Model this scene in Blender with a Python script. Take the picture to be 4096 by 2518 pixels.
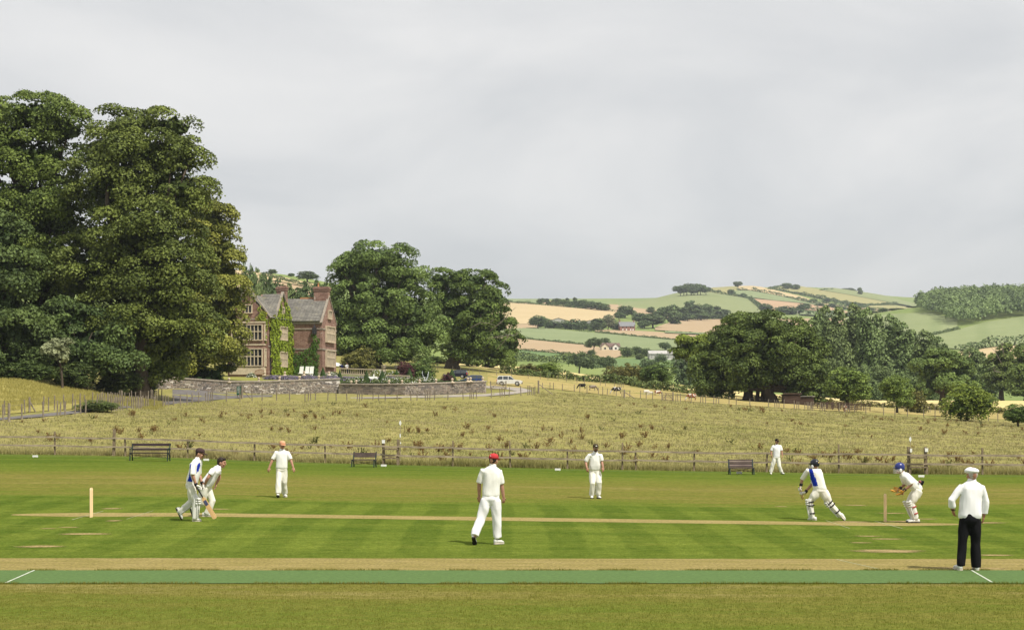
import bpy, bmesh, math, random
import numpy as np
from mathutils import Vector, Matrix, noise as mnoise

# ------------------------------------------------------------------ scene, camera, sky, sun
scene = bpy.context.scene
for o in list(bpy.data.objects):
    bpy.data.objects.remove(o)
COL = scene.collection
# photograph is 4096 x 2518; measurements below are in its pixels
F, CX, YH, CAMH = 6993.0, 2048.0, 1638.0, 2.76     # focal length (px), centre column, horizon row, eye height (m)
cam_d = bpy.data.cameras.new('camera')
cam = bpy.data.objects.new('camera', cam_d)
COL.objects.link(cam)
cam.location = (0, 0, CAMH)
cam.rotation_euler = (math.radians(90), 0, 0)
cam_d.sensor_width = 36.0
cam_d.lens = 36.0 * F / 4096.0
cam_d.shift_y = (YH - 1259.0) / 4096.0
cam_d.clip_start = 0.5
cam_d.clip_end = 20000
scene.camera = cam

SUN_EL, SUN_AZ = math.radians(56), math.radians(-46)    # azimuth from +X, negative = towards the camera side
sdir = Vector((math.cos(SUN_EL) * math.cos(SUN_AZ), math.cos(SUN_EL) * math.sin(SUN_AZ), math.sin(SUN_EL)))
sun_d = bpy.data.lights.new('sun', 'SUN')
sun_d.energy = 5.0
sun_d.angle = math.radians(1.2)
sun_d.color = (1.0, 0.93, 0.82)
sun = bpy.data.objects.new('sun', sun_d)
COL.objects.link(sun)
sun.rotation_euler = sdir.to_track_quat('Z', 'Y').to_euler()
sun.location = sdir * 300

world = bpy.data.worlds.new('World')
scene.world = world
world.use_nodes = True
wn = world.node_tree
wn.nodes.clear()
def wnode(t, **k):
    n = wn.nodes.new(t)
    for a, b in k.items():
        setattr(n, a, b)
    return n
w_out = wnode('ShaderNodeOutputWorld')
w_bg = wnode('ShaderNodeBackground')
w_bg.inputs['Strength'].default_value = 0.10
w_sky = wnode('ShaderNodeTexSky', sky_type='NISHITA')
w_sky.sun_disc = False
w_sky.sun_elevation = SUN_EL
w_sky.sun_rotation = math.pi / 2 - SUN_AZ
w_sky.altitude = 80
w_sky.air_density = 1.0
w_sky.dust_density = 2.2
# a thin even cloud sheet with soft banks, laid out on a horizontal plane overhead
w_tc = wnode('ShaderNodeTexCoord')
w_sep = wnode('ShaderNodeSeparateXYZ')
wn.links.new(w_tc.outputs['Generated'], w_sep.inputs[0])
w_zc = wnode('ShaderNodeMath', operation='MAXIMUM'); w_zc.inputs[1].default_value = 0.0
wn.links.new(w_sep.outputs['Z'], w_zc.inputs[0])
w_za = wnode('ShaderNodeMath', operation='ADD'); w_za.inputs[1].default_value = 0.28
wn.links.new(w_zc.outputs[0], w_za.inputs[0])
w_dx = wnode('ShaderNodeMath', operation='DIVIDE')
w_dy = wnode('ShaderNodeMath', operation='DIVIDE')
wn.links.new(w_sep.outputs['X'], w_dx.inputs[0]); wn.links.new(w_za.outputs[0], w_dx.inputs[1])
wn.links.new(w_sep.outputs['Y'], w_dy.inputs[0]); wn.links.new(w_za.outputs[0], w_dy.inputs[1])
w_cmb = wnode('ShaderNodeCombineXYZ')
wn.links.new(w_dx.outputs[0], w_cmb.inputs[0]); wn.links.new(w_dy.outputs[0], w_cmb.inputs[1])
w_n1 = wnode('ShaderNodeTexNoise')
w_n1.inputs['Scale'].default_value = 1.9
w_n1.inputs['Detail'].default_value = 9.0
w_n1.inputs['Roughness'].default_value = 0.52
w_n1.inputs['Distortion'].default_value = 0.5
wn.links.new(w_cmb.outputs[0], w_n1.inputs['Vector'])
w_r1 = wnode('ShaderNodeValToRGB')
w_r1.color_ramp.elements[0].position = 0.34; w_r1.color_ramp.elements[0].color = (7.0, 7.12, 7.25, 1)
w_r1.color_ramp.elements[1].position = 0.68; w_r1.color_ramp.elements[1].color = (9.15, 9.05, 8.92, 1)
wn.links.new(w_n1.outputs['Fac'], w_r1.inputs[0])
# cover: nearly complete, thinner towards the horizon where the blue-grey air shows
w_cov = wnode('ShaderNodeMapRange')
w_cov.inputs['From Min'].default_value = 0.0; w_cov.inputs['From Max'].default_value = 0.16
w_cov.inputs['To Min'].default_value = 0.72; w_cov.inputs['To Max'].default_value = 0.93
wn.links.new(w_zc.outputs[0], w_cov.inputs['Value'])
w_mix = wnode('ShaderNodeMix', data_type='RGBA')
wn.links.new(w_cov.outputs[0], w_mix.inputs['Factor'])
wn.links.new(w_sky.outputs[0], w_mix.inputs['A'])
wn.links.new(w_r1.outputs['Color'], w_mix.inputs['B'])
wn.links.new(w_mix.outputs['Result'], w_bg.inputs['Color'])
wn.links.new(w_bg.outputs[0], w_out.inputs['Surface'])

vs = scene.view_settings
vs.view_transform = 'Standard'
vs.look = 'None'
vs.gamma = 1.0
vs.exposure = 0.0
vs.use_curve_mapping = False
scene.cycles.max_bounces = 6
scene.cycles.diffuse_bounces = 3
scene.cycles.glossy_bounces = 2
scene.cycles.transmission_bounces = 3
scene.cycles.transparent_max_bounces = 8
scene.cycles.volume_bounces = 0
scene.cycles.use_denoising = True
scene.cycles.caustics_reflective = False
scene.cycles.caustics_refractive = False

# ------------------------------------------------------------------ helpers: objects
def tag(o, label=None, cat=None, group=None, kind=None):
    if label: o['label'] = label
    if cat: o['category'] = cat
    if group: o['group'] = group
    if kind: o['kind'] = kind
    return o

def link(name, mesh, parent=None, loc=None):
    o = bpy.data.objects.new(name, mesh)
    COL.objects.link(o)
    if parent is not None:
        o.parent = parent
    if loc is not None:
        o.location = loc
    return o

def empty(name, loc=(0, 0, 0), rz=0.0, label=None, cat=None, group=None):
    o = bpy.data.objects.new(name, None)
    COL.objects.link(o)
    o.location = loc
    o.rotation_euler = (0, 0, rz)
    o.empty_display_size = 0.2
    return tag(o, label, cat, group)

def copy_tree(o, parent=None):
    c = o.copy()
    COL.objects.link(c)
    c.parent = parent
    for ch in list(o.children):
        copy_tree(ch, c)
    return c

def np_mesh(name, verts, quads=None, tris=None, mats=(), smooth=False, midx=None, attr=None):
    """mesh from numpy arrays"""
    me = bpy.data.meshes.new(name)
    verts = np.asarray(verts, dtype=np.float32).reshape(-1, 3)
    loops, starts, totals = [], [], []
    pos = 0
    if quads is not None and len(quads):
        q = np.asarray(quads, dtype=np.int32).reshape(-1, 4)
        loops.append(q.ravel()); starts.append(np.arange(len(q)) * 4); totals.append(np.full(len(q), 4)); pos = q.size
    if tris is not None and len(tris):
        t = np.asarray(tris, dtype=np.int32).reshape(-1, 3)
        loops.append(t.ravel()); starts.append(pos + np.arange(len(t)) * 3); totals.append(np.full(len(t), 3))
    loops = np.concatenate(loops).astype(np.int32)
    starts = np.concatenate(starts).astype(np.int32)
    totals = np.concatenate(totals).astype(np.int32)
    me.vertices.add(len(verts)); me.loops.add(len(loops)); me.polygons.add(len(starts))
    me.vertices.foreach_set('co', verts.ravel())
    me.loops.foreach_set('vertex_index', loops)
    me.polygons.foreach_set('loop_start', starts)
    me.polygons.foreach_set('loop_total', totals)
    if midx is not None:
        me.polygons.foreach_set('material_index', np.asarray(midx, dtype=np.int32))
    for m in mats:
        me.materials.append(m)
    if attr is not None:
        for an, av in attr.items():
            a = me.attributes.new(an, 'FLOAT', 'POINT')
            a.data.foreach_set('value', np.asarray(av, dtype=np.float32))
    me.update(calc_edges=True)
    me.validate()
    if smooth:
        me.polygons.foreach_set('use_smooth', np.ones(len(me.polygons), dtype=bool))
    return me

class MB:
    """collects simple closed shapes into ONE mesh (one part)"""
    def __init__(s):
        s.v, s.f, s.m = [], [], []
    def add(s, verts, faces, mi=0):
        b = len(s.v)
        s.v += [tuple(p) for p in verts]
        s.f += [tuple(b + i for i in f) for f in faces]
        s.m += [mi] * len(faces)
    def box(s, c, size, R=None, mi=0, taper=1.0):
        hx, hy, hz = size[0] / 2, size[1] / 2, size[2] / 2
        vs_ = []
        for z, k in ((-hz, 1.0), (hz, taper)):
            for x, y in ((-hx, -hy), (hx, -hy), (hx, hy), (-hx, hy)):
                p = Vector((x * k, y * k, z))
                if R is not None: p = R @ p
                vs_.append(p + Vector(c))
        s.add(vs_, [(3, 2, 1, 0), (4, 5, 6, 7), (0, 1, 5, 4), (1, 2, 6, 5), (2, 3, 7, 6), (3, 0, 4, 7)], mi)
    def bar(s, a, b, w, h=None, mi=0):
        """rectangular bar from a to b"""
        a, b = Vector(a), Vector(b)
        h = h or w
        d = (b - a); L = d.length
        d.normalize()
        up = Vector((0, 0, 1)) if abs(d.z) < 0.95 else Vector((0, 1, 0))
        sx = d.cross(up).normalized(); sy = sx.cross(d).normalized()
        vs_ = []
        for p in (a, b):
            for i, j in ((-1, -1), (1, -1), (1, 1), (-1, 1)):
                vs_.append(p + sx * (i * w / 2) + sy * (j * h / 2))
        s.add(vs_, [(0, 1, 2, 3), (7, 6, 5, 4), (0, 4, 5, 1), (1, 5, 6, 2), (2, 6, 7, 3), (3, 7, 4, 0)], mi)
    def tube(s, pts, rad, n=10, cap=True, mi=0, round_=True):
        """tapered tube along pts with (rounded) ends"""
        P = [Vector(p) for p in pts]
        R = list(rad) if hasattr(rad, '__len__') else [rad] * len(P)
        if round_:
            d0 = (P[0] - P[1]).normalized(); d1 = (P[-1] - P[-2]).normalized()
            r0, r1 = R[0], R[-1]
            P = [P[0] + d0 * r0 * .98, P[0] + d0 * r0 * .7] + P + [P[-1] + d1 * r1 * .7, P[-1] + d1 * r1 * .98]
            R = [r0 * .2, r0 * .72] + R + [r1 * .72, r1 * .2]
        rings = []
        prev = None
        for i, p in enumerate(P):
            d = (P[min(i + 1, len(P) - 1)] - P[max(i - 1, 0)])
            if d.length < 1e-9: d = Vector((0, 0, 1))
            d.normalize()
            if prev is None:
                a = d.orthogonal().normalized()
            else:
                a = (prev - d * prev.dot(d))
                a = a.normalized() if a.length > 1e-6 else d.orthogonal().normalized()
            prev = a
            b = d.cross(a)
            rings.append([p + (a * math.cos(t) + b * math.sin(t)) * R[i] for t in [2 * math.pi * k / n for k in range(n)]])
        s.loft(rings, mi)
    def loft(s, rings, mi=0, cap=True):
        n = len(rings[0]); b = len(s.v)
        for r in rings:
            s.v += [tuple(p) for p in r]
        for i in range(len(rings) - 1):
            for k in range(n):
                k2 = (k + 1) % n
                s.f.append((b + i * n + k, b + i * n + k2, b + (i + 1) * n + k2, b + (i + 1) * n + k)); s.m.append(mi)
        if cap:
            s.f.append(tuple(b + k for k in reversed(range(n)))); s.m.append(mi)
            e = b + (len(rings) - 1) * n
            s.f.append(tuple(e + k for k in range(n))); s.m.append(mi)
    def lathe(s, prof, c=(0, 0, 0), n=14, mi=0):
        rings = [[(c[0] + r * math.cos(2 * math.pi * k / n), c[1] + r * math.sin(2 * math.pi * k / n), c[2] + z) for k in range(n)] for r, z in prof]
        s.loft(rings, mi)
    def ball(s, c, r, n=12, m=8, sc=(1, 1, 1), R=None, mi=0):
        rings = []
        for i in range(m + 1):
            t = math.pi * (i + 0.001) / (m + 0.002)
            ring = []
            for k in range(n):
                a = 2 * math.pi * k / n
                p = Vector((r * math.sin(t) * math.cos(a) * sc[0], r * math.sin(t) * math.sin(a) * sc[1], -r * math.cos(t) * sc[2]))
                if R is not None: p = R @ p
                ring.append(p + Vector(c))
            rings.append(ring)
        s.loft(rings, mi)
    def prism(s, poly, d, mi=0):
        """polygon (list of 3D points) pushed along vector d"""
        d = Vector(d); n = len(poly)
        A = [Vector(p) for p in poly]; B = [p + d for p in A]
        s.add(A + B, [tuple(reversed(range(n))), tuple(range(n, 2 * n))] +
              [(i, (i + 1) % n, n + (i + 1) % n, n + i) for i in range(n)], mi)
    def mesh(s, name, mats=(), smooth=False):
        me = bpy.data.meshes.new(name)
        me.from_pydata(s.v, [], s.f)
        for m in mats: me.materials.append(m)
        if any(s.m): me.polygons.foreach_set('material_index', s.m)
        bm = bmesh.new(); bm.from_mesh(me)
        bmesh.ops.recalc_face_normals(bm, faces=bm.faces)
        bm.to_mesh(me); bm.free()
        if smooth: me.polygons.foreach_set('use_smooth', [True] * len(me.polygons))
        me.update()
        return me
    def build(s, name, mat, parent=None, smooth=False, loc=None):
        mats = mat if isinstance(mat, (list, tuple)) else [mat]
        return link(name, s.mesh(name, mats, smooth), parent, loc)

# ------------------------------------------------------------------ helpers: materials
MATS = {}
def new_mat(name):
    m = bpy.data.materials.new(name)
    m.use_nodes = True
    MATS[name] = m
    nt = m.node_tree
    bs = nt.nodes['Principled BSDF']
    bs.inputs['Specular IOR Level'].default_value = 0.25
    return m, nt, bs

def N(nt, t, ins=None, **k):
    n = nt.nodes.new(t)
    for a, b in k.items(): setattr(n, a, b)
    for a, b in (ins or {}).items():
        if hasattr(b, 'is_output') or isinstance(b, bpy.types.NodeSocket): nt.links.new(b, n.inputs[a])
        else: n.inputs[a].default_value = b
    return n

def noise_col(nt, stops, scale=5.0, detail=4.0, vec=None, rough=0.55, stretch=None, dist=0.0):
    """colour ramp over noise; stops = [(pos, rgb)...]; returns colour socket and fac socket"""
    if vec is None:
        vec = N(nt, 'ShaderNodeTexCoord').outputs['Object']
    if stretch is not None:
        vec = N(nt, 'ShaderNodeMapping', {'Vector': vec, 'Scale': stretch}).outputs[0]
    n = N(nt, 'ShaderNodeTexNoise', {'Vector': vec, 'Scale': scale, 'Detail': detail, 'Roughness': rough, 'Distortion': dist})
    r = N(nt, 'ShaderNodeValToRGB', {0: n.outputs['Fac']})
    el = r.color_ramp.elements
    while len(el) < len(stops): el.new(0.5)
    for e, (p, c) in zip(el, stops):
        e.position = p; e.color = (c[0], c[1], c[2], 1)
    return r.outputs['Color'], n.outputs['Fac']

def mixc(nt, fac, a, b, mode='MIX'):
    n = nt.nodes.new('ShaderNodeMix'); n.data_type = 'RGBA'; n.blend_type = mode
    for i, v in (('Factor', fac), ('A', a), ('B', b)):
        if isinstance(v, bpy.types.NodeSocket): nt.links.new(v, n.inputs[i])
        elif i == 'Factor': n.inputs[i].default_value = v
        else: n.inputs[i].default_value = (v[0], v[1], v[2], 1)
    return n.outputs['Result']

def mth(nt, op, a, b=None, c=None, clamp=False):
    n = nt.nodes.new('ShaderNodeMath'); n.operation = op; n.use_clamp = clamp
    for i, v in enumerate((a, b, c)):
        if v is None: continue
        if isinstance(v, bpy.types.NodeSocket): nt.links.new(v, n.inputs[i])
        else: n.inputs[i].default_value = v
    return n.outputs[0]

def bump(nt, bs, h, strength=0.4, dist=0.02):
    b = N(nt, 'ShaderNodeBump', {'Height': h, 'Strength': strength, 'Distance': dist})
    nt.links.new(b.outputs[0], bs.inputs['Normal'])

def simple_mat(name, rgb, rough=0.7, var=0.15, scale=6.0, bumps=0.0, spec=0.25, metal=0.0, stretch=None, bdist=0.01, detail=5.0):
    """base colour with procedural wear/variation"""
    if name in MATS: return MATS[name]
    m, nt, bs = new_mat(name)
    lo = [max(0, c * (1 - var)) for c in rgb]; hi = [min(1, c * (1 + var)) for c in rgb]
    col, fac = noise_col(nt, [(0.3, lo), (0.7, hi)], scale, detail, stretch=stretch)
    nt.links.new(col, bs.inputs['Base Color'])
    bs.inputs['Roughness'].default_value = rough
    bs.inputs['Specular IOR Level'].default_value = spec
    bs.inputs['Metallic'].default_value = metal
    if bumps: bump(nt, bs, fac, bumps, bdist)
    return m

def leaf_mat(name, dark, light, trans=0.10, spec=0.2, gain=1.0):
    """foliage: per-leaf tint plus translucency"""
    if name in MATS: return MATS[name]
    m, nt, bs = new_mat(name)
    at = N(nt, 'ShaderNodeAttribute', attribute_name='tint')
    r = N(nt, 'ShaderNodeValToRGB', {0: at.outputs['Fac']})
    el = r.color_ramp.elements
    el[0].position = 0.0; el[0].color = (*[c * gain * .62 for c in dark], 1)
    el[1].position = 1.0; el[1].color = (*[c * gain * 1.3 for c in light], 1)  # range widened: highlights and deep shade painted into the leaf tints
    oi = N(nt, 'ShaderNodeObjectInfo')
    hs = N(nt, 'ShaderNodeHueSaturation', {'Hue': mth(nt, 'MULTIPLY_ADD', oi.outputs['Random'], 0.014, 0.495),
                                           'Value': mth(nt, 'MULTIPLY_ADD', oi.outputs['Random'], 0.2, 0.9), 'Color': r.outputs['Color']})
    nt.links.new(hs.outputs[0], bs.inputs['Base Color'])
    bs.inputs['Roughness'].default_value = 0.6
    bs.inputs['Specular IOR Level'].default_value = spec
    tr = N(nt, 'ShaderNodeBsdfTranslucent', {'Color': hs.outputs[0]})
    mx = N(nt, 'ShaderNodeMixShader', {0: trans, 1: bs.outputs[0], 2: tr.outputs[0]})
    nt.links.new(mx.outputs[0], nt.nodes['Material Output'].inputs['Surface'])
    return m
# ------------------------------------------------------------------ terrain: height of the land
def fenceY(X):                         # the post-and-rail fence stands on this straight line
    return 88.27 - 0.1737 * X
_cx = np.array([-3200, -700, 0, 350, 700, 1050, 1400, 1750, 2100, 2500, 2800, 3000, 3200, 3500, 3700, 4096, 4800, 7200], float)
_fence_y = np.array([1785, 1805, 1815, 1820, 1829, 1843, 1853, 1862, 1870, 1878, 1883, 1886, 1889, 1893, 1895, 1898, 1902, 1906], float)
_rows = {   # distance : row of the picture in which the land lies, for each column above
 134: [1640,1660,1675,1683,1692,1700,1708,1715,1722,1732,1738,1744,1750,1760,1768,1782,1800,1815],
 185: [1480,1500,1515,1576,1632,1634,1634,1632,1630,1645,1660,1670,1680,1695,1705,1730,1750,1765],
 228: [1440,1470,1492,1520,1556,1580,1584,1586,1586,1605,1622,1633,1645,1664,1676,1703,1725,1738],
 262: [1430,1455,1470,1490,1512,1535,1550,1552,1562,1585,1602,1614,1626,1646,1658,1686,1708,1722],
 300: [1420,1440,1455,1470,1485,1492,1500,1508,1540,1562,1585,1600,1614,1635,1645,1670,1695,1710],
 345: [1400,1420,1430,1440,1450,1448,1452,1472,1504,1540,1566,1584,1600,1620,1630,1650,1675,1690],
 420: [1370,1390,1400,1405,1412,1408,1400,1438,1474,1513,1548,1568,1585,1602,1604,1603,1630,1640],
 600: [1300,1330,1350,1365,1375,1380,1385,1470,1530,1545,1575,1592,1605,1620,1615,1600,1600,1600],
 800: [1100,1130,1145,1152,1158,1185,1225,1350,1470,1485,1490,1495,1500,1480,1455,1425,1400,1380],
 1050:[1060,1072,1078,1078,1078,1090,1150,1290,1398,1402,1405,1405,1400,1375,1350,1332,1305,1290],
 1300:[1060,1070,1080,1082,1085,1105,1170,1270,1340,1350,1350,1348,1340,1300,1275,1266,1240,1220],
 1500:[1070,1080,1090,1095,1100,1115,1180,1260,1300,1313,1316,1310,1295,1252,1225,1208,1180,1170],
 2000:[1080,1090,1100,1105,1110,1125,1180,1205,1203,1232,1266,1268,1265,1280,1270,1215,1190,1190],
 2500:[1100,1110,1120,1125,1130,1145,1195,1225,1230,1212,1181,1200,1222,1245,1258,1250,1240,1240],
 3000:[1110,1120,1130,1135,1140,1155,1205,1240,1250,1225,1158,1146,1175,1205,1235,1262,1260,1260],
 3400:[1120,1130,1140,1145,1150,1165,1215,1250,1262,1240,1175,1158,1148,1180,1226,1266,1270,1270],
 4200:[1200]*18,
 7000:[1380]*18,
}
_u = (_cx - CX) / F
_fY = 88.27 / (1 + 0.1737 * _u)
_Yk = [np.full(18, -400.0), np.full(18, 0.0), np.full(18, 30.0), np.full(18, 44.0), _fY]
_zk = [np.zeros(18), np.zeros(18), np.zeros(18), np.clip(-0.0358 * _u * F / 400 + 0.008, -0.12, 0.12), CAMH + (YH - _fence_y) / F * _fY]
for _d in sorted(_rows):
    _Yk.append(np.full(18, float(_d)))
    _zk.append(CAMH + (YH - np.array(_rows[_d], float)) / F * _d)
_Yk = np.array(_Yk); _zk = np.array(_zk)          # (rows, cols)

def _pch_slopes(x, y):
    """monotone slopes; x,y (k, n)"""
    h = np.diff(x, axis=0); d = np.diff(y, axis=0) / h
    m = np.zeros_like(y)
    a, b = d[:-1], d[1:]
    w1 = 2 * h[1:] + h[:-1]; w2 = h[1:] + 2 * h[:-1]
    ok = (a * b) > 0
    with np.errstate(divide='ignore', invalid='ignore'):
        hm = (w1 + w2) / (w1 / a + w2 / b)
    m[1:-1] = np.where(ok, hm, 0)
    m[0] = d[0]; m[-1] = d[-1]
    return m
_mx_z = _pch_slopes(np.repeat(_u[:, None], len(_zk), 1), _zk.T)     # slopes along u for each row

def ground(X, Y):
    """height of the land at world X, Y (arrays or numbers)"""
    sc_ = np.isscalar(X) and np.isscalar(Y)
    X = np.atleast_1d(np.asarray(X, float)); Y = np.atleast_1d(np.asarray(Y, float))
    shp = np.broadcast(X, Y).shape
    X = np.broadcast_to(X, shp).ravel(); Y = np.broadcast_to(Y, shp).ravel()
    u = np.clip(X / np.maximum(Y, 1.0), _u[0] + 1e-6, _u[-1] - 1e-6)
    k = np.clip(np.searchsorted(_u, u) - 1, 0, len(_u) - 2)
    h = _u[k + 1] - _u[k]; t = (u - _u[k]) / h
    h00 = 2*t**3 - 3*t**2 + 1; h10 = t**3 - 2*t**2 + t; h01 = -2*t**3 + 3*t**2; h11 = t**3 - t**2
    zz = _zk[:, k] * h00 + _mx_z.T[:, k] * h * h10 + _zk[:, k + 1] * h01 + _mx_z.T[:, k + 1] * h * h11
    YY = np.repeat(_Yk[:, :1], len(u), 1).copy()
    YY[4] = 88.27 / (1 + 0.1737 * u)
    m = _pch_slopes(YY, zz)
    Yc = np.clip(Y, -399, 6999)
    r = np.clip((YY <= Yc[None, :]).sum(0) - 1, 0, len(YY) - 2)
    ii = np.arange(len(u))
    y0, y1 = YY[r, ii], YY[r + 1, ii]; h = y1 - y0; t = (Yc - y0) / h
    z = zz[r, ii]*(2*t**3-3*t**2+1) + m[r, ii]*h*(t**3-2*t**2+t) + zz[r+1, ii]*(-2*t**3+3*t**2) + m[r+1, ii]*h*(t**3-t**2)
    # gentle unevenness of unmown land
    w = np.clip((Yc - YY[4] - 1.0) / 12, 0, 1) * np.clip((600 - Yc) / 300, 0, 1)
    z = z + w * (0.10 * np.sin(X * .31 + 1.3) * np.sin(Yc * .17) + 0.07 * np.sin(X * .83 + Yc * .41) + .05 * np.sin(Yc * .9 - X * .27))
    z = z.reshape(shp)
    return float(z.ravel()[0]) if sc_ else z

def px(x, y, Y):
    """world point seen at picture position (x, y) at distance Y"""
    return Vector(((x - CX) / F * Y, Y, CAMH + (YH - y) / F * Y))

def gpt(x, Y, dz=0.0):
    """point on the land in picture column x at distance Y"""
    X = (x - CX) / F * Y
    return Vector((X, Y, ground(X, Y) + dz))

def dist_at(x, y, Y0, Y1):
    """distance at which the land passes through picture row y in column x (searched outwards from Y0)"""
    Ys = np.geomspace(Y0, Y1, 400)
    X = (x - CX) / F * Ys
    row = YH - (ground(X, Ys) - CAMH) / Ys * F
    below = np.nonzero(row <= y)[0]
    if len(below) == 0:
        return float(Ys[np.argmin(row)])
    i = below[0]
    if i == 0: return float(Ys[0])
    t = (row[i-1] - y) / max(1e-9, (row[i-1] - row[i]))
    return float(Ys[i-1] + t * (Ys[i] - Ys[i-1]))

def gpx(x, y, Y0, Y1, dz=0.0):
    return gpt(x, dist_at(x, y, Y0, Y1), dz)

def grid_mesh(name, P, mats, smooth=True):
    """P (rows, cols, 3)"""
    r, c = P.shape[:2]
    i = np.arange((r - 1) * (c - 1)); a = (i // (c - 1)) * c + i % (c - 1)
    q = np.stack([a, a + 1, a + c + 1, a + c], 1)
    return np_mesh(name, P.reshape(-1, 3), quads=q, mats=mats, smooth=smooth)

def sheet(name, lower, upper, Yr, mat, lift=None, cols=None, rows=24, kind='structure', wob=0.0):
    """field draped on the land between two edges given in picture coordinates"""
    x0 = min(lower[0][0], upper[0][0]); x1 = max(lower[-1][0], upper[-1][0])
    n = cols or max(8, int((x1 - x0) / 14))
    xs = np.linspace(x0, x1, n + 1)
    yl = np.interp(xs, [p[0] for p in lower], [p[1] for p in lower])
    yu = np.interp(xs, [p[0] for p in upper], [p[1] for p in upper])
    P = np.zeros((rows + 1, n + 1, 3))
    for i, x in enumerate(xs):
        a = dist_at(x, yl[i], *Yr); b = dist_at(x, min(yu[i], yl[i]), *Yr)
        if wob:
            a += a * wob * math.sin(i * 1.7 + math.sin(i * .7) * 2); b += b * wob * math.sin(i * 1.3 + 2)
        b = max(b, a + 0.02)
        Ys = a + (b - a) * np.linspace(0, 1, rows + 1)
        X = (x - CX) / F * Ys
        P[:, i, 0] = X; P[:, i, 1] = Ys
        P[:, i, 2] = ground(X, Ys) + (0.0005 * Ys if lift is None else lift)
    o = link(name, grid_mesh(name, P, [mat]))
    return tag(o, kind=kind)

# ---- ground materials
def grass_mat(name, stops, big=0.02, small=1.5, bumps=0.5, bdist=0.05, stretch=(1, 1, 1), mixf=0.5, rows=None, stops2=None):
    if name in MATS: return MATS[name]
    m, nt, bs = new_mat(name)
    pos = N(nt, 'ShaderNodeNewGeometry').outputs['Position']
    c1, f1 = noise_col(nt, stops, big, 6, vec=pos, rough=0.6, stretch=stretch, dist=.4)
    c2, f2 = noise_col(nt, stops2 or stops, small, 5, vec=pos, rough=0.7, stretch=stretch)
    col = mixc(nt, mixf, c1, c2)
    if rows is not None:      # drill rows / tramlines: (direction angle, period, strength, dark)
        ang, per, st, dk = rows
        mp = N(nt, 'ShaderNodeMapping', {'Vector': pos, 'Rotation': (0, 0, ang)}).outputs[0]
        wv = N(nt, 'ShaderNodeTexWave', {'Vector': mp, 'Scale': 1.0 / per * .314, 'Distortion': 1.2, 'Detail': 2.0, 'Detail Scale': .15}, bands_direction='X')
        k = N(nt, 'ShaderNodeValToRGB', {0: wv.outputs['Fac']})
        k.color_ramp.elements[0].position = 0.72; k.color_ramp.elements[1].position = 0.98
        col = mixc(nt, mth(nt, 'MULTIPLY', k.outputs['Color'], st), col, dk)
    nt.links.new(col, bs.inputs['Base Color'])
    bs.inputs['Roughness'].default_value = 0.95
    bs.inputs['Specular IOR Level'].default_value = 0.05
    bump(nt, bs, f2, bumps, bdist)
    return m

M_meadow = grass_mat('meadow grass', [(.25, (.17, .175, .055)), (.45, (.245, .228, .08)), (.62, (.29, .256, .10)), (.8, (.34, .288, .13))],
                     big=.09, small=1.1, bumps=1.0, bdist=.25, stretch=(1, .6, 1), mixf=.5,
                     stops2=[(.3, (.12, .135, .03)), (.48, (.22, .21, .058)), (.7, (.36, .31, .13))])
M_hay = grass_mat('ripe hay grass', [(.3, (.28, .25, .07)), (.6, (.35, .31, .10)), (.8, (.39, .34, .13))], big=.1, small=1.6, bumps=1.0, bdist=.3)
M_pasture = grass_mat('pasture', [(.3, (.13, .19, .06)), (.55, (.20, .25, .08)), (.8, (.27, .29, .11))], big=.01, small=.15, bumps=.6, bdist=.4)

# ---- the whole countryside as one sheet from the fence to the horizon
_us = np.concatenate([np.linspace(-0.74, -0.32, 40)[:-1], np.linspace(-0.32, 0.32, 290), np.linspace(0.32, .73, 40)[1:]])
_rowsY = np.concatenate([np.geomspace(1.0, 6900 / 88.27, 230)])
P = np.zeros((len(_rowsY), len(_us), 3))
for j, k in enumerate(_rowsY):
    Ys = 88.27 / (1 + 0.1737 * _us) * k
    if k > 50: Ys = np.minimum(Ys, 6950)
    P[j, :, 0] = _us * Ys; P[j, :, 1] = Ys; P[j, :, 2] = ground(_us * Ys, Ys)
P[0, :, 2] -= 0.02
_k = int(np.searchsorted(_rowsY, 430 / 88.27))
tag(link('meadow', grid_mesh('meadow', P[:_k + 1], [M_meadow])), kind='structure')
tag(link('farmland', grid_mesh('farmland', P[_k:], [M_pasture])), kind='structure')
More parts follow.
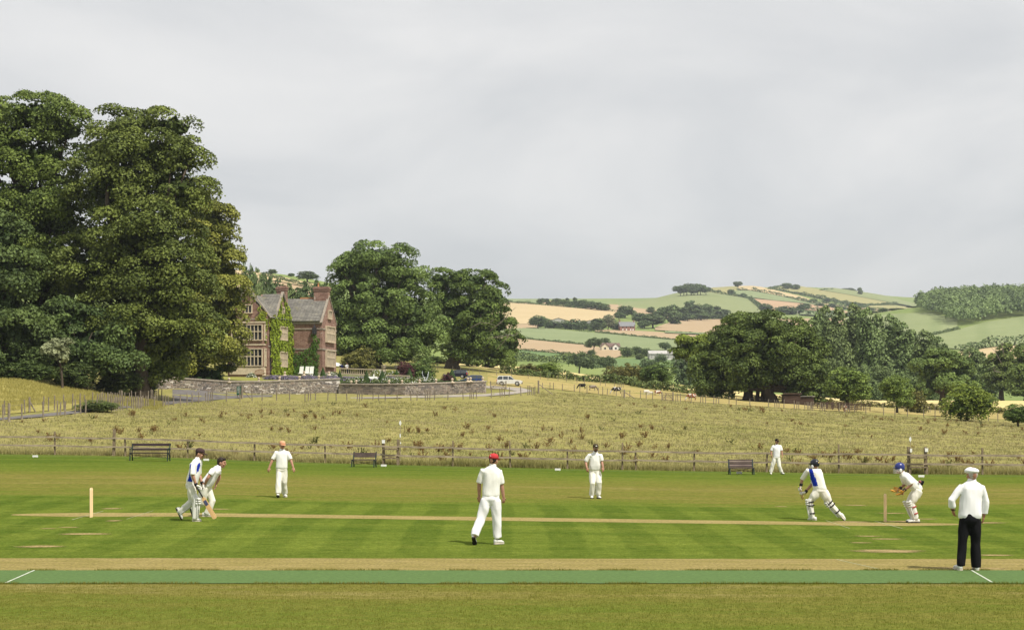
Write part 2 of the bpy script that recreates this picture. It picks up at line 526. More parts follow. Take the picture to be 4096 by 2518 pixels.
# ------------------------------------------------------------------ the cricket field
def cricket_mat():
    m, nt, bs = new_mat('mown cricket turf')
    pos = N(nt, 'ShaderNodeNewGeometry').outputs['Position']
    sep = N(nt, 'ShaderNodeSeparateXYZ', {0: pos})
    X, Y = sep.outputs[0], sep.outputs[1]
    nz = N(nt, 'ShaderNodeTexNoise', {'Vector': pos, 'Scale': .09, 'Detail': 4.0}).outputs['Fac']
    nz2 = N(nt, 'ShaderNodeTexNoise', {'Vector': N(nt, 'ShaderNodeMapping', {'Vector': pos, 'Scale': (.12, .6, 1)}).outputs[0], 'Scale': 1.0, 'Detail': 5.0, 'Roughness': .65}).outputs['Fac']
    Yd = mth(nt, 'ADD', Y, mth(nt, 'MULTIPLY_ADD', nz, 7.0, -3.5))          # wandering edge
    Yd = mth(nt, 'ADD', Yd, mth(nt, 'MULTIPLY_ADD', nz2, 5.0, -2.5))
    # how dry the turf is, by distance from the square (0 lush .. 1 parched)
    r = N(nt, 'ShaderNodeValToRGB', {0: mth(nt, 'DIVIDE', Yd, 100.0)})
    el = r.color_ramp.elements
    stops = [(.18, .36), (.24, .5), (.29, .85), (.315, .35), (.34, .12), (.50, .10), (.56, .62), (.66, .72), (.74, .35), (.82, .10)]
    while len(el) < len(stops): el.new(.5)
    for e, (p, v) in zip(el, stops):
        e.position = p; e.color = (v, v, v, 1)
    dry = r.outputs['Color']
    fine = N(nt, 'ShaderNodeTexNoise', {'Vector': N(nt, 'ShaderNodeMapping', {'Vector': pos, 'Scale': (.7, 1.6, 1)}).outputs[0], 'Scale': 2.2, 'Detail': 8.0, 'Roughness': .75}).outputs['Fac']
    dry = mth(nt, 'ADD', dry, mth(nt, 'MULTIPLY_ADD', fine, .9, -.45), clamp=True)
    dry = mth(nt, 'ADD', dry, mth(nt, 'MULTIPLY_ADD', nz2, 1.1, -.55), clamp=True)
    ramp = N(nt, 'ShaderNodeValToRGB', {0: dry})
    e = ramp.color_ramp.elements
    cs = [(0.0, (.078, .120, .019)), (.3, (.120, .155, .027)), (.7, (.165, .160, .040)), (1.0, (.235, .205, .076))]
    while len(e) < len(cs): e.new(.5)
    for q, (p, c) in zip(e, cs):
        q.position = p; q.color = (*c, 1)
    col = ramp.outputs['Color']
    # mower stripes on the square
    wx = mth(nt, 'ADD', X, mth(nt, 'MULTIPLY_ADD', nz, .8, -.4))
    st = mth(nt, 'SINE', mth(nt, 'MULTIPLY', wx, 2 * math.pi / 1.55))
    st = mth(nt, 'MULTIPLY', mth(nt, 'ADD', mth(nt, 'MULTIPLY', st, 2.2, clamp=False), .5), 1.0, clamp=True)
    sq = N(nt, 'ShaderNodeValToRGB', {0: mth(nt, 'DIVIDE', Yd, 100.0)})
    e = sq.color_ramp.elements
    e[0].position = .325; e[0].color = (0, 0, 0, 1); e[1].position = .345; e[1].color = (1, 1, 1, 1)
    a = e.new(.49); a.color = (1, 1, 1, 1); b = e.new(.54); b.color = (0, 0, 0, 1)
    fs = mth(nt, 'MULTIPLY', mth(nt, 'MULTIPLY', st, sq.outputs['Color']), mth(nt, 'MULTIPLY_ADD', nz2, 1.1, -.1, clamp=True))
    col = mixc(nt, mth(nt, 'MULTIPLY', fs, .55), col, (.19, .235, .042))
    # tussock-scale mottling, combed along the mower's path
    g0 = N(nt, 'ShaderNodeTexNoise', {'Vector': N(nt, 'ShaderNodeMapping', {'Vector': pos, 'Scale': (2.2, 1.5, 1)}).outputs[0], 'Scale': 2.0, 'Detail': 7.0, 'Roughness': .8}).outputs['Fac']
    k0 = N(nt, 'ShaderNodeValToRGB', {0: g0})
    k0.color_ramp.elements[0].position = .36; k0.color_ramp.elements[0].color = (.62, .66, .55, 1)
    k0.color_ramp.elements[1].position = .64; k0.color_ramp.elements[1].color = (1.36, 1.3, 1.35, 1)
    col = mixc(nt, .6, col, k0.outputs['Color'], 'MULTIPLY')
    # blade-scale mottling
    gr = N(nt, 'ShaderNodeTexNoise', {'Vector': N(nt, 'ShaderNodeMapping', {'Vector': pos, 'Scale': (1, .45, 1)}).outputs[0], 'Scale': 22.0, 'Detail': 4.0, 'Roughness': .8}).outputs['Fac']
    k = N(nt, 'ShaderNodeValToRGB', {0: gr})
    k.color_ramp.elements[0].position = .25; k.color_ramp.elements[0].color = (.45, .45, .45, 1)
    k.color_ramp.elements[1].position = .75; k.color_ramp.elements[1].color = (1.5, 1.5, 1.4, 1)
    col = mixc(nt, .8, col, k.outputs['Color'], 'MULTIPLY')
    nt.links.new(col, bs.inputs['Base Color'])
    bs.inputs['Roughness'].default_value = .9
    bs.inputs['Specular IOR Level'].default_value = .0
    bump(nt, bs, gr, .9, .03)
    return m
M_turf = cricket_mat()
xs = np.concatenate([np.linspace(-320, -45, 30)[:-1], np.linspace(-45, 45, 91), np.linspace(45, 320, 30)[1:]])
ts = np.concatenate([np.linspace(-120, 15, 20)[:-1], np.linspace(15, 60, 46)[:-1]])
P = np.zeros((len(ts) + 30, len(xs), 3))
fy = np.clip(fenceY(xs), 62, 140)
for j in range(len(ts) + 30):
    Ys = np.full_like(xs, ts[j]) if j < len(ts) else 60 + (fy - 60) * (j - len(ts)) / 29.0
    P[j, :, 0] = xs; P[j, :, 1] = Ys; P[j, :, 2] = ground(xs, Ys)
tag(link('cricket_field', grid_mesh('cricket_field', P, [M_turf])), kind='structure')

def flat_strip(name, X0, X1, Ya, Yb, lift, mat, n=60, m=4, wob=0.0, taper=0.0):
    """thin sheet lying on the turf"""
    xs = np.linspace(X0, X1, n + 1)
    P = np.zeros((m + 1, n + 1, 3))
    for j in range(m + 1):
        t = j / m
        for i, x in enumerate(xs):
            e = 1.0
            if taper:
                e = min(1, (x - X0) / taper + .02, (X1 - x) / taper + .02) ** .5
            mid = (Ya + Yb) / 2; hw = (Yb - Ya) / 2 * e
            w = wob * (mnoise.noise(Vector((x * 1.7, Ya + t * 9, 3.1))) + .5 * mnoise.noise(Vector((x * 6.1, Ya + t * 9, 7.7))))
            P[j, i] = (x, mid - hw + 2 * hw * t + w * (1 if t in (0, 1) else .3), 0)
    P[:, :, 2] = ground(P[:, :, 0], P[:, :, 1]) + lift
    return tag(link(name, grid_mesh(name, P, [mat])), kind='structure')

def worn_mat(name, stops, cover=None, sc=5.0, mn=.42, mx=.6):
    """dry turf / bare soil that breaks up into the grass around it"""
    if name in MATS: return MATS[name]
    m, nt, bs = new_mat(name)
    pos = N(nt, 'ShaderNodeNewGeometry').outputs['Position']
    c1, f1 = noise_col(nt, stops, 2.0, 8, vec=pos, rough=.75, stretch=(.35, 1.6, 1))
    c2, f2 = noise_col(nt, [(.3, (.6, .6, .6)), (.7, (1.25, 1.25, 1.2))], 18, 4, vec=pos, stretch=(1, .5, 1))
    col = mixc(nt, .8, c1, c2, 'MULTIPLY')
    nt.links.new(col, bs.inputs['Base Color'])
    bs.inputs['Roughness'].default_value = .95
    bs.inputs['Specular IOR Level'].default_value = .05
    bump(nt, bs, f2, .6, .02)
    if cover is not None:
        nf = N(nt, 'ShaderNodeTexNoise', {'Vector': N(nt, 'ShaderNodeMapping', {'Vector': pos, 'Scale': (.35, 1.8, 1)}).outputs[0], 'Scale': sc, 'Detail': 6.0, 'Roughness': .7}).outputs['Fac']
        uvd = N(nt, 'ShaderNodeAttribute', attribute_name='edge').outputs['Fac']
        a = mth(nt, 'ADD', uvd, mth(nt, 'MULTIPLY_ADD', nf, 2.2, -1.1))
        mr = N(nt, 'ShaderNodeMapRange', {'Value': a, 'From Min': mn, 'From Max': mx})
        nt.links.new(mr.outputs[0], bs.inputs['Alpha'])
    return m
M_dry = worn_mat('dry pitch turf', [(.3, (.22, .18, .06)), (.5, (.29, .235, .09)), (.72, (.36, .29, .13))])
M_strip = worn_mat('dry end strip', [(.25, (.14, .14, .03)), (.45, (.235, .195, .065)), (.7, (.32, .255, .11))])
M_bare = worn_mat('bare worn soil', [(.3, (.24, .19, .075)), (.7, (.38, .29, .145))], cover=1, mn=.5, mx=.95)

def patch(X0, X1, Ya, Yb, mat=None, name='worn_patch', lift=.006):
    """irregular worn patch, fading at its rim"""
    n, m = 24, 8
    P = np.zeros((m + 1, n + 1, 3)); E = np.zeros((m + 1, n + 1))
    for j in range(m + 1):
        for i in range(n + 1):
            s_, t_ = i / n * 2 - 1, j / m * 2 - 1
            P[j, i] = ((X0 + X1) / 2 + s_ * (X1 - X0) / 2, (Ya + Yb) / 2 + t_ * (Yb - Ya) / 2, 0)
            E[j, i] = max(0, 1.15 - (s_ * s_ + t_ * t_) * 1.25)
    P[:, :, 2] = ground(P[:, :, 0], P[:, :, 1]) + lift
    r, c = P.shape[:2]
    ii = np.arange((r - 1) * (c - 1)); a = (ii // (c - 1)) * c + ii % (c - 1)
    me = np_mesh(name, P.reshape(-1, 3), quads=np.stack([a, a + 1, a + c + 1, a + c], 1), mats=[mat or M_bare], smooth=True, attr={'edge': E.ravel()})
    return tag(link(name, me), kind='structure')

# main pitch, used end strip, artificial wicket
flat_strip('pitch', -12.6, 11.4, 43.35, 44.75, .004, M_dry, 90, 6, wob=.05, taper=1.5)
flat_strip('dry_strip', -26, 26, 30.02, 32.45, .004, M_strip, 120, 6, wob=.06)
M_mat = simple_mat('artificial turf mat', (.088, .150, .045), .85, .2, 14, .5, .1)
flat_strip('artificial_wicket', -26, 26, 27.75, 30.0, .012, M_mat, 400, 3, wob=.05)
M_white = simple_mat('white line paint', (.48, .52, .42), .8, .3, 9)
M_faint = worn_mat('faint white line', [(.3, (.26, .28, .13)), (.6, (.42, .43, .28))])

def line_on_turf(name, a, b, w, mat, lift=.016, n=24):
    a, b = Vector((*a, 0)), Vector((*b, 0)); d = (b - a).normalized(); s_ = Vector((-d.y, d.x, 0)) * w / 2
    P = np.zeros((2, n + 1, 3))
    for i in range(n + 1):
        p = a.lerp(b, i / n)
        P[0, i] = p - s_; P[1, i] = p + s_
    P[:, :, 2] = ground(P[:, :, 0], P[:, :, 1]) + lift
    return tag(link(name, grid_mesh(name, P, [mat])), kind='structure')
line_on_turf('crease_line', (-8.19, 29.98), (-8.05, 27.78), .035, M_white)
line_on_turf('crease_line', (7.88, 29.98), (7.66, 27.9), .035, M_white)
line_on_turf('crease_line', (-10.62, 42.2), (-10.62, 45.4), .03, M_faint, .008)
line_on_turf('crease_line', (9.42, 42.2), (9.42, 45.4), .03, M_faint, .008)
line_on_turf('crease_line', (-9.35, 42.4), (-9.35, 45.6), .02, M_faint, .008)
line_on_turf('crease_line', (8.15, 42.2), (8.15, 45.4), .025, M_faint, .008)
line_on_turf('crease_line', (6.35, 30.3), (6.0, 32.3), .03, M_faint, .008)
# boundary line just inside the fence
line_on_turf('boundary_line', (-60, fenceY(-60) - 1.9), (60, fenceY(60) - 1.9), .07, M_faint, .008, 160)

def g2(x, y):                      # picture position (2460-wide view) on the turf -> world X, Y
    x *= 4096 / 2460.; y *= 4096 / 2460.
    Y = dist_at(x, y, 15, 84)
    return (x - CX) / F * Y, Y
for cx_, cy_, w_, h_ in [(85, 1312, 185, 8), (195, 1282, 190, 6), (268, 1250, 62, 4), (2150, 1323, 260, 12), (2140, 1294, 130, 4), (2075, 1303, 90, 3),
                         (2400, 1333, 130, 5), (2090, 1287, 110, 3), (2050, 1253, 150, 5), (262, 1221, 80, 4), (330, 1238, 110, 4), (2180, 1252, 160, 5),
                         (2060, 1213, 90, 3), (520, 1222, 90, 3), (160, 1266, 70, 2.5), (110, 1269, 60, 2.5), (2290, 1363, 160, 5), (2390, 1365, 120, 4),
                         (2230, 1246, 80, 3), (610, 1386, 90, 3), (1880, 1216, 60, 2), (2150, 1232, 120, 3), (2380, 1255, 160, 5)]:
    Xc, Y0_ = g2(cx_, cy_ + h_ / 2); Xd, Y1_ = g2(cx_, cy_ - h_ / 2)
    hw = w_ / 2 * 4096 / 2460. / F * Y0_
    patch(Xc - hw, Xc + hw, Y0_, Y1_)
# ------------------------------------------------------------------ fields, drive
M_wheat = grass_mat('ripe wheat', [(.3, (.43, .34, .19)), (.6, (.49, .39, .23)), (.8, (.53, .43, .265))], big=.02, small=.25, bumps=.5, bdist=.3, rows=(.5, 12, .25, (.40, .31, .15)))
M_wheat2 = grass_mat('pale wheat', [(.3, (.52, .43, .18)), (.6, (.60, .50, .24)), (.8, (.64, .55, .30))], big=.03, small=.4, bumps=.5, bdist=.3)
M_tan = grass_mat('tan stubble', [(.3, (.36, .27, .165)), (.6, (.40, .305, .195)), (.8, (.44, .34, .225))], big=.02, small=.3, bumps=.4, bdist=.3, rows=(1.3, 14, .3, (.33, .22, .10)))
M_pink = grass_mat('reddish stubble', [(.3, (.38, .26, .16)), (.6, (.43, .30, .19)), (.8, (.46, .33, .21))], big=.01, small=.1, bumps=.3, bdist=.3)
M_green = grass_mat('green crop', [(.3, (.18, .225, .11)), (.6, (.225, .265, .135)), (.8, (.27, .305, .165))], big=.03, small=.3, bumps=.5, bdist=.3)
M_greend = grass_mat('lush green grass', [(.3, (.11, .175, .065)), (.6, (.15, .215, .09)), (.8, (.20, .26, .11))], big=.03, small=.3, bumps=.5, bdist=.3)
M_striped = grass_mat('mown green field', [(.3, (.195, .235, .11)), (.6, (.24, .275, .135)), (.8, (.29, .32, .165))], big=.02, small=.2, bumps=.5, bdist=.4, rows=(.25, 30, .22, (.12, .17, .06)))
M_olive = grass_mat('dry pasture', [(.3, (.26, .25, .11)), (.6, (.32, .30, .14)), (.8, (.36, .33, .17))], big=.01, small=.1, bumps=.4, bdist=.4)
M_grgrn = grass_mat('hill pasture', [(.3, (.19, .225, .10)), (.6, (.23, .26, .125)), (.8, (.27, .295, .15))], big=.008, small=.06, bumps=.4, bdist=.4)
M_cow = grass_mat('grazed dry grass', [(.3, (.30, .245, .085)), (.55, (.37, .30, .12)), (.8, (.43, .35, .17))], big=.08, small=.9, bumps=.9, bdist=.2)
M_road = simple_mat('worn tarmac drive', (.145, .135, .13), .95, .25, 1.2, .3, .1)
M_gravel = simple_mat('pale track', (.32, .29, .25), .95, .2, 1.5, .3, .1)
M_lawn = grass_mat('garden lawn', [(.3, (.20, .215, .05)), (.6, (.26, .26, .07)), (.8, (.31, .29, .09))], big=.2, small=2, bumps=.3, bdist=.05)

sheet('hay_field', [(-900, 1700), (-300, 1672), (0, 1657), (350, 1632), (560, 1612), (640, 1602)], [(-900, 1485), (-300, 1500), (0, 1508), (350, 1528), (560, 1548), (640, 1560)], (128, 228), M_hay, .03, rows=40)
sheet('grazing_field', [(1950, 1553), (2150, 1548), (2500, 1586), (2800, 1608), (3200, 1636), (3700, 1660), (4300, 1692), (4600, 1700)],
      [(1950, 1490), (2150, 1500), (2400, 1526), (2800, 1571), (3200, 1610), (3700, 1638), (4300, 1664), (4600, 1675)], (235, 345), M_cow, .03, rows=40)
sheet('pale_wheat_field', [(1700, 1440), (1780, 1455), (2060, 1487), (2260, 1502), (2404, 1523), (2700, 1556), (2811, 1568), (2975, 1587), (3500, 1620), (3800, 1636), (4096, 1648), (4600, 1665)],
      [(1700, 1432), (1830, 1445), (2080, 1461), (2261, 1487), (2404, 1508), (2698, 1540), (2811, 1554), (2975, 1570), (3500, 1603), (3720, 1602), (4096, 1604), (4600, 1620)], (300, 470), M_wheat2, .12, rows=24)
sheet('pale_wheat_field', [(1290, 1412), (1480, 1424)], [(1290, 1380), (1480, 1392)], (350, 520), M_wheat2, .1)
# left hill behind the manor
sheet('wheat_field', [(900, 1108), (1010, 1112), (1120, 1128), (1230, 1150), (1340, 1185)], [(900, 1078), (1010, 1086), (1120, 1108), (1230, 1132), (1340, 1160)], (600, 1200), M_wheat)
sheet('wheat_field', [(900, 1160), (1120, 1175), (1340, 1240)], [(900, 1111), (1010, 1115), (1120, 1131), (1230, 1154), (1340, 1190)], (600, 1200), M_tan)
# valley side, from far to near
sheet('stubble_field', [(2030, 1213), (2150, 1220), (2300, 1232), (2462, 1248)], [(2030, 1198), (2462, 1200)], (1400, 2050), M_tan)
sheet('green_field', [(2030, 1211), (2160, 1218)], [(2030, 1199), (2160, 1204)], (1400, 2000), M_green, 1.6)
sheet('wheat_field', [(1960, 1300), (2120, 1298), (2250, 1292), (2350, 1286), (2462, 1275)], [(1960, 1208), (2030, 1213), (2150, 1221), (2300, 1234), (2462, 1249)], (1050, 2050), M_wheat)
sheet('stubble_field', [(1960, 1320), (2150, 1314)], [(1960, 1301), (2150, 1299)], (1050, 1700), M_tan)
sheet('stubble_field', [(2435, 1248), (2560, 1262), (2640, 1275), (2700, 1280)], [(2435, 1219), (2500, 1221), (2560, 1229), (2640, 1243), (2700, 1255)], (1300, 2350), M_tan)
sheet('stubble_field', [(2620, 1322), (2760, 1330), (2830, 1340), (2950, 1342)], [(2620, 1312), (2700, 1284), (2790, 1279), (2950, 1279)], (1050, 2000), M_tan)
sheet('green_field', [(2660, 1336), (2820, 1342)], [(2660, 1328), (2820, 1336)], (1050, 1700), M_green, 1.3)
sheet('stubble_field', [(2380, 1328), (2500, 1341), (2640, 1354), (2760, 1363), (2950, 1372)], [(2380, 1320), (2550, 1325), (2640, 1330), (2720, 1339), (2950, 1350)], (1000, 1700), M_tan)
sheet('green_field', [(1960, 1345), (2070, 1351), (2200, 1364), (2330, 1379), (2450, 1388), (2620, 1404), (2950, 1410)],
      [(1960, 1318), (2150, 1312), (2300, 1326), (2500, 1344), (2640, 1357), (2740, 1366), (2950, 1376)], (900, 1700), M_green)
sheet('stubble_field', [(1960, 1395), (2050, 1397), (2200, 1411), (2290, 1420), (2400, 1430), (2460, 1434), (2487, 1424)],
      [(1960, 1348), (2050, 1354), (2200, 1368), (2330, 1381), (2460, 1398), (2487, 1408)], (750, 1400), M_tan)
sheet('green_field', [(1960, 1432), (2280, 1438), (2330, 1434)], [(1960, 1397), (2050, 1399), (2200, 1413), (2330, 1424)], (700, 1300), M_greend)
sheet('green_field', [(2350, 1470), (2700, 1470)], [(2350, 1432), (2480, 1436), (2700, 1432)], (650, 1200), M_greend)
sheet('stubble_field', [(3100, 1330), (3400, 1345)], [(3100, 1277), (3350, 1275), (3400, 1278)], (1050, 2200), M_tan)
# far hill
sheet('hill_pasture', [(2470, 1226), (2640, 1245), (2800, 1262), (3060, 1264)], [(2470, 1216), (2600, 1193), (2708, 1174), (2830, 1170), (2900, 1181), (2970, 1191), (3000, 1197), (3060, 1255)], (1900, 3050), M_grgrn)
sheet('dry_pasture', [(2830, 1170), (2900, 1180), (2950, 1184)], [(2830, 1150), (2926, 1138), (2950, 1140)], (2300, 3150), M_olive)
sheet('wheat_field', [(2950, 1160), (3000, 1162), (3100, 1181), (3200, 1202), (3260, 1214)], [(2950, 1140), (3045, 1150), (3100, 1163), (3200, 1186), (3260, 1206)], (2300, 3400), M_wheat)
sheet('green_field', [(2930, 1180), (3000, 1193), (3100, 1206), (3190, 1214), (3290, 1226)], [(2930, 1166), (3000, 1166), (3100, 1184), (3200, 1206), (3290, 1224)], (2200, 3300), M_green, 2.0)
sheet('stubble_field', [(3000, 1200), (3040, 1226), (3100, 1252), (3190, 1240), (3300, 1252), (3430, 1268)], [(3000, 1197), (3100, 1207), (3190, 1216), (3300, 1228), (3430, 1260)], (1900, 3300), M_pink, 1.9)
sheet('dry_pasture', [(3100, 1158), (3200, 1177), (3300, 1197), (3400, 1218), (3470, 1224), (3580, 1220)], [(3100, 1145), (3165, 1140), (3200, 1148), (3300, 1165), (3450, 1190), (3580, 1216)], (2300, 3420), M_olive, 2.2)
sheet('hill_pasture', [(3290, 1166), (3400, 1184), (3560, 1215), (3640, 1228), (3700, 1250)], [(3290, 1156), (3340, 1156), (3440, 1164), (3560, 1190), (3700, 1222)], (2300, 3420), M_grgrn, 2.8)
sheet('dry_pasture', [(3440, 1262), (3560, 1256), (3660, 1252)], [(3440, 1228), (3560, 1224), (3660, 1232)], (1800, 3300), M_olive, 1.9)
sheet('green_field', [(3200, 1262), (3300, 1268), (3420, 1274)], [(3200, 1243), (3300, 1254), (3420, 1269)], (1700, 3000), M_green, 1.9)
sheet('wheat_field', [(3270, 1220), (3400, 1238), (3500, 1246), (3620, 1254)], [(3270, 1214), (3400, 1232), (3500, 1241), (3620, 1250)], (1800, 3200), M_wheat, 2.6)
# nearer hill on the right
sheet('mown_field', [(3380, 1330), (3500, 1350), (3660, 1352), (3760, 1334), (3830, 1317)], [(3380, 1274), (3480, 1262), (3660, 1254), (3720, 1252), (3830, 1280)], (750, 1520), M_striped)
sheet('mown_field', [(3600, 1368), (3700, 1385), (3850, 1400), (4000, 1386), (4300, 1372)], [(3600, 1362), (3660, 1356), (3760, 1338), (3830, 1321), (3940, 1290), (4096, 1268), (4300, 1250)], (700, 1520), M_striped)
sheet('wheat_field', [(3820, 1440), (4300, 1436)], [(3820, 1412), (3960, 1392), (4100, 1382), (4300, 1376)], (640, 1200), M_wheat)
# drive with its branch to the yard and the loop round the wall's end
sheet('drive', [(-700, 1722), (-300, 1700), (0, 1681), (250, 1660), (470, 1634), (650, 1620), (850, 1600), (965, 1592), (1090, 1586)],
      [(-700, 1712), (-300, 1690), (0, 1671), (250, 1648), (470, 1622), (600, 1611), (760, 1597), (965, 1580), (1090, 1580)], (120, 260), M_road, .045, rows=10)
sheet('drive', [(690, 1602), (760, 1598), (960, 1581)], [(690, 1557), (800, 1560), (960, 1578)], (170, 260), M_road, .04, rows=10)
sheet('drive', [(1400, 1594), (1700, 1591), (1940, 1585), (2060, 1576), (2125, 1566)], [(1400, 1590), (1700, 1583), (1940, 1576), (2040, 1566), (2125, 1560)], (205, 285), M_gravel, .05, rows=8)
sheet('drive', [(1935, 1552), (2020, 1556), (2090, 1568), (2128, 1566)], [(1935, 1543), (2020, 1546), (2090, 1552), (2128, 1561)], (225, 300), M_gravel, .055, rows=8)
# ------------------------------------------------------------------ foliage
def leaf_cloud(rng, pts, outs, size, up=0.35, jit=0.65, tint=None):
    """a leaf-clump quad at every point, facing roughly outwards"""
    n = len(pts)
    nr = outs + rng.normal(0, jit, (n, 3)); nr[:, 2] += up
    nr /= np.linalg.norm(nr, axis=1, keepdims=True) + 1e-9
    t = rng.normal(0, 1, (n, 3))
    a = np.cross(nr, t); a /= np.linalg.norm(a, axis=1, keepdims=True) + 1e-9
    b = np.cross(nr, a)
    s = (size * rng.uniform(.6, 1.35, n))[:, None]
    asp = rng.uniform(.55, 1.0, n)[:, None]
    bend = nr * s * rng.uniform(-.35, .1, n)[:, None]
    v = np.stack([pts - a * s * .5, pts - b * s * .5 * asp + bend, pts + a * s * .5, pts + b * s * .5 * asp + bend], 1).reshape(-1, 3)
    q = np.arange(4 * n).reshape(-1, 4)
    tint = rng.uniform(0, 1, n) if tint is None else np.clip(tint, 0, 1)
    return v, q, np.repeat(tint, 4)

def dirs(rng, n):
    d = rng.normal(0, 1, (n, 3))
    return d / (np.linalg.norm(d, axis=1, keepdims=True) + 1e-9)

def crown_mesh(name, lobes, mat, n, leaf, puff, seed=0, flat=.7, dens_in=.18, skirt=-.45, back=1.0):
    """crown of leaf clumps: puffs scattered over overlapping lobes; lobes = [(cx,cy,cz, rx,ry,rz)]"""
    rng = np.random.default_rng(seed)
    L = np.array(lobes, float)
    area = (L[:, 3] * L[:, 4] * L[:, 5]) ** (2 / 3.)
    cnt = np.maximum(6, (area * 4 * math.pi / (puff * puff * 1.75)).astype(int))
    C, O, Rr = [], [], []
    for l, k in zip(L, cnt):
        d = dirs(rng, k * 3)
        d = d[d[:, 2] > skirt][:k]
        rr = rng.uniform(.74, 1.08, len(d))[:, None]
        p = l[:3] + d * l[3:] * rr
        # keep those not deep inside another lobe
        keep = np.ones(len(p), bool)
        for m in L:
            if m is l or np.allclose(m, l): continue
            q = ((p - m[:3]) / m[3:]); keep &= (q * q).sum(1) > .62
        C.append(p[keep]); O.append(d[keep]); Rr.append(puff * rng.uniform(.6, 1.4, keep.sum()))
    C = np.concatenate(C); O = np.concatenate(O); Rr = np.concatenate(Rr)
    w = Rr ** 2 * np.where(O[:, 1] > .3, back, 1.0); w /= w.sum()
    ni = int(n * dens_in)
    k = rng.choice(len(C), n - ni, p=w)
    d = dirs(rng, n - ni)
    d = d + O[k] * .5 + np.array([0, 0, .62]); d /= np.linalg.norm(d, axis=1, keepdims=True)
    rad = Rr[k][:, None] * (1 - .45 * rng.uniform(0, 1, n - ni)[:, None] ** 2.2) * np.where(rng.uniform(0, 1, n - ni) < .06, rng.uniform(1.0, 1.22, n - ni), 1.0)[:, None]
    pts = C[k] + d * rad * np.array([1, 1, flat])
    ptint = rng.uniform(0, 1, len(C))
    tint = .55 * ptint[k] + .45 * rng.uniform(0, 1, n - ni)
    v1, q1, t1 = leaf_cloud(rng, pts, d, leaf, tint=tint)
    # inner foliage that closes the crown, tinted dark to paint in its shade
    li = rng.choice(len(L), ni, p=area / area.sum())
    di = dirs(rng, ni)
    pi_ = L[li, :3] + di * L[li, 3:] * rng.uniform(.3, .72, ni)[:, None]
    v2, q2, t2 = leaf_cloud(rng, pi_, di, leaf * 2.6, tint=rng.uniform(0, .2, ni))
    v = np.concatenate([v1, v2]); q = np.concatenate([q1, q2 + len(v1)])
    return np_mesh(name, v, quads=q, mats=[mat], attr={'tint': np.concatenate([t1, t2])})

M_bark = simple_mat('bark', (.085, .068, .052), .95, .35, 3.0, .8, .05, stretch=(1, 1, .25), bdist=.05)
M_barkpale = simple_mat('pale dead wood', (.20, .175, .145), .9, .3, 3.0, .6, .05, stretch=(1, 1, .25), bdist=.05)
L_lime = leaf_mat('lime leaves', (.040, .066, .012), (.115, .145, .030), gain=1.44)
L_limey = leaf_mat('yellowish lime leaves', (.075, .095, .015), (.20, .205, .040), gain=1.30)
L_dark = leaf_mat('dark evergreen leaves', (.030, .054, .016), (.080, .112, .032), gain=1.53)
L_oak = leaf_mat('oak leaves', (.045, .072, .018), (.105, .140, .036), gain=1.57)
L_oakg = leaf_mat('fresh oak leaves', (.040, .072, .016), (.10, .140, .030), gain=1.40)
L_olive = leaf_mat('brownish leaves', (.060, .062, .015), (.145, .135, .035), gain=1.35)
L_bright = leaf_mat('bright young leaves', (.060, .110, .014), (.19, .235, .035), gain=1.22)
L_poplar = leaf_mat('poplar leaves', (.045, .068, .022), (.095, .125, .045), gain=1.95)
L_far = leaf_mat('distant foliage', (.038, .062, .022), (.085, .118, .045), gain=1.57)
L_grey = leaf_mat('grey willow leaves', (.13, .15, .07), (.27, .29, .16), gain=0.99)
L_park = leaf_mat('park tree leaves', (.060, .098, .018), (.155, .20, .042), gain=1.25)
L_wood = leaf_mat('woodland canopy', (.050, .080, .028), (.125, .165, .060), gain=1.57)
L_hedge = leaf_mat('hedge leaves', (.040, .062, .018), (.10, .125, .035), gain=1.57)
L_topiary = leaf_mat('clipped yew', (.022, .050, .010), (.050, .095, .020), trans=.1)
L_purple = leaf_mat('purple leaves', (.045, .014, .018), (.12, .045, .05))
L_white = leaf_mat('white blossom', (.55, .56, .48), (.80, .80, .74), trans=.1)
L_lav = leaf_mat('lavender flowers', (.10, .08, .14), (.20, .17, .27), trans=.1)
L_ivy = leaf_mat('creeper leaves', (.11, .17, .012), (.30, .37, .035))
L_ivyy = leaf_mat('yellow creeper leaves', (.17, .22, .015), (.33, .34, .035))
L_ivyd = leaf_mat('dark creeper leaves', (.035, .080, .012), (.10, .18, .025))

def trunk_mesh(name, base, top, r0, limbs, mat, seed=0, n=9):
    """tapered trunk with root flare and limbs reaching to the given points"""
    rng = random.Random(seed)
    mb = MB()
    b, t = Vector(base), Vector(top)
    mid = b.lerp(t, .5) + Vector((rng.uniform(-.3, .3) * r0, rng.uniform(-.3, .3) * r0, 0))
    mb.tube([b - Vector((0, 0, .4)), b + Vector((0, 0, r0 * .9)), mid, t], [r0 * 1.55, r0 * 1.02, r0 * .85, r0 * .6], n, round_=False)
    for e in limbs:
        e = Vector(e)
        s = b.lerp(t, rng.uniform(.62, .98))
        m = s.lerp(e, .5) + Vector((rng.uniform(-1, 1), rng.uniform(-1, 1), rng.uniform(0, 1))) * (e - s).length * .09
        mb.tube([s, m, e], [r0 * .42, r0 * .26, r0 * .07], 6, round_=False)
    return mb.mesh(name, [mat], True)

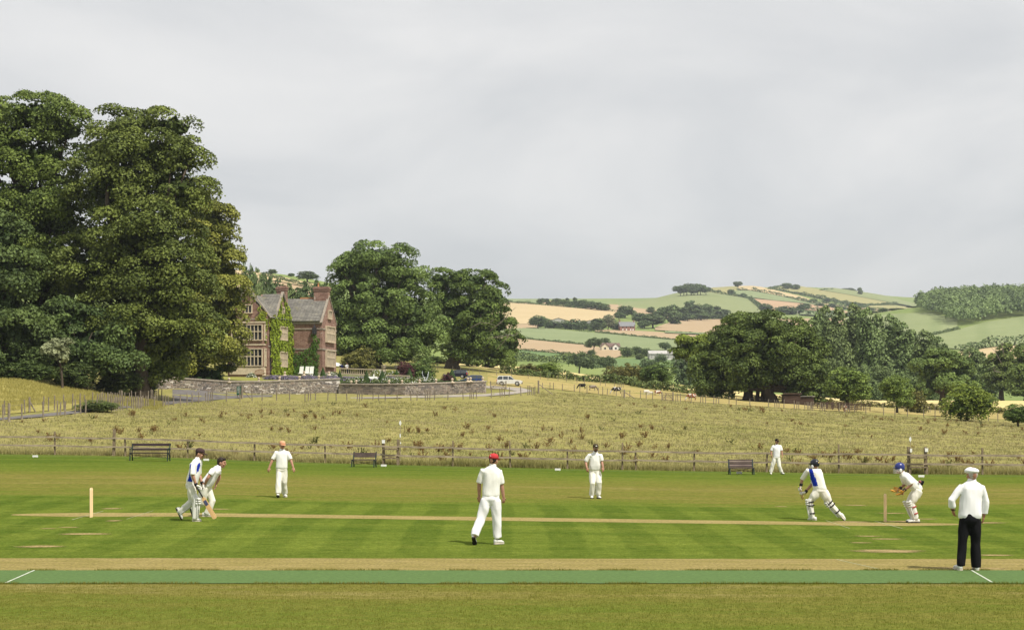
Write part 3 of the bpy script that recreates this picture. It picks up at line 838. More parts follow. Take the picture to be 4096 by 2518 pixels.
def big_tree(name, label, x, Y, lobes_px, mat, leaf, n, puff, trunk_r=.6, trunk_x=None, group=None, seed=1, cat='tree', ybase=None, deep=.85, bark=None, skirt=-.45, dens_in=.18, split=.55, trunk_top=None):
    """tree whose crown lobes are given in picture measures (cx, cy, rx, ry[, dy]) at distance Y"""
    tx = x if trunk_x is None else trunk_x
    b = gpt(tx, Y)
    root = empty(name, b, 0, label, cat, group)
    k = Y / F
    L = []
    for l in lobes_px:
        dy = l[4] if len(l) > 4 else 0
        c = px(l[0], l[1], Y) - b
        rx, rz = max(.55 * l[2] * k, l[2] * k - .22 * puff), max(.55 * l[3] * k, l[3] * k - .4 * puff)
        L.append((c.x, dy, c.z, rx, rx * deep, rz))
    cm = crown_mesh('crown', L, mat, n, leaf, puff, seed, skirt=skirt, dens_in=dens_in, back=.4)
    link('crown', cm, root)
    ctr = Vector(np.average([l[:3] for l in L], axis=0))
    th = ctr.z * split if trunk_top is None else trunk_top
    top = Vector((ctr.x * .35, 0, th))
    limbs = [Vector(l[:3]) + Vector((0, 0, -.2 * l[5])) for l in L]
    rng = random.Random(seed)
    for l in L:
        for _ in range(2):
            limbs.append(Vector((l[0] + rng.uniform(-.7, .7) * l[3], l[1] + rng.uniform(-.7, .3) * l[4], l[2] + rng.uniform(-.3, .75) * l[5])))
    link('trunk', trunk_mesh('trunk', (0, 0, 0), top, trunk_r, limbs, bark or M_bark, seed), root)
    return root

# generic crowns (about 10 m tall, standing on z = 0), shared between many trees
def proto(kind, seed, mat, n, leaf, puff):
    rng = random.Random(seed)
    L = []
    if kind == 'round':
        L = [(0, 0, 5.4, 3.4, 3.4, 3.8)] + [(rng.uniform(-2.2, 2.2), rng.uniform(-2, 2), rng.uniform(2.8, 7.4), rng.uniform(1.7, 2.5), rng.uniform(1.7, 2.4), rng.uniform(1.4, 2.1)) for _ in range(6)]
    elif kind == 'tall':
        L = [(rng.uniform(-.7, .7), rng.uniform(-.6, .6), 1.9 + i * 1.5, 1.9 - abs(i - 2) * .25, 1.9 - abs(i - 2) * .25, 1.5) for i in range(5)]
    elif kind == 'poplar':
        L = [(rng.uniform(-.8, .8), rng.uniform(-.6, .6), 1.6 + i * 1.2 + rng.uniform(-.4, .4), 1.7 - .11 * i + rng.uniform(-.2, .2), 1.6 - .11 * i, 1.5) for i in range(7)]
    elif kind == 'bush':
        L = [(rng.uniform(-3.2, 3.2), rng.uniform(-2, 2), rng.uniform(2.5, 5.5), rng.uniform(2.2, 3.2), rng.uniform(2, 3), rng.uniform(2.2, 3.6)) for _ in range(6)] + [(0, 0, 5, 3.6, 3, 4.4)]
    elif kind == 'spread':
        L = [(rng.uniform(-3.6, 3.6), rng.uniform(-3, 3), rng.uniform(4.6, 7.4), rng.uniform(1.7, 2.6), rng.uniform(1.7, 2.6), rng.uniform(1.1, 1.7)) for _ in range(9)] + [(0, 0, 6.6, 3.6, 3.4, 2.6)]
    return crown_mesh('crown_' + kind, L, mat, n, leaf, puff, seed, flat=1.25 if kind == 'poplar' else .7, skirt=-.9 if kind in ('bush', 'poplar', 'tall') else -.6)
PROTO = {}
def get_proto(kind, v, lod, mat):
    key = (kind, v, lod, mat.name)
    if key not in PROTO:
        n, leaf, puff = {'hi': (6600, .37, .8), 'mid': (3600, .5, .95), 'lo': (1500, .85, 1.1)}[lod]
        PROTO[key] = proto(kind, 11 * v + len(kind), mat, n, leaf, puff)
    return PROTO[key]
TRUNK = {}
def get_trunk(kind, v):
    if (kind, v) not in TRUNK:
        rng = random.Random(v * 7 + 3)
        h = {'round': 4.5, 'spread': 4.6, 'tall': 6, 'poplar': 7.5, 'bush': 2.2}[kind]
        limbs = [(rng.uniform(-2.4, 2.4), rng.uniform(-2.2, 2.2), rng.uniform(4, 8)) for _ in range(5)] if kind not in ('poplar', 'tall') else [(rng.uniform(-1, 1), rng.uniform(-1, 1), rng.uniform(4, 8.5)) for _ in range(4)]
        TRUNK[kind, v] = trunk_mesh('trunk', (0, 0, 0), (0, 0, h), .34, limbs, M_bark, v, 7)
    return TRUNK[kind, v]
_tv = [0]
def tree(label, x, ytop, w, Y, kind='round', lod='mid', mat=None, group=None, name=None, ybase=None, cat='tree', sink=0.0, v=None):
    """tree standing on the land in column x at distance Y (or where row ybase meets the land), crown top at row ytop, width w px"""
    if isinstance(Y, tuple):
        Y = dist_at(x, ybase, *Y)
    mat = mat or L_far
    _tv[0] += 1
    v = (_tv[0] % (2 if lod == 'hi' else 3)) if v is None else v
    b = gpt(x, Y, -sink)
    h = px(x, ytop, Y).z - b.z
    wd = w * Y / F * (1.2 if lod == 'lo' else 1.0)
    root = empty(name or {'poplar': 'poplar_tree', 'bush': 'bush'}.get(kind, 'tree'), b, (_tv[0] * 1.618) % 6.28 if kind != 'bush' else (_tv[0] % 2) * 3.14, label, cat, group)
    bw = {'round': 8.6, 'spread': 10.2, 'tall': 4.4, 'poplar': 4.2, 'bush': 9.4}[kind]
    bh = {'round': 9.6, 'spread': 9.4, 'tall': 9.6, 'poplar': 9.6, 'bush': 9.6}[kind]
    root.scale = (wd / bw, wd / bw, max(h, 1) / bh)
    link('crown', get_proto(kind, v, lod, mat), root)
    link('trunk', get_trunk(kind, v), root)
    return root

def hedge(label, pts, h, w, mat=None, leaf=.5, dens=1.0, group=None, name='hedge', kind=None, seed=0, rough=.35, cat='hedge'):
    """bumpy hedge along world points that lie on the land"""
    rng = np.random.default_rng(seed + int(pts[0][0] * 10) % 1000)
    P = np.array([tuple(p) for p in pts]); seg = np.linalg.norm(np.diff(P[:, :2], axis=0), axis=1)
    s = np.concatenate([[0], np.cumsum(seg)]); Ltot = s[-1]
    n = int(dens * Ltot * (2 * h + w) / (leaf * leaf) * 1.2)
    t = rng.uniform(0, Ltot, n)
    bx, by = np.interp(t, s, P[:, 0]), np.interp(t, s, P[:, 1])
    bz = ground(bx, by)
    dx, dy = np.interp(t, s, np.gradient(P[:, 0], s)), np.interp(t, s, np.gradient(P[:, 1], s))
    ln = np.hypot(dx, dy) + 1e-9; nx, ny = -dy / ln, dx / ln
    ph = rng.uniform(0, 6.28, 4)
    hh = h * (1 + rough * (.6 * np.sin(t / (h * 1.9) + ph[0]) + .4 * np.sin(t / (h * .73) + ph[1]) + .35 * np.sin(t / (h * 5.3) + ph[2])))
    a = rng.uniform(-.15, math.pi + .15, n)
    r = 1 - .3 * rng.uniform(0, 1, n) ** 2
    off = np.cos(a) * w / 2 * r * (1 + .2 * np.sin(t / h * 2 + ph[3])); up = np.maximum(.05, np.sin(a)) ** .6 * hh * r
    pts_ = np.stack([bx + nx * off, by + ny * off, bz + up], 1)
    outs = np.stack([nx * np.cos(a), ny * np.cos(a), np.sin(a)], 1)
    o = Vector(P[len(P) // 2])
    v, q, tt = leaf_cloud(rng, pts_ - np.array(o), outs, leaf)
    ob = link(name, np_mesh(name, v, quads=q, mats=[mat or L_hedge], attr={'tint': tt}), None, o)
    return tag(ob, label, None if kind else cat, group, kind)

def hedge_px(label, pts, Yr, h, w, **k):
    """hedge along picture positions that lie on the land within the distances Yr"""
    W = []
    for (x0, y0), (x1, y1) in zip(pts[:-1], pts[1:]):
        m = max(2, int(abs(x1 - x0) / 12))
        for i in range(m): W.append(gpx(x0 + (x1 - x0) * i / m, y0 + (y1 - y0) * i / m, *Yr))
    W.append(gpx(*pts[-1], *Yr))
    return hedge(label, W, h, w, **k)
# ------------------------------------------------------------------ trees
# the tall grove on the left
GL = 'tall trees of the grove beside the manor'
big_tree('lime_tree', 'tallest grove tree at the left edge, thin open top against the sky', 150, 205,
         [(150, 470, 170, 95), (20, 560, 150, 110), (250, 520, 105, 90), (120, 650, 210, 130), (60, 820, 220, 150), (210, 850, 190, 160), (60, 1050, 220, 180), (230, 1100, 200, 190), (90, 1280, 200, 150)],
         L_lime, .30, 76000, 1.5, 1.0, group=GL, seed=3, cat='tree', skirt=-.55, dens_in=.12)
big_tree('lime_tree', 'broad twin-topped tree in the middle of the tall grove', 560, 200,
         [(480, 520, 105, 75), (690, 510, 100, 70), (560, 610, 190, 110), (740, 640, 80, 90), (470, 740, 190, 140), (700, 770, 140, 140), (560, 930, 230, 160), (430, 1080, 190, 170), (640, 1120, 210, 190), (520, 1290, 220, 150), (700, 1330, 170, 130)],
         L_lime, .30, 90000, 1.5, 1.1, group=GL, seed=4, skirt=-.55, dens_in=.14)
big_tree('lime_tree', 'yellowish tree at the right edge of the grove, its skirt hanging before the manor', 830, 243,
         [(790, 790, 85, 90), (830, 900, 105, 100), (890, 1000, 85, 80), (850, 1090, 110, 110), (910, 1120, 70, 90), (800, 1250, 130, 120), (890, 1260, 85, 110), (850, 1380, 120, 90), (915, 1400, 75, 75), (770, 1430, 110, 80), (930, 1180, 55, 80), (905, 1470, 60, 40), (700, 1460, 100, 70)],
         L_limey, .32, 54000, 1.5, .5, group=GL, seed=5, skirt=-.85, trunk_x=760)
big_tree('evergreen_tree', 'dark bluish evergreen in front of the grove at the left edge', 20, 190,
         [(0, 950, 110, 100), (20, 1080, 130, 110), (-20, 1220, 150, 130), (60, 1330, 140, 110), (-60, 1080, 150, 150), (20, 1430, 150, 80)],
         L_dark, .33, 28000, 1.5, .6, group=GL, seed=6, skirt=-.85)
big_tree('evergreen_tree', 'low dark tree at the front of the grove above the hay field', 330, 196,
         [(260, 1290, 130, 100), (340, 1390, 140, 90), (420, 1330, 110, 100), (220, 1430, 120, 75), (440, 1440, 120, 80)],
         L_dark, .33, 22000, 1.4, .5, group=GL, seed=8, skirt=-.9)
big_tree('lime_tree', 'leafy tree at the foot of the grove beside the garden wall', 590, 202,
         [(560, 1330, 120, 100), (650, 1400, 110, 90), (530, 1440, 120, 80), (690, 1300, 100, 110), (640, 1490, 90, 50)],
         L_lime, .31, 24000, 1.4, .5, group=GL, seed=9, skirt=-.9)
big_tree('flowering_shrub', 'pale grey-green shrub among the dark trees of the grove', 250, 187,
         [(245, 1375, 38, 36), (225, 1410, 45, 40)], L_grey, .26, 3000, .7, .15, seed=10, cat='shrub', skirt=-.9)
for i, (x, yt, w, Y) in enumerate([(-60, 1400, 260, 186), (120, 1440, 200, 187), (300, 1450, 200, 192), (470, 1460, 190, 199), (590, 1480, 120, 205), (760, 1450, 200, 250), (-420, 900, 520, 215), (-250, 1250, 420, 192)]):
    tree('dark undergrowth bush at the foot of the grove', x, yt, w, Y, 'bush', 'hi', L_dark, 'undergrowth below the grove', cat='bush')
# trees right of the manor
GM = 'park trees right of the manor'
big_tree('oak_tree', 'huge round-topped tree right of the manor, its crown highest against the sky', 1500, 330,
         [(1520, 1040, 140, 78), (1420, 1110, 110, 90), (1610, 1120, 105, 85), (1370, 1080, 50, 55), (1500, 1200, 170, 110), (1380, 1260, 95, 110), (1640, 1250, 110, 110), (1480, 1340, 150, 90), (1620, 1380, 110, 80), (1410, 1370, 110, 80), (1700, 1330, 80, 90), (1540, 1420, 120, 50)],
         L_oak, .38, 54000, 1.6, 1.2, group=GM, seed=21, skirt=-.6)
big_tree('oak_tree', 'green oak with dead branches on its right side, beside the huge round tree', 1855, 350,
         [(1890, 1130, 85, 55), (1760, 1130, 60, 55), (1955, 1190, 80, 75), (1800, 1200, 90, 80), (1890, 1260, 120, 90), (1990, 1290, 60, 70), (1790, 1310, 85, 90), (1900, 1370, 100, 70), (2040, 1370, 55, 50), (1990, 1410, 70, 45), (1830, 1410, 70, 50)],
         L_oakg, .38, 40000, 1.5, 1.3, trunk_x=1810, group=GM, seed=22, skirt=-.6)
def dead_branch(root, pts, r0):
    mb = MB()
    rng = random.Random(int(pts[0][0]))
    W = [Vector(p) for p in pts]
    mb.tube(W, [r0 * (1 - .8 * i / (len(W) - 1)) for i in range(len(W))], 6, round_=False)
    for p in W[1:-1]:
        for _ in range(3):
            d = Vector((rng.uniform(-.3, 1), rng.uniform(-.5, .5), rng.uniform(-.2, 1))) * rng.uniform(1, 2.4)
            mb.tube([p, p + d * .5 + Vector((0, 0, .15)), p + d], [r0 * .45, r0 * .25, r0 * .08], 5, round_=False)
    return mb.build('dead_branch', M_barkpale, root, True)
_o = [o for o in bpy.data.objects if o.name.startswith('oak_tree')][-1]
for _p in ([(1960, 1330), (2000, 1300), (2040, 1260), (2062, 1235)], [(1950, 1360), (2000, 1350), (2060, 1345), (2090, 1330)], [(1880, 1320), (1925, 1296), (1960, 1300), (1990, 1310)], [(1990, 1400), (2030, 1355), (2050, 1300)]):
    dead_branch(_o, [px(a, b, 350) - Vector((0, 7.0, 0)) - _o.location for a, b in _p], .09)
big_tree('oak_tree', 'small tree with a pale bare trunk at the right of the park trees', 1945, 372, [(1960, 1440, 60, 45), (2010, 1440, 45, 40), (1920, 1430, 50, 40)], L_oak, .46, 7000, 1.5, .5, group=GM, seed=24, bark=M_barkpale)
for i, (x, yt, w, Y) in enumerate([(1590, 1400, 130, 362), (1700, 1420, 120, 372), (1380, 1330, 150, 380), (1760, 1440, 110, 378), (1850, 1440, 130, 385), (1480, 1410, 120, 375)]):
    tree('shaded bush below the park trees right of the manor', x, yt, w, Y, 'bush', 'mid', L_oak, 'bushes below the park trees', cat='bush')
# great oak on the right
big_tree('oak_tree', 'great dome-shaped oak standing alone by the field shed', 3040, 292,
         [(3040, 1315, 140, 72), (2950, 1335, 100, 75), (3130, 1325, 105, 72), (2885, 1400, 90, 80), (3200, 1390, 85, 85), (3050, 1400, 190, 110), (2850, 1470, 85, 75), (3235, 1470, 75, 90), (2955, 1480, 140, 85), (3120, 1490, 150, 90), (3255, 1560, 55, 65), (2860, 1535, 85, 55), (3010, 1528, 110, 38), (3215, 1590, 75, 45), (2860, 1575, 50, 25)],
         L_oakg, .36, 58000, 1.35, 1.0, trunk_x=3085, seed=31, skirt=-.7)
_o = [o for o in bpy.data.objects if o.name.startswith('oak_tree')][-1]
for _x, _r in ((2992, .8), (3030, .35), (3051, .42)):
    b = gpt(_x, 294) - _o.location
    link('trunk', trunk_mesh('trunk', b, b + Vector((.4, 0, 7)), _r, [b + Vector((1, 0, 9)), b + Vector((-2, 0, 9.5))], M_bark, int(_x), 9), _o)
big_tree('oak_tree', 'light green tree leaning out left of the great oak', 2800, 330, [(2770, 1385, 60, 40), (2720, 1415, 40, 30), (2810, 1420, 60, 45), (2840, 1380, 45, 40)], L_bright, .42, 8000, 1.3, .4, trunk_x=2870, seed=32)
# trees of the right hand park
tree('rounded green tree with the wooden pens at its foot, right of the great oak', 3390, 1466, 195, 282, 'round', 'hi', L_park)
tree('small round tree casting a shadow on the dry grass', 3588, 1500, 140, 258, 'round', 'hi', L_park)
tree('low bush touching the small round tree', 3668, 1560, 78, 268, 'bush', 'mid', L_olive, cat='bush')
tree('dense bright green bush, largest before the right hand field', 3868, 1528, 190, 232, 'bush', 'hi', L_bright, cat='bush')
tree('small dark tree at the right edge in front of the wheat', 4072, 1614, 125, 222, 'round', 'hi', L_oakg)
big_tree('oak_tree', 'dark oak with a stout trunk standing in the pale wheat', 3770, 372, [(3770, 1440, 75, 50), (3710, 1480, 60, 55), (3830, 1480, 65, 60), (3770, 1530, 95, 55), (3710, 1560, 55, 40), (3840, 1555, 60, 45)], L_oak, .42, 20000, 1.5, .75, seed=33)
big_tree('oak_tree', 'stag-headed oak with bare white branches at its top', 4005, 432, [(4000, 1440, 40, 45), (4020, 1480, 50, 50), (3985, 1510, 50, 45), (4010, 1540, 55, 35), (4025, 1400, 22, 25)], L_oak, .5, 9000, 1.3, .7, seed=34)
_o = [o for o in bpy.data.objects if o.name.startswith('oak_tree')][-1]
for _p in ([(3985, 1460), (3960, 1410), (3935, 1385)], [(3995, 1430), (3985, 1385), (3975, 1365)], [(4020, 1430), (4035, 1390), (4048, 1372)], [(3980, 1490), (3955, 1485), (3945, 1492)], [(4040, 1470), (4070, 1455), (4082, 1440)]):
    dead_branch(_o, [px(a, b, 432) - Vector((0, 5, 0)) - _o.location for a, b in _p], .11)
big_tree('oak_tree', 'dark tree at the right edge behind the wheat field', 4105, 420, [(4110, 1430, 60, 50), (4090, 1500, 55, 55), (4140, 1520, 80, 60), (4080, 1560, 55, 40), (4180, 1460, 70, 60)], L_oak, .5, 12000, 1.5, .6, seed=35)
tree('grey-green tree behind the stag-headed oak', 3895, 1398, 150, 500, 'round', 'mid', L_poplar)
tree('low tree at the wheat field edge behind the stag-headed oak', 3950, 1470, 100, 520, 'bush', 'mid', L_poplar, cat='bush')
GP = 'poplars of the plantation'
for i, (x, yt) in enumerate([(3235, 1330), (3275, 1302), (3315, 1288), (3355, 1276), (3400, 1280), (3440, 1290), (3478, 1296), (3515, 1302), (3550, 1318), (3585, 1330), (3618, 1345), (3650, 1355), (3690, 1368), (3725, 1380), (3755, 1392)]):
    tree('slender poplar in the dense plantation behind the right hand trees', x, yt, 112, 470 + (i % 3) * 14, 'poplar', 'hi', L_poplar, GP)
for i, (x, yt) in enumerate([(3260, 1440), (3340, 1430), (3430, 1450), (3520, 1460), (3600, 1480), (3670, 1490), (3720, 1500), (3300, 1500), (3470, 1510), (3560, 1525), (3640, 1540)]):
    tree('undergrowth tree along the front of the poplar plantation', x, yt, 105, 455 - (i % 3) * 9, 'bush', 'mid', L_poplar, 'undergrowth of the plantation')
# middle distance bushes right of the drive
tree('dark rounded bush left of the yellow-green one behind the parked silver car', 2112, 1452, 92, 352, 'bush', 'mid', L_olive, cat='bush')
tree('yellow-green bush beside the pale wheat', 2205, 1446, 110, 352, 'bush', 'hi', L_bright, cat='bush')
for i, (x, yt, w) in enumerate([(2455, 1462, 95), (2520, 1450, 110), (2580, 1470, 90)]):
    tree('brownish-green thicket bush beside the hedge of the cattle field', x, yt, w, 356 + i * 3, 'bush', 'mid', L_olive, 'thicket by the cattle field', cat='bush')
tree('big dark round tree at the right end of the thicket', 2645, 1444, 145, 350, 'bush', 'hi', L_oakg)
tree('bluish dark tree between the barn and the great oak', 2755, 1418, 140, 600, 'round', 'mid', L_far)
tree('dark tree right of the barn, half hidden by the great oak', 2840, 1470, 120, 560, 'bush', 'mid', L_far)
hedge_px('clipped dark hedge along the top of the cattle field', [(2000, 1482), (2060, 1489), (2260, 1508), (2404, 1528), (2520, 1540), (2607, 1556), (2750, 1572), (2900, 1588)], (300, 350), 1.5, 1.8, leaf=.4, dens=1.9)
hedge_px('rough hedge between the dry grass and the pale wheat on the right', [(3000, 1600), (3200, 1615), (3500, 1626), (3750, 1640), (4000, 1652), (4300, 1666)], (300, 352), 1.0, 1.6, leaf=.4, mat=L_olive, dens=1.6)
tree('large dark spreading tree in the valley left of the thicket', 2318, 1410, 118, 720, 'spread', 'mid', L_far)
tree('thin spreading tree right of the large dark valley tree', 2425, 1426, 78, 735, 'spread', 'mid', L_far)
tree('dark tree beside the bottom end of the barn', 2590, 1432, 80, 720, 'bush', 'mid', L_far)
tree('low dark tree at the left of the valley', 2185, 1448, 70, 700, 'bush', 'mid', L_far)
hedge_px('dark thick hedge across the valley bottom', [(2010, 1440), (2150, 1446), (2300, 1452), (2420, 1462)], (640, 900), 4.5, 5, leaf=1.0, dens=1.8)
# trees round the bungalow, barn and farmhouse
tree('dark tree standing left of the white bungalow', 2376, 1352, 74, (900, 1300), 'spread', 'mid', L_far, ybase=1412)
tree('smaller dark tree below the one left of the bungalow', 2366, 1398, 38, (750, 1300), 'round', 'mid', L_far, ybase=1426)
tree('dark tree behind the white bungalow', 2418, 1352, 52, 1110, 'round', 'mid', L_far)
for x, yb, yt, w, l in [(2510, 1428, 1386, 46, 'brownish bush right of the bungalow'), (2545, 1424, 1384, 44, 'dark bush second right of the bungalow'), (2585, 1424, 1390, 44, 'green bush left of the barn'), (2660, 1402, 1368, 52, 'dark round tree behind the barn roof'), (2560, 1440, 1414, 42, 'pale round tree below the bushes by the barn'), (2640, 1450, 1412, 46, 'round bush in front of the barn wall')]:
    tree(l, x, yt, w, (800, 1300), 'round' if 'tree' in l else 'bush', 'mid', L_far if 'pale' not in l else L_poplar, ybase=yb, cat='tree' if 'tree' in l else 'bush')
for x, yb, yt, w in [(2215, 1312, 1284, 50), (2262, 1316, 1280, 44), (2300, 1318, 1274, 44), (2335, 1320, 1282, 36), (2240, 1312, 1292, 40), (2378, 1322, 1284, 44)]:
    tree('garden tree in front of the grey farm sheds', x, yt, w, (1100, 1800), 'bush', 'lo', L_far, 'trees in front of the farm sheds', ybase=yb)
tree('two-crowned dark tree left of the farm sheds', 2152, 1262, 72, (1100, 1800), 'round', 'mid', L_far, ybase=1316)
tree('dark tree touching the two-crowned one by the sheds', 2182, 1272, 50, (1100, 1800), 'round', 'lo', L_far, ybase=1312)
tree('pale silvery tree left of the red farmhouse', 2432, 1260, 58, (1100, 1800), 'round', 'mid', L_grey, ybase=1322)
tree('green tree left of the silvery one by the farmhouse', 2398, 1272, 54, (1100, 1800), 'round', 'lo', L_far, ybase=1322)
tree('dark tree at the left gable of the red farmhouse', 2463, 1282, 36, (1100, 1800), 'bush', 'lo', L_far, ybase=1322)
for x, yb, yt, w, l in [(2476, 1280, 1248, 38, 'small dark tree above the farmhouse roof'), (2500, 1272, 1222, 58, 'broad black-green tree uphill of the farmhouse'), (2558, 1290, 1250, 56, 'dark tree right behind the farmhouse'), (2612, 1312, 1254, 84, 'wide tree right of the farmhouse'), (2578, 1314, 1280, 50, 'bush at the right gable of the farmhouse'), (2602, 1254, 1226, 30, 'lone round tree in the stubble above the farmhouse')]:
    tree(l, x, yt, w, (1100, 2300), 'round', 'lo', L_far, ybase=yb)
for x, yb, yt, w in [(2652, 1292, 1228, 52), (2692, 1298, 1220, 40), (2726, 1284, 1232, 44), (2757, 1280, 1204, 40), (2790, 1282, 1216, 48), (2828, 1280, 1214, 50), (2860, 1278, 1226, 42), (2892, 1276, 1238, 40), (2740, 1286, 1250, 60), (2805, 1284, 1252, 60)]:
    tree('tall tree in the dark row below the hilltop clump', x, yt, w, (1300, 2400), 'tall' if w < 45 else 'round', 'lo', L_far, 'row of tall trees below the hill', ybase=yb)
# skyline row left
for x, yb, yt, w in [(2165, 1219, 1192, 34), (2225, 1224, 1192, 36), (2255, 1227, 1198, 34), (2282, 1230, 1204, 30), (2330, 1235, 1198, 48), (2362, 1240, 1204, 44), (2392, 1243, 1208, 40), (2420, 1245, 1214, 36), (2205, 1222, 1206, 24), (2308, 1233, 1210, 26), (2190, 1220, 1194, 14), (2270, 1228, 1192, 14), (2300, 1232, 1190, 14)]:
    tree('tree in the ragged row along the skyline hedge on the left', x, yt, w, (1500, 2050), 'round' if w > 20 else 'tall', 'lo', L_far, 'skyline row of trees', ybase=yb)
# hilltop clump and lone hill trees
for x, yt, w in [(2722, 1142, 44), (2748, 1136, 48), (2776, 1135, 48), (2802, 1137, 46), (2824, 1146, 40), (2765, 1146, 50), (2735, 1150, 40), (2790, 1150, 44)]:
    tree('tree in the dense clump on the hilltop', x, yt, w, 2480 + (x % 3) * 8, 'spread', 'lo', L_far, 'hilltop clump')
for x, yb, yt, w, l, k in [(2952, 1158, 1126, 30, 'wind-bent tree on the far hill top', 'spread'), (2925, 1182, 1156, 28, 'round tree on the slope below the wind-bent one', 'round'), (2972, 1192, 1172, 22, 'bushy tree at the bend of the hill hedge', 'round'),
                           (3147, 1160, 1131, 38, 'larger of two dark trees on the far skyline', 'round'), (3184, 1162, 1136, 30, 'smaller of two dark trees on the far skyline', 'round'), (3062, 1252, 1214, 50, 'round tree at the foot of the hill hedge', 'round'),
                           (3215, 1246, 1212, 48, 'tall round tree at the right of the wooded hollow', 'round'), (3420, 1266, 1240, 38, 'dark tree beside the striped green field', 'round'), (3658, 1256, 1228, 44, 'dark tree at the left corner of the hillside wood', 'bush'),
                           (3440, 1182, 1150, 14, 'thin leaning tree at the end of the skyline copse', 'tall')]:
    tree(l, x, yt, w, (1500, 3390), k, 'lo', L_far, ybase=yb)
for x, yt, w in [(3380, 1152, 26), (3395, 1150, 26), (3412, 1156, 24)]:
    tree('tree in the small copse on the right skyline', x, yt, w, 3390, 'bush', 'lo', L_far, 'skyline copse')
for x, yb, yt, w in [(3120, 1256, 1226, 50), (3150, 1258, 1222, 56), (3180, 1256, 1228, 48), (3255, 1210, 1194, 30), (3305, 1208, 1190, 26), (3330, 1232, 1212, 34), (3360, 1244, 1222, 34), (3400, 1226, 1212, 24), (3446, 1232, 1212, 32), (3490, 1246, 1230, 22), (3530, 1250, 1230, 28), (3570, 1252, 1232, 28), (3480, 1258, 1240, 30), (3300, 1246, 1226, 30), (3600, 1256, 1242, 30), (3505, 1262, 1244, 26), (3275, 1228, 1212, 30)]:
    tree('hedgerow tree among the small fields of the far hill', x, yt, w, (1500, 3300), 'bush', 'lo', L_far, 'hedgerow trees of the far hill', ybase=yb)
# left hill
tree('small round tree on the hilltop above the manor', 1088, 1076, 30, 1000, 'round', 'lo', L_far)
tree('tiny dark tree in the wheat above the manor', 1165, 1092, 24, 1010, 'round', 'lo', L_far)
tree('broad rounded tree on the brow of the wheat hill above the manor', 1230, 1086, 92, 960, 'round', 'mid', L_far)
for x, yt, w, Y, m in [(985, 1062, 90, 470, L_far), (1020, 1085, 80, 455, L_poplar), (1055, 1105, 70, 470, L_far), (1075, 1098, 50, 500, L_far), (1110, 1130, 60, 480, L_far), (1150, 1140, 60, 470, L_poplar), (1190, 1145, 60, 490, L_far), (1225, 1140, 60, 470, L_far), (1265, 1132, 70, 480, L_far), (1310, 1128, 70, 470, L_far), (1040, 1150, 80, 440, L_poplar), (1130, 1170, 90, 440, L_far), (1210, 1175, 90, 440, L_far), (1290, 1180, 90, 440, L_far), (1340, 1150, 80, 450, L_far)]:
    tree('tree of the mixed wood rising behind the manor roofs', x, yt, w, Y, 'round' if w > 65 else 'tall', 'mid', m, 'wood behind the manor')
# hedges of the valley and far hill
for pts, Yr, h, w, lab in [
    ([(1960, 1208), (2150, 1221), (2300, 1234), (2462, 1249)], (1050, 2050), 3.5, 4, 'long dark hedge along the top of the big wheat field'),
    ([(2300, 1327), (2400, 1331), (2500, 1344), (2640, 1357), (2760, 1367)], (900, 1700), 1.8, 2.5, 'thin hedge above the long green field'),
    ([(1960, 1349), (2050, 1353), (2200, 1368), (2330, 1381)], (850, 1500), 1.8, 2.5, 'thin hedge between the green field and the tan stubble'),
    ([(1960, 1397), (2200, 1413), (2300, 1424)], (750, 1300), 1.8, 2.5, 'thin hedge below the tan stubble field'),
    ([(2400, 1392), (2440, 1398), (2490, 1404)], (900, 1300), 1.6, 2, 'low garden hedge in front of the white bungalow'),
    ([(2835, 1168), (2900, 1181), (2970, 1192), (3000, 1199), (3040, 1232), (3060, 1250)], (1900, 3100), 5, 6, 'hedge running down the far hill from the clump'),
    ([(2945, 1162), (2990, 1165)], (2300, 3200), 5, 5, 'short hedge below the wind-bent tree'),
    ([(3010, 1163), (3100, 1183), (3200, 1206), (3290, 1226)], (1900, 3300), 6, 6, 'hedge under the pale wheat strip of the far hill'),
    ([(3100, 1160), (3200, 1180), (3300, 1200), (3400, 1222), (3470, 1238)], (1900, 3400), 6, 6, 'hedge below the long dry pasture of the far hill'),
    ([(3075, 1160), (3110, 1152), (3150, 1147)], (2500, 3400), 4, 5, 'hedge climbing to the two skyline trees'),
    ([(3225, 1241), (3330, 1256), (3420, 1270)], (1700, 3000), 5, 5, 'dark hedge above the small green field'),
    ([(3220, 1262), (3280, 1264), (3350, 1268)], (1600, 2600), 8, 9, 'thick hedge right of the wooded hollow'),
    ([(3280, 1218), (3400, 1236), (3480, 1244), (3600, 1252)], (1800, 3300), 6, 6, 'hedge along the lower edge of the far hill'),
    ([(3440, 1226), (3530, 1222), (3590, 1217)], (1900, 3400), 4, 5, 'hedge between the two dry pastures of the far hill'),
    ([(3280, 1165), (3330, 1162)], (2500, 3400), 4, 5, 'short hedge on the far skyline'),
    ([(3655, 1354), (3760, 1336), (3835, 1319)], (800, 1500), 2.0, 3, 'hedge between the two striped green fields'),
    ([(3830, 1411), (3960, 1391), (4100, 1381), (4300, 1374)], (640, 1200), 4.5, 5, 'tall hedge below the striped green field on the right'),
    ([(1050, 1103), (1130, 1122), (1230, 1150), (1300, 1172)], (600, 1200), 2.0, 3, 'hedge across the wheat hill above the manor'),
    ([(2660, 1330), (2760, 1336), (2900, 1344)], (1050, 1700), 1.5, 2, 'thin hedge in the stubble right of the farmhouse'),
]:
    hedge_px(lab, pts, Yr, h, w, leaf=max(.5, h * .3), mat=L_far)
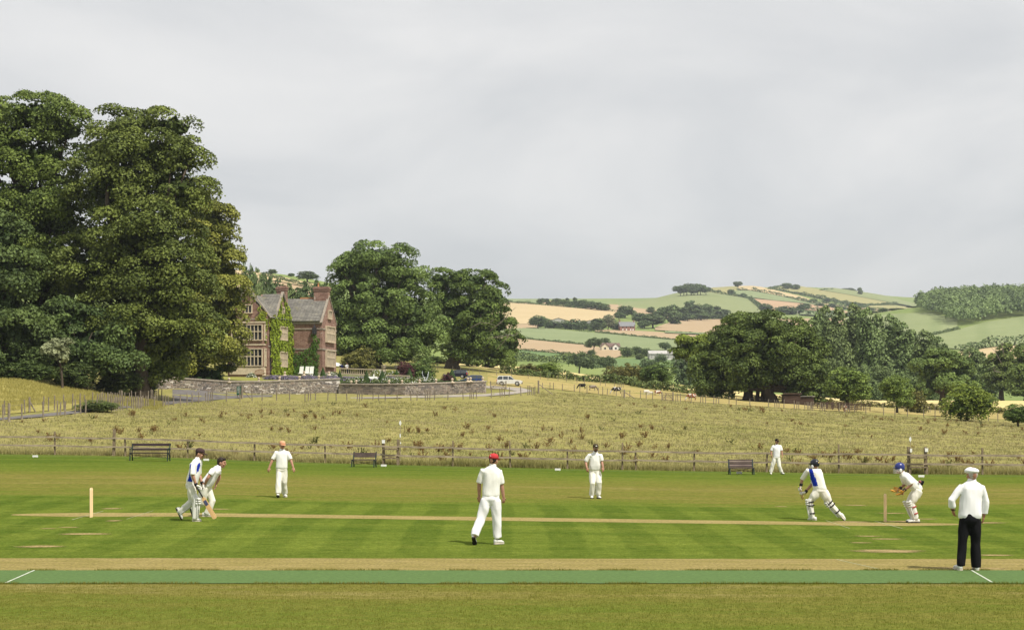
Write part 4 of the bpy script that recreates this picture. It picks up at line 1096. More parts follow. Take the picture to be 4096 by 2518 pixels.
# wood on the hillside, one mass of crowns
def hillside_wood():
    rng = np.random.default_rng(5)
    V, Q, T, b = [], [], [], 0
    low = [(3688, 1248), (3730, 1256), (3770, 1264), (3800, 1284), (3850, 1302), (3900, 1292), (3960, 1278), (4096, 1262), (4400, 1240), (4900, 1235)]
    for x in np.arange(3698, 4800, 23.0):
        yl = np.interp(x, [p[0] for p in low], [p[1] for p in low])
        Ya = dist_at(x, yl, 700, 1520)
        Y = Ya
        while Y < 1640:
            xx = x + rng.uniform(-9, 9)
            g = gpt(xx, Y)
            H_ = rng.uniform(10, 16) * np.interp(x, [3690, 3740], [.75, 1]); R_ = rng.uniform(5, 8.5)
            n = 330 if x < 4150 else 60
            d = dirs(rng, n); d[:, 2] = np.abs(d[:, 2]) * 1.1 - .35
            d /= np.linalg.norm(d, axis=1, keepdims=True)
            lump = 1 + .22 * np.sin(d[:, 0] * 5 + rng.uniform(0, 6)) * np.sin(d[:, 2] * 6 + rng.uniform(0, 6))
            p = np.array(g) + np.array([0, 0, H_ * .55]) + d * np.array([R_, R_, H_ * .5]) * (lump * rng.uniform(.8, 1.02, n))[:, None]
            v, q, t = leaf_cloud(rng, p, d, 1.6, tint=rng.uniform(0, .4, n) + rng.uniform(0, .6))
            V.append(v); Q.append(q + b); T.append(t); b += len(v)
            Y += rng.uniform(17, 26)
    o = link('hillside_wood', np_mesh('hillside_wood', np.concatenate(V), quads=np.concatenate(Q), mats=[L_wood], attr={'tint': np.concatenate(T)}))
    return tag(o, 'dense green wood covering the hill on the right', kind='stuff')
hillside_wood()
# ------------------------------------------------------------------ the manor
def brick_mat():
    m, nt, bs = new_mat('red sandstone masonry')
    tc = N(nt, 'ShaderNodeTexCoord').outputs['Object']
    sp = N(nt, 'ShaderNodeSeparateXYZ', {0: tc})
    v = N(nt, 'ShaderNodeCombineXYZ', {0: mth(nt, 'ADD', sp.outputs[0], sp.outputs[1]), 1: sp.outputs[2]}).outputs[0]
    br = N(nt, 'ShaderNodeTexBrick', {'Vector': v, 'Color1': (.20, .105, .082, 1), 'Color2': (.30, .18, .142, 1), 'Mortar': (.33, .25, .20, 1), 'Scale': 1.0, 'Mortar Size': .02,
                                      'Brick Width': .55, 'Row Height': .2, 'Bias': -.1})
    c2, f2 = noise_col(nt, [(.3, (.62, .58, .56)), (.55, (1, 1, 1)), (.8, (1.35, 1.3, 1.25))], 1.1, 6, vec=tc, rough=.7)
    col = mixc(nt, 1.0, br.outputs['Color'], c2, 'MULTIPLY')
    c3, f3 = noise_col(nt, [(.66, (0, 0, 0)), (.72, (1, 1, 1))], 1.6, 3, vec=tc)
    col = mixc(nt, mth(nt, 'MULTIPLY', c3, .7), col, (.50, .42, .36))      # pale patches of lichen and render
    nt.links.new(col, bs.inputs['Base Color'])
    bs.inputs['Roughness'].default_value = .95
    bump(nt, bs, br.outputs['Fac'], -.4, .03)
    return m
def slate_mat():
    m, nt, bs = new_mat('weathered slate roof')
    tc = N(nt, 'ShaderNodeTexCoord').outputs['Object']
    sp = N(nt, 'ShaderNodeSeparateXYZ', {0: tc})
    v = N(nt, 'ShaderNodeCombineXYZ', {0: mth(nt, 'ADD', sp.outputs[0], mth(nt, 'MULTIPLY', sp.outputs[1], .6)), 1: sp.outputs[2]}).outputs[0]
    br = N(nt, 'ShaderNodeTexBrick', {'Vector': v, 'Color1': (.155, .148, .132, 1), 'Color2': (.25, .238, .21, 1), 'Mortar': (.09, .088, .085, 1), 'Scale': 1.0, 'Mortar Size': .025,
                                      'Brick Width': .45, 'Row Height': .24})
    c2, f2 = noise_col(nt, [(.35, (.7, .7, .7)), (.6, (1, 1, .98)), (.75, (1.25, 1.2, 1.05))], .8, 6, vec=tc, rough=.7)
    col = mixc(nt, 1.0, br.outputs['Color'], c2, 'MULTIPLY')
    c3, f3 = noise_col(nt, [(.60, (0, 0, 0)), (.72, (1, 1, 1))], .9, 4, vec=tc)
    col = mixc(nt, mth(nt, 'MULTIPLY', c3, .35), col, (.30, .28, .10))     # moss
    nt.links.new(col, bs.inputs['Base Color'])
    bs.inputs['Roughness'].default_value = .85
    bump(nt, bs, br.outputs['Fac'], -.5, .04)
    return m
M_brick = brick_mat(); M_slate = slate_mat()
M_cream = simple_mat('cream limestone dressing', (.54, .46, .34), .9, .18, 3, .2, .1)
M_stone = simple_mat('lichened coping stone', (.29, .255, .21), .95, .3, 4, .4, .1)
M_glass, _nt, _bs = new_mat('old window glass')
_bs.inputs['Base Color'].default_value = (.015, .018, .02, 1); _bs.inputs['Roughness'].default_value = .12; _bs.inputs['Specular IOR Level'].default_value = .5
_c, _f = noise_col(_nt, [(.4, (.01, .012, .014)), (.7, (.05, .055, .06))], 2.0, 3); _nt.links.new(_c, _bs.inputs['Base Color'])
M_lead = simple_mat('dark lead', (.035, .036, .04), .7, .3, 8)
M_terracotta = simple_mat('orange ridge tile', (.42, .20, .09), .9, .35, 2)
M_teak = simple_mat('weathered teak', (.27, .14, .075), .8, .25, 8)
M_paintw = simple_mat('white painted wood', (.74, .75, .72), .6, .08, 8)

_th = math.radians(10)
T_ = Vector((math.cos(_th), -math.sin(_th), 0)); D_ = Vector((math.sin(_th), math.cos(_th), 0)); UP = Vector((0, 0, 1))
HA = Vector(((1072 - CX) / F * 262, 262, 8.0))        # front right corner of the left wing at ground level
manor = empty('manor_house', HA, 0, 'red sandstone manor with slate roofs, tall chimneys and a creeper-clad gable', 'house')
def hp(s, dep, z):                                     # manor coordinates: along front, depth, height (relative to HA)
    return T_ * s + D_ * dep + UP * z
LB, RW, RDp = 11.9, 4.95, 8.0                          # length of wing side, right range front, right gable width
# --- walls (closed solids)
def gable_solid(o, along, back, w, eave, apex, depth, apex_s=None):
    a = w / 2 if apex_s is None else apex_s
    mb = MB()
    poly = [o, o + along * w, o + along * w + UP * eave, o + along * a + UP * apex, o + UP * eave]
    mb.prism(poly, back * depth)
    return mb
gable_solid(hp(-6.3, 0, -1.0), T_, D_, 6.3, 9.8, 13.0, LB).build('wall', M_brick, manor)
gable_solid(hp(.003, 3.2, -1.0), D_, -T_, 7.4, 9.7, 13.5, 3.3).build('wall', M_brick, manor)            # creeper gable
gable_solid(hp(RW, LB, -1.0), D_, -T_, RDp, 9.6, 13.25, RW + 3).build('wall', M_brick, manor)           # right range
# --- roofs: slabs with overhang
def roof_slab(a, b, c, d, th=.18):
    n = (Vector(b) - Vector(a)).cross(Vector(d) - Vector(a)).normalized()
    if n.z < 0: n = -n
    mb = MB(); mb.prism([Vector(p) + n * .03 for p in (a, b, c, d)], n * th)
    return mb
ev, rg = 8.75, 12.05
roof_slab(hp(.25, .35, ev - .25), hp(.25, LB + .3, ev - .25), hp(-3.15, LB + .3, rg), hp(-3.15, .35, rg)).build('roof', M_slate, manor)
roof_slab(hp(-6.55, .35, ev - .25), hp(-6.55, LB + .3, ev - .25), hp(-3.15, LB + .3, rg), hp(-3.15, .35, rg)).build('roof', M_slate, manor)
roof_slab(hp(.25, 3.05, 8.55), hp(-3.0, 3.05, 8.55), hp(-3.0, 6.9, 12.4), hp(.25, 6.9, 12.4)).build('roof', M_slate, manor)
roof_slab(hp(.25, 10.75, 8.55), hp(-3.0, 10.75, 8.55), hp(-3.0, 6.9, 12.4), hp(.25, 6.9, 12.4)).build('roof', M_slate, manor)
r1 = roof_slab(hp(.05, LB - .28, 8.45), hp(RW - .32, LB - .28, 8.45), hp(RW - .32, LB + 4, 12.2), hp(-3, LB + 4, 12.2)).build('roof', M_slate, manor)
roof_slab(hp(-1, LB + 8.3, 8.45), hp(RW - .32, LB + 8.3, 8.45), hp(RW - .32, LB + 4, 12.2), hp(-3, LB + 4, 12.2)).build('roof', M_slate, manor)
mb = MB(); mb.bar(hp(.2, LB + 4, 12.45), hp(RW - .34, LB + 4, 12.45), .34, .2); mb.build('ridge_tiles', M_terracotta, r1)
# --- coped gables (parapets), string courses, plinth
def coping(a, b, w=.36, h=.17):
    mb = MB(); mb.bar(a, b, w, h); return mb.build('coping', M_stone, manor)
coping(hp(-3.15, .12, 13.3), hp(.42, .12, 8.55)); coping(hp(-3.15, .125, 13.3), hp(-6.72, .125, 8.55))
coping(hp(.14, 6.9, 12.85), hp(.14, 2.95, 8.5)); coping(hp(.145, 6.9, 12.85), hp(.145, 10.85, 8.5))
coping(hp(RW - .1, LB + 4, 12.75), hp(RW - .1, LB - .35, 8.3)); coping(hp(RW - .105, LB + 4, 12.75), hp(RW - .105, LB + 8.35, 8.3))
def band(a, b, h=.2, w=.16, m=None):
    mb = MB(); mb.bar(a, b, w, h); return mb.build('string_course', m or M_stone, manor)
band(hp(.1, LB - .05, 8.3), hp(RW, LB - .05, 8.3), .3, .3)
band(hp(.05, LB - .03, 7.4), hp(RW + .05, LB - .03, 7.4)); band(hp(.05, LB - .03, 4.25), hp(RW + .05, LB - .03, 4.25))
band(hp(RW + .04, LB, 7.38), hp(RW + .04, LB + RDp, 7.38)); band(hp(RW + .04, LB, 4.23), hp(RW + .04, LB + RDp, 4.23))
band(hp(-6.3, -.03, 8.35), hp(.06, -.03, 8.35)); band(hp(.03, 0, 4.3), hp(.03, 3.2, 4.3)); band(hp(.03, 0, 7.5), hp(.03, 3.2, 7.5))
band(hp(RW + .06, LB - .1, .3), hp(RW + .06, LB + RDp, .3), .7, .2); band(hp(0.1, LB - .06, .3), hp(RW + .1, LB - .06, .3), .7, .2)
# --- mullioned windows
def mullion_window(o, along, out, w, h, lights, rows=2, fr=.14, dep=.2, mul=.11, curtain=False):
    """o = lower left corner on the wall face (manor coordinates)"""
    mb = MB()
    R3 = Matrix((along, out, UP)).transposed()
    def bx(s0, s1, z0, z1, d0, d1):
        c = o + along * ((s0 + s1) / 2) + out * ((d0 + d1) / 2) + UP * ((z0 + z1) / 2)
        mb.box(c, (s1 - s0, d1 - d0, z1 - z0), R3)
    bx(-fr, 0, -fr, h + fr, .0, dep); bx(w, w + fr, -fr, h + fr, .0, dep)
    bx(0, w, -fr, 0, .0, dep + .05); bx(0, w, h, h + fr, .0, dep + .04)
    lw = w / lights
    for i in range(1, lights): bx(i * lw - mul / 2, i * lw + mul / 2, 0, h, .0, dep - .02)
    zs = [0] + [h * (.55 if rows == 2 else 1) for _ in range(1)] + ([h] if rows == 2 else [])
    if rows == 2:
        for i in range(lights): bx(i * lw + mul / 2, (i + 1) * lw - mul / 2, h * .53, h * .59, .0, dep - .04)
    wn_ = mb.build('window', M_cream, manor)
    for i in range(lights):
        for a, b in zip(zs[:-1], zs[1:]):
            p = MB()
            c = o + along * ((i + .5) * lw) + out * .02 + UP * ((a + b) / 2)
            p.box(c, (lw - .02, .03, b - a), R3)
            for zz in (a + (b - a) * .33, a + (b - a) * .66):
                p.box(o + along * ((i + .5) * lw) + out * .045 + UP * zz, (lw - .03, .012, .025), R3, mi=1)
            p.build('pane', [M_glass, M_lead], wn_)
    return wn_
# bay on the front of the left wing
bay = MB(); bay.prism([hp(-5.6, .003, -.8), hp(-.4, .003, -.8), hp(-.4, -.75, -.8), hp(-5.6, -.75, -.8)], UP * 8.55); bay = bay.build('bay', M_brick, manor)
for _z, _w, _hgt in ((7.85, .95, .22), (4.5, .88, .2), (.6, 1.0, 1.1)):
    mb = MB(); mb.bar(hp(-5.7, -.4, _z), hp(-.3, -.4, _z), _w, _hgt); mb.build('cornice', M_cream, bay)
mullion_window(hp(-5.3, -.76, 5.25), T_, -D_, 4.6, 2.15, 8)
mullion_window(hp(-5.3, -.76, 1.4), T_, -D_, 4.6, 2.4, 8)
mullion_window(hp(-.39, -.62, 5.25), D_, T_, .5, 2.15, 1); mullion_window(hp(-.39, -.62, 1.4), D_, T_, .5, 2.4, 1)
mullion_window(hp(-3.5, -.01, 9.35), T_, -D_, .95, 1.05, 2, 1)
for z, h in ((5.55, 1.85), (1.45, 2.1)): mullion_window(hp(.02, 5.3, z), D_, T_, 3.4, h, 5, dep=.34, mul=.13)
for z, h in ((5.5, 2.3), (1.65, 2.4)): mullion_window(hp(RW + .01, LB + 1.75, z), D_, T_, 4.6, h, 6, dep=.34, mul=.15)
mullion_window(hp(RW + .01, LB + 3.2, 9.2), D_, T_, 1.6, 1.15, 2, 1, dep=.24)
mullion_window(hp(.02, 6.1, 9.3), D_, T_, 1.5, 1.1, 2, 1)
# chimneys
def chimney(c, w, dp, z0, z1, pots):
    mb = MB(); R3 = Matrix((T_, D_, UP)).transposed()
    mb.box(c + UP * (z0 + z1) / 2, (w, dp, z1 - z0), R3)
    mb.box(c + UP * (z1 - .12), (w + .34, dp + .34, .24), R3); mb.box(c + UP * (z1 - .42), (w + .2, dp + .2, .2), R3); mb.box(c + UP * (z1 + .08), (w + .1, dp + .1, .16), R3)
    ch = mb.build('chimney', M_brick, manor)
    for s in pots:
        p = MB(); p.lathe([(.16, 0), (.17, .1), (.13, .14), (.12, .5), (.15, .55), (.15, .62), (.1, .62)], c + T_ * s + UP * (z1 + .14), 10); p.build('chimney_pot', M_terracotta, ch, True)
chimney(hp(3.75, LB + 4, 0), 2.3, 1.2, 11.6, 14.05, (-.6,))
chimney(hp(-.75, 10.2, 0), .95, .95, 8.5, 13.85, ())
chimney(hp(-1.45, 10.21, 0), .6, .9, 8.5, 13.7, ())
# drainpipe, wall lantern
mb = MB(); mb.tube([hp(.1, .9, 7.2), hp(.1, .9, 0)], .07, 8, round_=False); mb.box(hp(.16, .9, 7.35), (.36, .3, .4)); mb.build('drainpipe', M_lead, manor)
mb = MB(); mb.box(hp(3.8, LB - .35, 7.3), (.6, .5, .45), taper=1.15); mb.box(hp(3.8, LB - .35, 6.85), (.55, .45, .5), taper=1.3); mb.box(hp(3.8, LB - .35, 7.8), (.3, .3, .5), taper=.2); mb.bar(hp(3.8, LB, 7.2), hp(3.8, LB - .4, 7.2), .08)
mb.build('lantern', M_lead, manor)
# --- creepers on the walls
def creeper(label, faces, mat, leaf, dens, name='wall_creeper', seed=0, thick=.3):
    """faces: (origin, along, out, polygon [(s,z)...], [holes (s0,s1,z0,z1)])"""
    rng = np.random.default_rng(seed); Pn, On = [], []
    for o, al, out, poly, holes in faces:
        s = [p[0] for p in poly]; z = [p[1] for p in poly]
        n = int((max(s) - min(s)) * (max(z) - min(z)) * dens / leaf ** 2)
        a = rng.uniform(min(s), max(s), n); b = rng.uniform(min(z), max(z), n)
        wob = .25 * np.sin(b * 2.1 + seed) + .18 * np.sin(b * 5.3); a2 = a + wob
        ins = np.zeros(n, bool); j = len(poly) - 1
        for i in range(len(poly)):
            c = (z[i] > b) != (z[j] > b)
            ins ^= c & (a2 < (s[j] - s[i]) * (b - z[i]) / ((z[j] - z[i]) or 1e-9) + s[i]); j = i
        for h in holes: ins &= ~((a > h[0]) & (a < h[1]) & (b > h[2]) & (b < h[3]))
        a, b = a[ins], b[ins]
        lump = .5 + .5 * np.sin(a * 2.3 + 1.1 * np.sin(b * 1.7)) * np.sin(b * 2.9 + a)
        dd = thick * (.25 + lump * .75) * rng.uniform(.4, 1, len(a))
        p = np.array(o)[None] + np.outer(a, al) + np.outer(b, UP) + np.outer(dd + .06, out)
        Pn.append(p); On.append(np.repeat(np.array(out)[None], len(p), 0))
    Pn = np.concatenate(Pn); On = np.concatenate(On)
    v, q, t = leaf_cloud(rng, Pn, On, leaf, up=.35, jit=.5)
    return tag(link(name, np_mesh(name, v, quads=q, mats=[mat], attr={'tint': t}), None, HA), label, 'climbing plant')
hl = [(5.15, 8.85, 5.4, 7.5), (5.15, 8.85, 1.3, 3.65)]
creeper('bright green creeper covering the middle gable of the manor', [
    (hp(.02, 0, 0), D_, T_, [(.9, -.4), (12.1, -.4), (12.1, 3.8), (11.8, 6.5), (11.6, 8.6), (10.2, 10.0), (7.9, 11.7), (7.6, 9.6), (6.0, 9.2), (6.2, 12.2), (5.4, 11.2), (3.2, 8.9), (1.2, 8.4), (.2, 7.6), (.3, 5), (.9, 3)], hl),
    (hp(0, -.02, 0), T_, -D_, [(-.5, 4.8), (0, 4.6), (0, 8.6), (-1.7, 10.6), (-1.2, 9), (-.6, 7.6)], [])], L_ivy, .22, 5.0, seed=2, thick=.5)
creeper('yellowing tuft of creeper spreading over the manor bay window', [(hp(0, -.03, 0), T_, -D_, [(-1.6, 7.5), (-.1, 7.2), (-.1, 9), (-.9, 9.8), (-1.9, 8.6)], []), (hp(.03, 0, 0), D_, T_, [(0, 7.2), (2, 7.4), (3.2, 9.4), (1, 8.8), (0, 8.6)], [])], L_ivyy, .2, 4.0, seed=4)
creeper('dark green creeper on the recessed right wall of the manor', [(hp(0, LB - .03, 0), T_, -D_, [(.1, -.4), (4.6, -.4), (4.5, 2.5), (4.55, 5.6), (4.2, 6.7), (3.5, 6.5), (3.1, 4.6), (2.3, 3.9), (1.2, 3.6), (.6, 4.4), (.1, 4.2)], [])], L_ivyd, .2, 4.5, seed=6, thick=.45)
# ------------------------------------------------------------------ garden walls of coursed rubble
M_mortarw = simple_mat('white lime mortar', (.58, .54, .49), .95, .2, 3, .3, .05)
M_mortar = simple_mat('grey mortar', (.33, .29, .25), .95, .25, 3, .3, .05)
STONES = [simple_mat('rubble stone %d' % i, c, .95, .3, 6, .6, .05) for i, c in enumerate([(.19, .165, .145), (.26, .225, .195), (.34, .30, .25), (.15, .135, .125), (.28, .225, .185)])]
STONE_ME = []
_r = random.Random(3)
for i in range(10):
    mb = MB()
    v = []
    for z in (-.5, .5):
        for x, y in ((-.5, -.5), (.5, -.5), (.5, .5), (-.5, .5)):
            k = 1 - _r.uniform(.0, .14) if y < 0 else 1
            v.append((x * k + _r.uniform(-.04, .04), y + _r.uniform(-.1, .1), z * k + _r.uniform(-.05, .05)))
    mb.add(v, [(3, 2, 1, 0), (4, 5, 6, 7), (0, 1, 5, 4), (1, 2, 6, 5), (2, 3, 7, 6), (3, 0, 4, 7)])
    STONE_ME.append(mb.mesh('stone', [STONES[i % 5]]))
def garden_wall(label, prof, mort, seed, stone_l=.5, limit=300):
    """prof: (picture column, row of foot, row of top, distance)"""
    rng = random.Random(seed)
    pts = []
    for i in range(len(prof) - 1):
        a, b = prof[i], prof[i + 1]
        m = max(2, int(abs(b[0] - a[0]) / 18))
        for k in range(m):
            pts.append([a[j] + (b[j] - a[j]) * k / m for j in range(4)])
    pts.append(list(prof[-1]))
    foot = [px(p[0], p[1], p[3]) for p in pts]; top = [px(p[0], p[2], p[3]) for p in pts]
    for q in foot: q.z = min(q.z, ground(q.x, q.y)) - .25
    o = Vector(foot[len(foot) // 2])
    root = empty('garden_wall', o, 0, label, 'wall')
    core = MB(); cop = MB()
    n = len(foot)
    nrm = []
    for i in range(n):
        d = (foot[min(i + 1, n - 1)] - foot[max(i - 1, 0)]); d.z = 0; d.normalize(); nrm.append(Vector((d.y, -d.x, 0)))
    nrm = [v if v.y < 0 else -v for v in nrm]
    rings = [[foot[i] + nrm[i] * .2 - o, foot[i] - nrm[i] * .25 - o, top[i] - nrm[i] * .25 - o, top[i] + nrm[i] * .2 - o] for i in range(n)]
    core.loft(rings); core.build('mortar_core', mort, root)
    rings = [[top[i] + nrm[i] * .36 - o + UP * .003, top[i] - nrm[i] * .36 - o + UP * .003, top[i] - nrm[i] * .3 - o + UP * .17, top[i] + nrm[i] * .33 - o + UP * .17] for i in range(n)]
    cop.loft(rings); cop.build('coping', M_stone, root)
    # stones course by course
    seg = [0]
    for i in range(1, n): seg.append(seg[-1] + (foot[i] - foot[i - 1]).to_2d().length)
    S = []
    Lw = seg[-1]
    def at(s):
        i = min(max(np.searchsorted(seg, s) - 1, 0), n - 2); t = (s - seg[i]) / (seg[i + 1] - seg[i])
        return foot[i].lerp(foot[i + 1], t), top[i].lerp(top[i + 1], t), nrm[i]
    z = 0.0
    while z < 2.4:
        hh = rng.uniform(.13, .22); s = rng.uniform(-.2, 0)
        while s < Lw:
            w = rng.uniform(.6, 1.35) * stone_l
            if 0.05 < s and s + w < Lw - .02:
                f, t, nn = at(s + w / 2)
                zz = f.z + .2 + z + hh / 2 + rng.uniform(-.02, .02)
                if zz + hh / 2 < t.z - .01 and rng.random() > .05:
                    S.append((Vector((f.x, f.y, zz)) + nn * .2 - o, w - rng.uniform(.03, .09), hh - rng.uniform(.025, .06), math.atan2(-nn.x, nn.y) if False else math.atan2(nn.y, nn.x) + math.pi / 2))
            s += w
        z += hh
    rng.shuffle(S)
    for p, w, h, a in S[:limit]:
        ob = link('stone', STONE_ME[rng.randrange(10)], root, p)
        ob.scale = (w, .12, h); ob.rotation_euler = (0, 0, a)
    rest = MB()
    base = MB(); base.box((0, 0, 0), (1, 1, 1))
    for p, w, h, a in S[limit:]:
        rest.box(p, (w, .12, h), Matrix.Rotation(a, 3, 'Z'), mi=rng.randrange(5))
    if S[limit:]: tag(rest.build('stonework', STONES, root), kind='stuff')
    return root, foot, top
wl = [(560, 1538, 1500, 226), (710, 1556, 1513, 229), (910, 1570, 1527, 231), (1050, 1573, 1527, 233), (1210, 1568, 1521, 237), (1356, 1564, 1516, 241)]
wr = [(1357, 1566, 1537, 236), (1500, 1578, 1538, 234), (1620, 1586, 1537, 233), (1780, 1580, 1532, 238), (1940, 1571, 1526, 246)]
gw1 = garden_wall('long rubble garden wall with white mortar left of the step', wl, M_mortarw, 1, .55)
gw2 = garden_wall('grey rubble garden wall right of the step below the topiary', wr, M_mortar, 2, .5)
def ball_finial(x, ytop, Y, r=.185, lab='stone ball on a small base on the garden wall'):
    c = px(x, ytop, Y)
    root = empty('ball_finial', c - UP * (2 * r + .25), 0, lab, 'finial', 'stone balls of the garden walls')
    mb = MB(); mb.ball((0, 0, r + .25), r, 14, 9); mb.build('ball', M_cream2, root, True)
    mb = MB(); mb.lathe([(.34, -.1), (.34, .04), (.2, .1), (.1, .2), (.09, .3)], (0, 0, 0), 12); mb.build('pedestal', M_cream2, root, True)
M_cream2 = simple_mat('weathered ball stone', (.50, .42, .31), .95, .25, 5, .3, .05)
for x, yt, Y in [(715, 1497, 229), (916, 1509, 231), (1035, 1507, 233), (1118, 1504, 235), (1198, 1502, 237), (1275, 1500, 239), (1405, 1520, 235.5), (1425, 1518, 235.3), (1556, 1518, 233.6), (1608, 1518, 233.2),
                 (1678, 1515, 235), (1744, 1514, 237), (1809, 1511, 239), (1871, 1508, 242), (1882, 1507, 242.6), (1931, 1507, 245.5), (1058, 1484, 254), (1139, 1484, 253), (1216, 1483, 252), (1316, 1484, 252)]:
    ball_finial(x, yt, Y)
# raised garden ground between the wall and the house
def terrace(name, cols, mat, Yend, zend, drop=.22):
    P = np.zeros((25, len(cols), 3))
    for i, (x, yt, Yw) in enumerate(cols):
        a = px(x, yt, Yw); za = a.z - drop
        for j in range(25):
            Y = Yw + .15 + (Yend - Yw - .15) * j / 24
            t = j / 24
            P[j, i] = ((x - CX) / F * Y, Y, za + (zend(x) - za) * min(1, t * 1.15))
    return tag(link(name, grid_mesh(name, P, [mat])), kind='structure')
zright = lambda x: float(np.interp(x, [1357, 1600, 1940], [8.3, 8.1, 6.9]))
_f = lambda prof, x, k: float(np.interp(x, [p[0] for p in prof], [p[k] for p in prof]))
terrace('garden_lawn', [(x, _f(wl, x, 2), _f(wl, x, 3)) for x in np.linspace(565, 1355, 40)], M_lawn, 275, lambda x: 8.05)
M_soil = simple_mat('planted green beds', (.115, .145, .05), .95, .4, 1.2, .6, .05)
terrace('garden_terrace', [(x, _f(wr, x, 2), _f(wr, x, 3)) for x in np.linspace(1357, 1938, 34)], M_soil, 276, zright)
def terr_z(x, Y):
    prof, ze, Ye = (wl, 8.05, 275) if x < 1356 else (wr, zright(x), 276)
    Yw = _f(prof, x, 3); za = px(x, _f(prof, x, 2), Yw).z - .22
    t = (Y - Yw - .15) / (Ye - Yw - .15)
    return za + (ze - za) * min(1, max(0, t) * 1.15)
def tpt(x, Y, dz=0): return Vector(((x - CX) / F * Y, Y, terr_z(x, Y) + dz))
def tdist(x, y):
    prof = wl if x < 1356 else wr
    best = None
    for Y in np.linspace(_f(prof, x, 3) + .2, 274, 120):
        r = YH - (terr_z(x, Y) - CAMH) / Y * F
        if best is None or abs(r - y) < best[0]: best = (abs(r - y), Y)
    return float(best[1])
# low inner walls
def low_wall(label, a, b, h, w=.35, mat=None):
    root = empty('low_wall', (a + b) / 2, 0, label, 'wall')
    o = (a + b) / 2
    m = MB(); m.bar(a - o + UP * (h / 2 - .3), b - o + UP * (h / 2 - .3), w, h + .6); m.build('wall_face', mat or M_mortar, root)
    m = MB(); m.bar(a - o + UP * (h + .06), b - o + UP * (h + .06), w + .16, .12); m.build('coping', M_cream2, root)
low_wall('low coped wall across the lawn in front of the creeper gable', tpt(1050, 253), tpt(1356, 251), .45)
low_wall('low coped wall in front of the lavender right of the manor', tpt(1362, 252), tpt(1540, 250), .5)
low_wall('low coped wall behind the roses in the middle of the terrace', tpt(1545, 256), tpt(1640, 256), .5)
# balustrade
def balustrade(label, a, b):
    o = (a + b) / 2; root = empty('balustrade', o, 0, label, 'balustrade')
    m = MB(); m.bar(a - o + UP * .95, b - o + UP * .95, .32, .18); m.build('rail', M_cream2, root)
    m = MB(); m.bar(a - o + UP * .1, b - o + UP * .1, .34, .3); m.build('plinth', M_cream2, root)
    n = 22
    bal = MB(); bal.lathe([(.07, 0), (.07, .06), (.045, .1), (.1, .26), (.05, .5), (.07, .56), (.07, .62)], (0, 0, 0), 8); bme = bal.mesh('baluster', [M_cream2], True)
    for i in range(n):
        link('baluster', bme, root, a.lerp(b, (i + .5) / n) - o + UP * .25)
balustrade('stone balustrade in front of the brownish conifer', tpt(1356, 269), tpt(1545, 266))
def urn(label, p, h=1.1):
    root = empty('garden_urn', p, 0, label, 'urn')
    m = MB(); m.box((0, 0, .15), (1.0, .8, 1.5)); m.box((0, 0, .98), (1.25, 1.0, .14)); m.build('pedestal', M_stone, root)
    m = MB(); m.lathe([(.22, 0), (.22, .06), (.08, .12), (.07, .3), (.25, .42), (.36, .62), (.34, .78), (.42, .84), (.42, .9), (.3, .9)], (0, 0, 1.05), 14); m.build('bowl', M_cream2 if 'pale' in label else M_stone, root, True)
urn('pale stone urn on a pedestal at the right of the brownish conifer', tpt(1534, 264, -.2)); urn('dark stone urn on a pedestal left of the purple shrub', tpt(1586, 263, -.2))
# topiary
def topiary(label, x, ytop, wpx, ybase):
    Y = tdist(x, ybase); b = tpt(x, Y, -.03)
    h = px(x, ytop, Y).z - b.z; r = wpx / 2 * Y / F
    rng = np.random.default_rng(int(x))
    n = 1500
    t = 1 - np.sqrt(rng.uniform(0, 1, n)); a = rng.uniform(0, 2 * math.pi, n)
    prof = r * (1 - t) ** .85 * (1 + .05 * np.sin(a * 3 + t * 9))
    p = np.stack([prof * np.cos(a), prof * np.sin(a), t * h], 1); out = np.stack([np.cos(a), np.sin(a), np.full(n, .45)], 1)
    v, q, tt = leaf_cloud(rng, p, out, .13, up=.1, jit=.3)
    m = MB(); m.lathe([(r * .93, 0), (r * .5, h * .47), (r * .1, h * .93)], (0, 0, 0), 12)
    root = empty('topiary_cone', b, 0, label, 'topiary', None)
    link('foliage', np_mesh('foliage', v, quads=q, mats=[L_topiary], attr={'tint': tt}), root)
    m.build('clipped_core', L_topiary, root)
for x, yt, w, yb, l in [(1262, 1476, 24, 1512, 'clipped yew cone before the manor, left of a pair'), (1292, 1470, 26, 1512, 'clipped yew cone before the manor, right of a pair'), (1359, 1483, 24, 1524, 'dark yew cone at the step of the garden wall'),
                        (1466, 1482, 30, 1529, 'yew cone left of the white garden table'), (1529, 1480, 34, 1530, 'widest yew cone, right of the white garden table'), (1586, 1480, 22, 1514, 'small yew cone in front of the dark urn'),
                        (1638, 1473, 28, 1514, 'yew cone in front of the large green shrub'), (1717, 1470, 28, 1514, 'yew cone behind the pale fountain sprays'), (1808, 1476, 34, 1522, 'yew cone before the dark blue car')]:
    topiary(l, x, yt - 3, w * 1.12, yb)
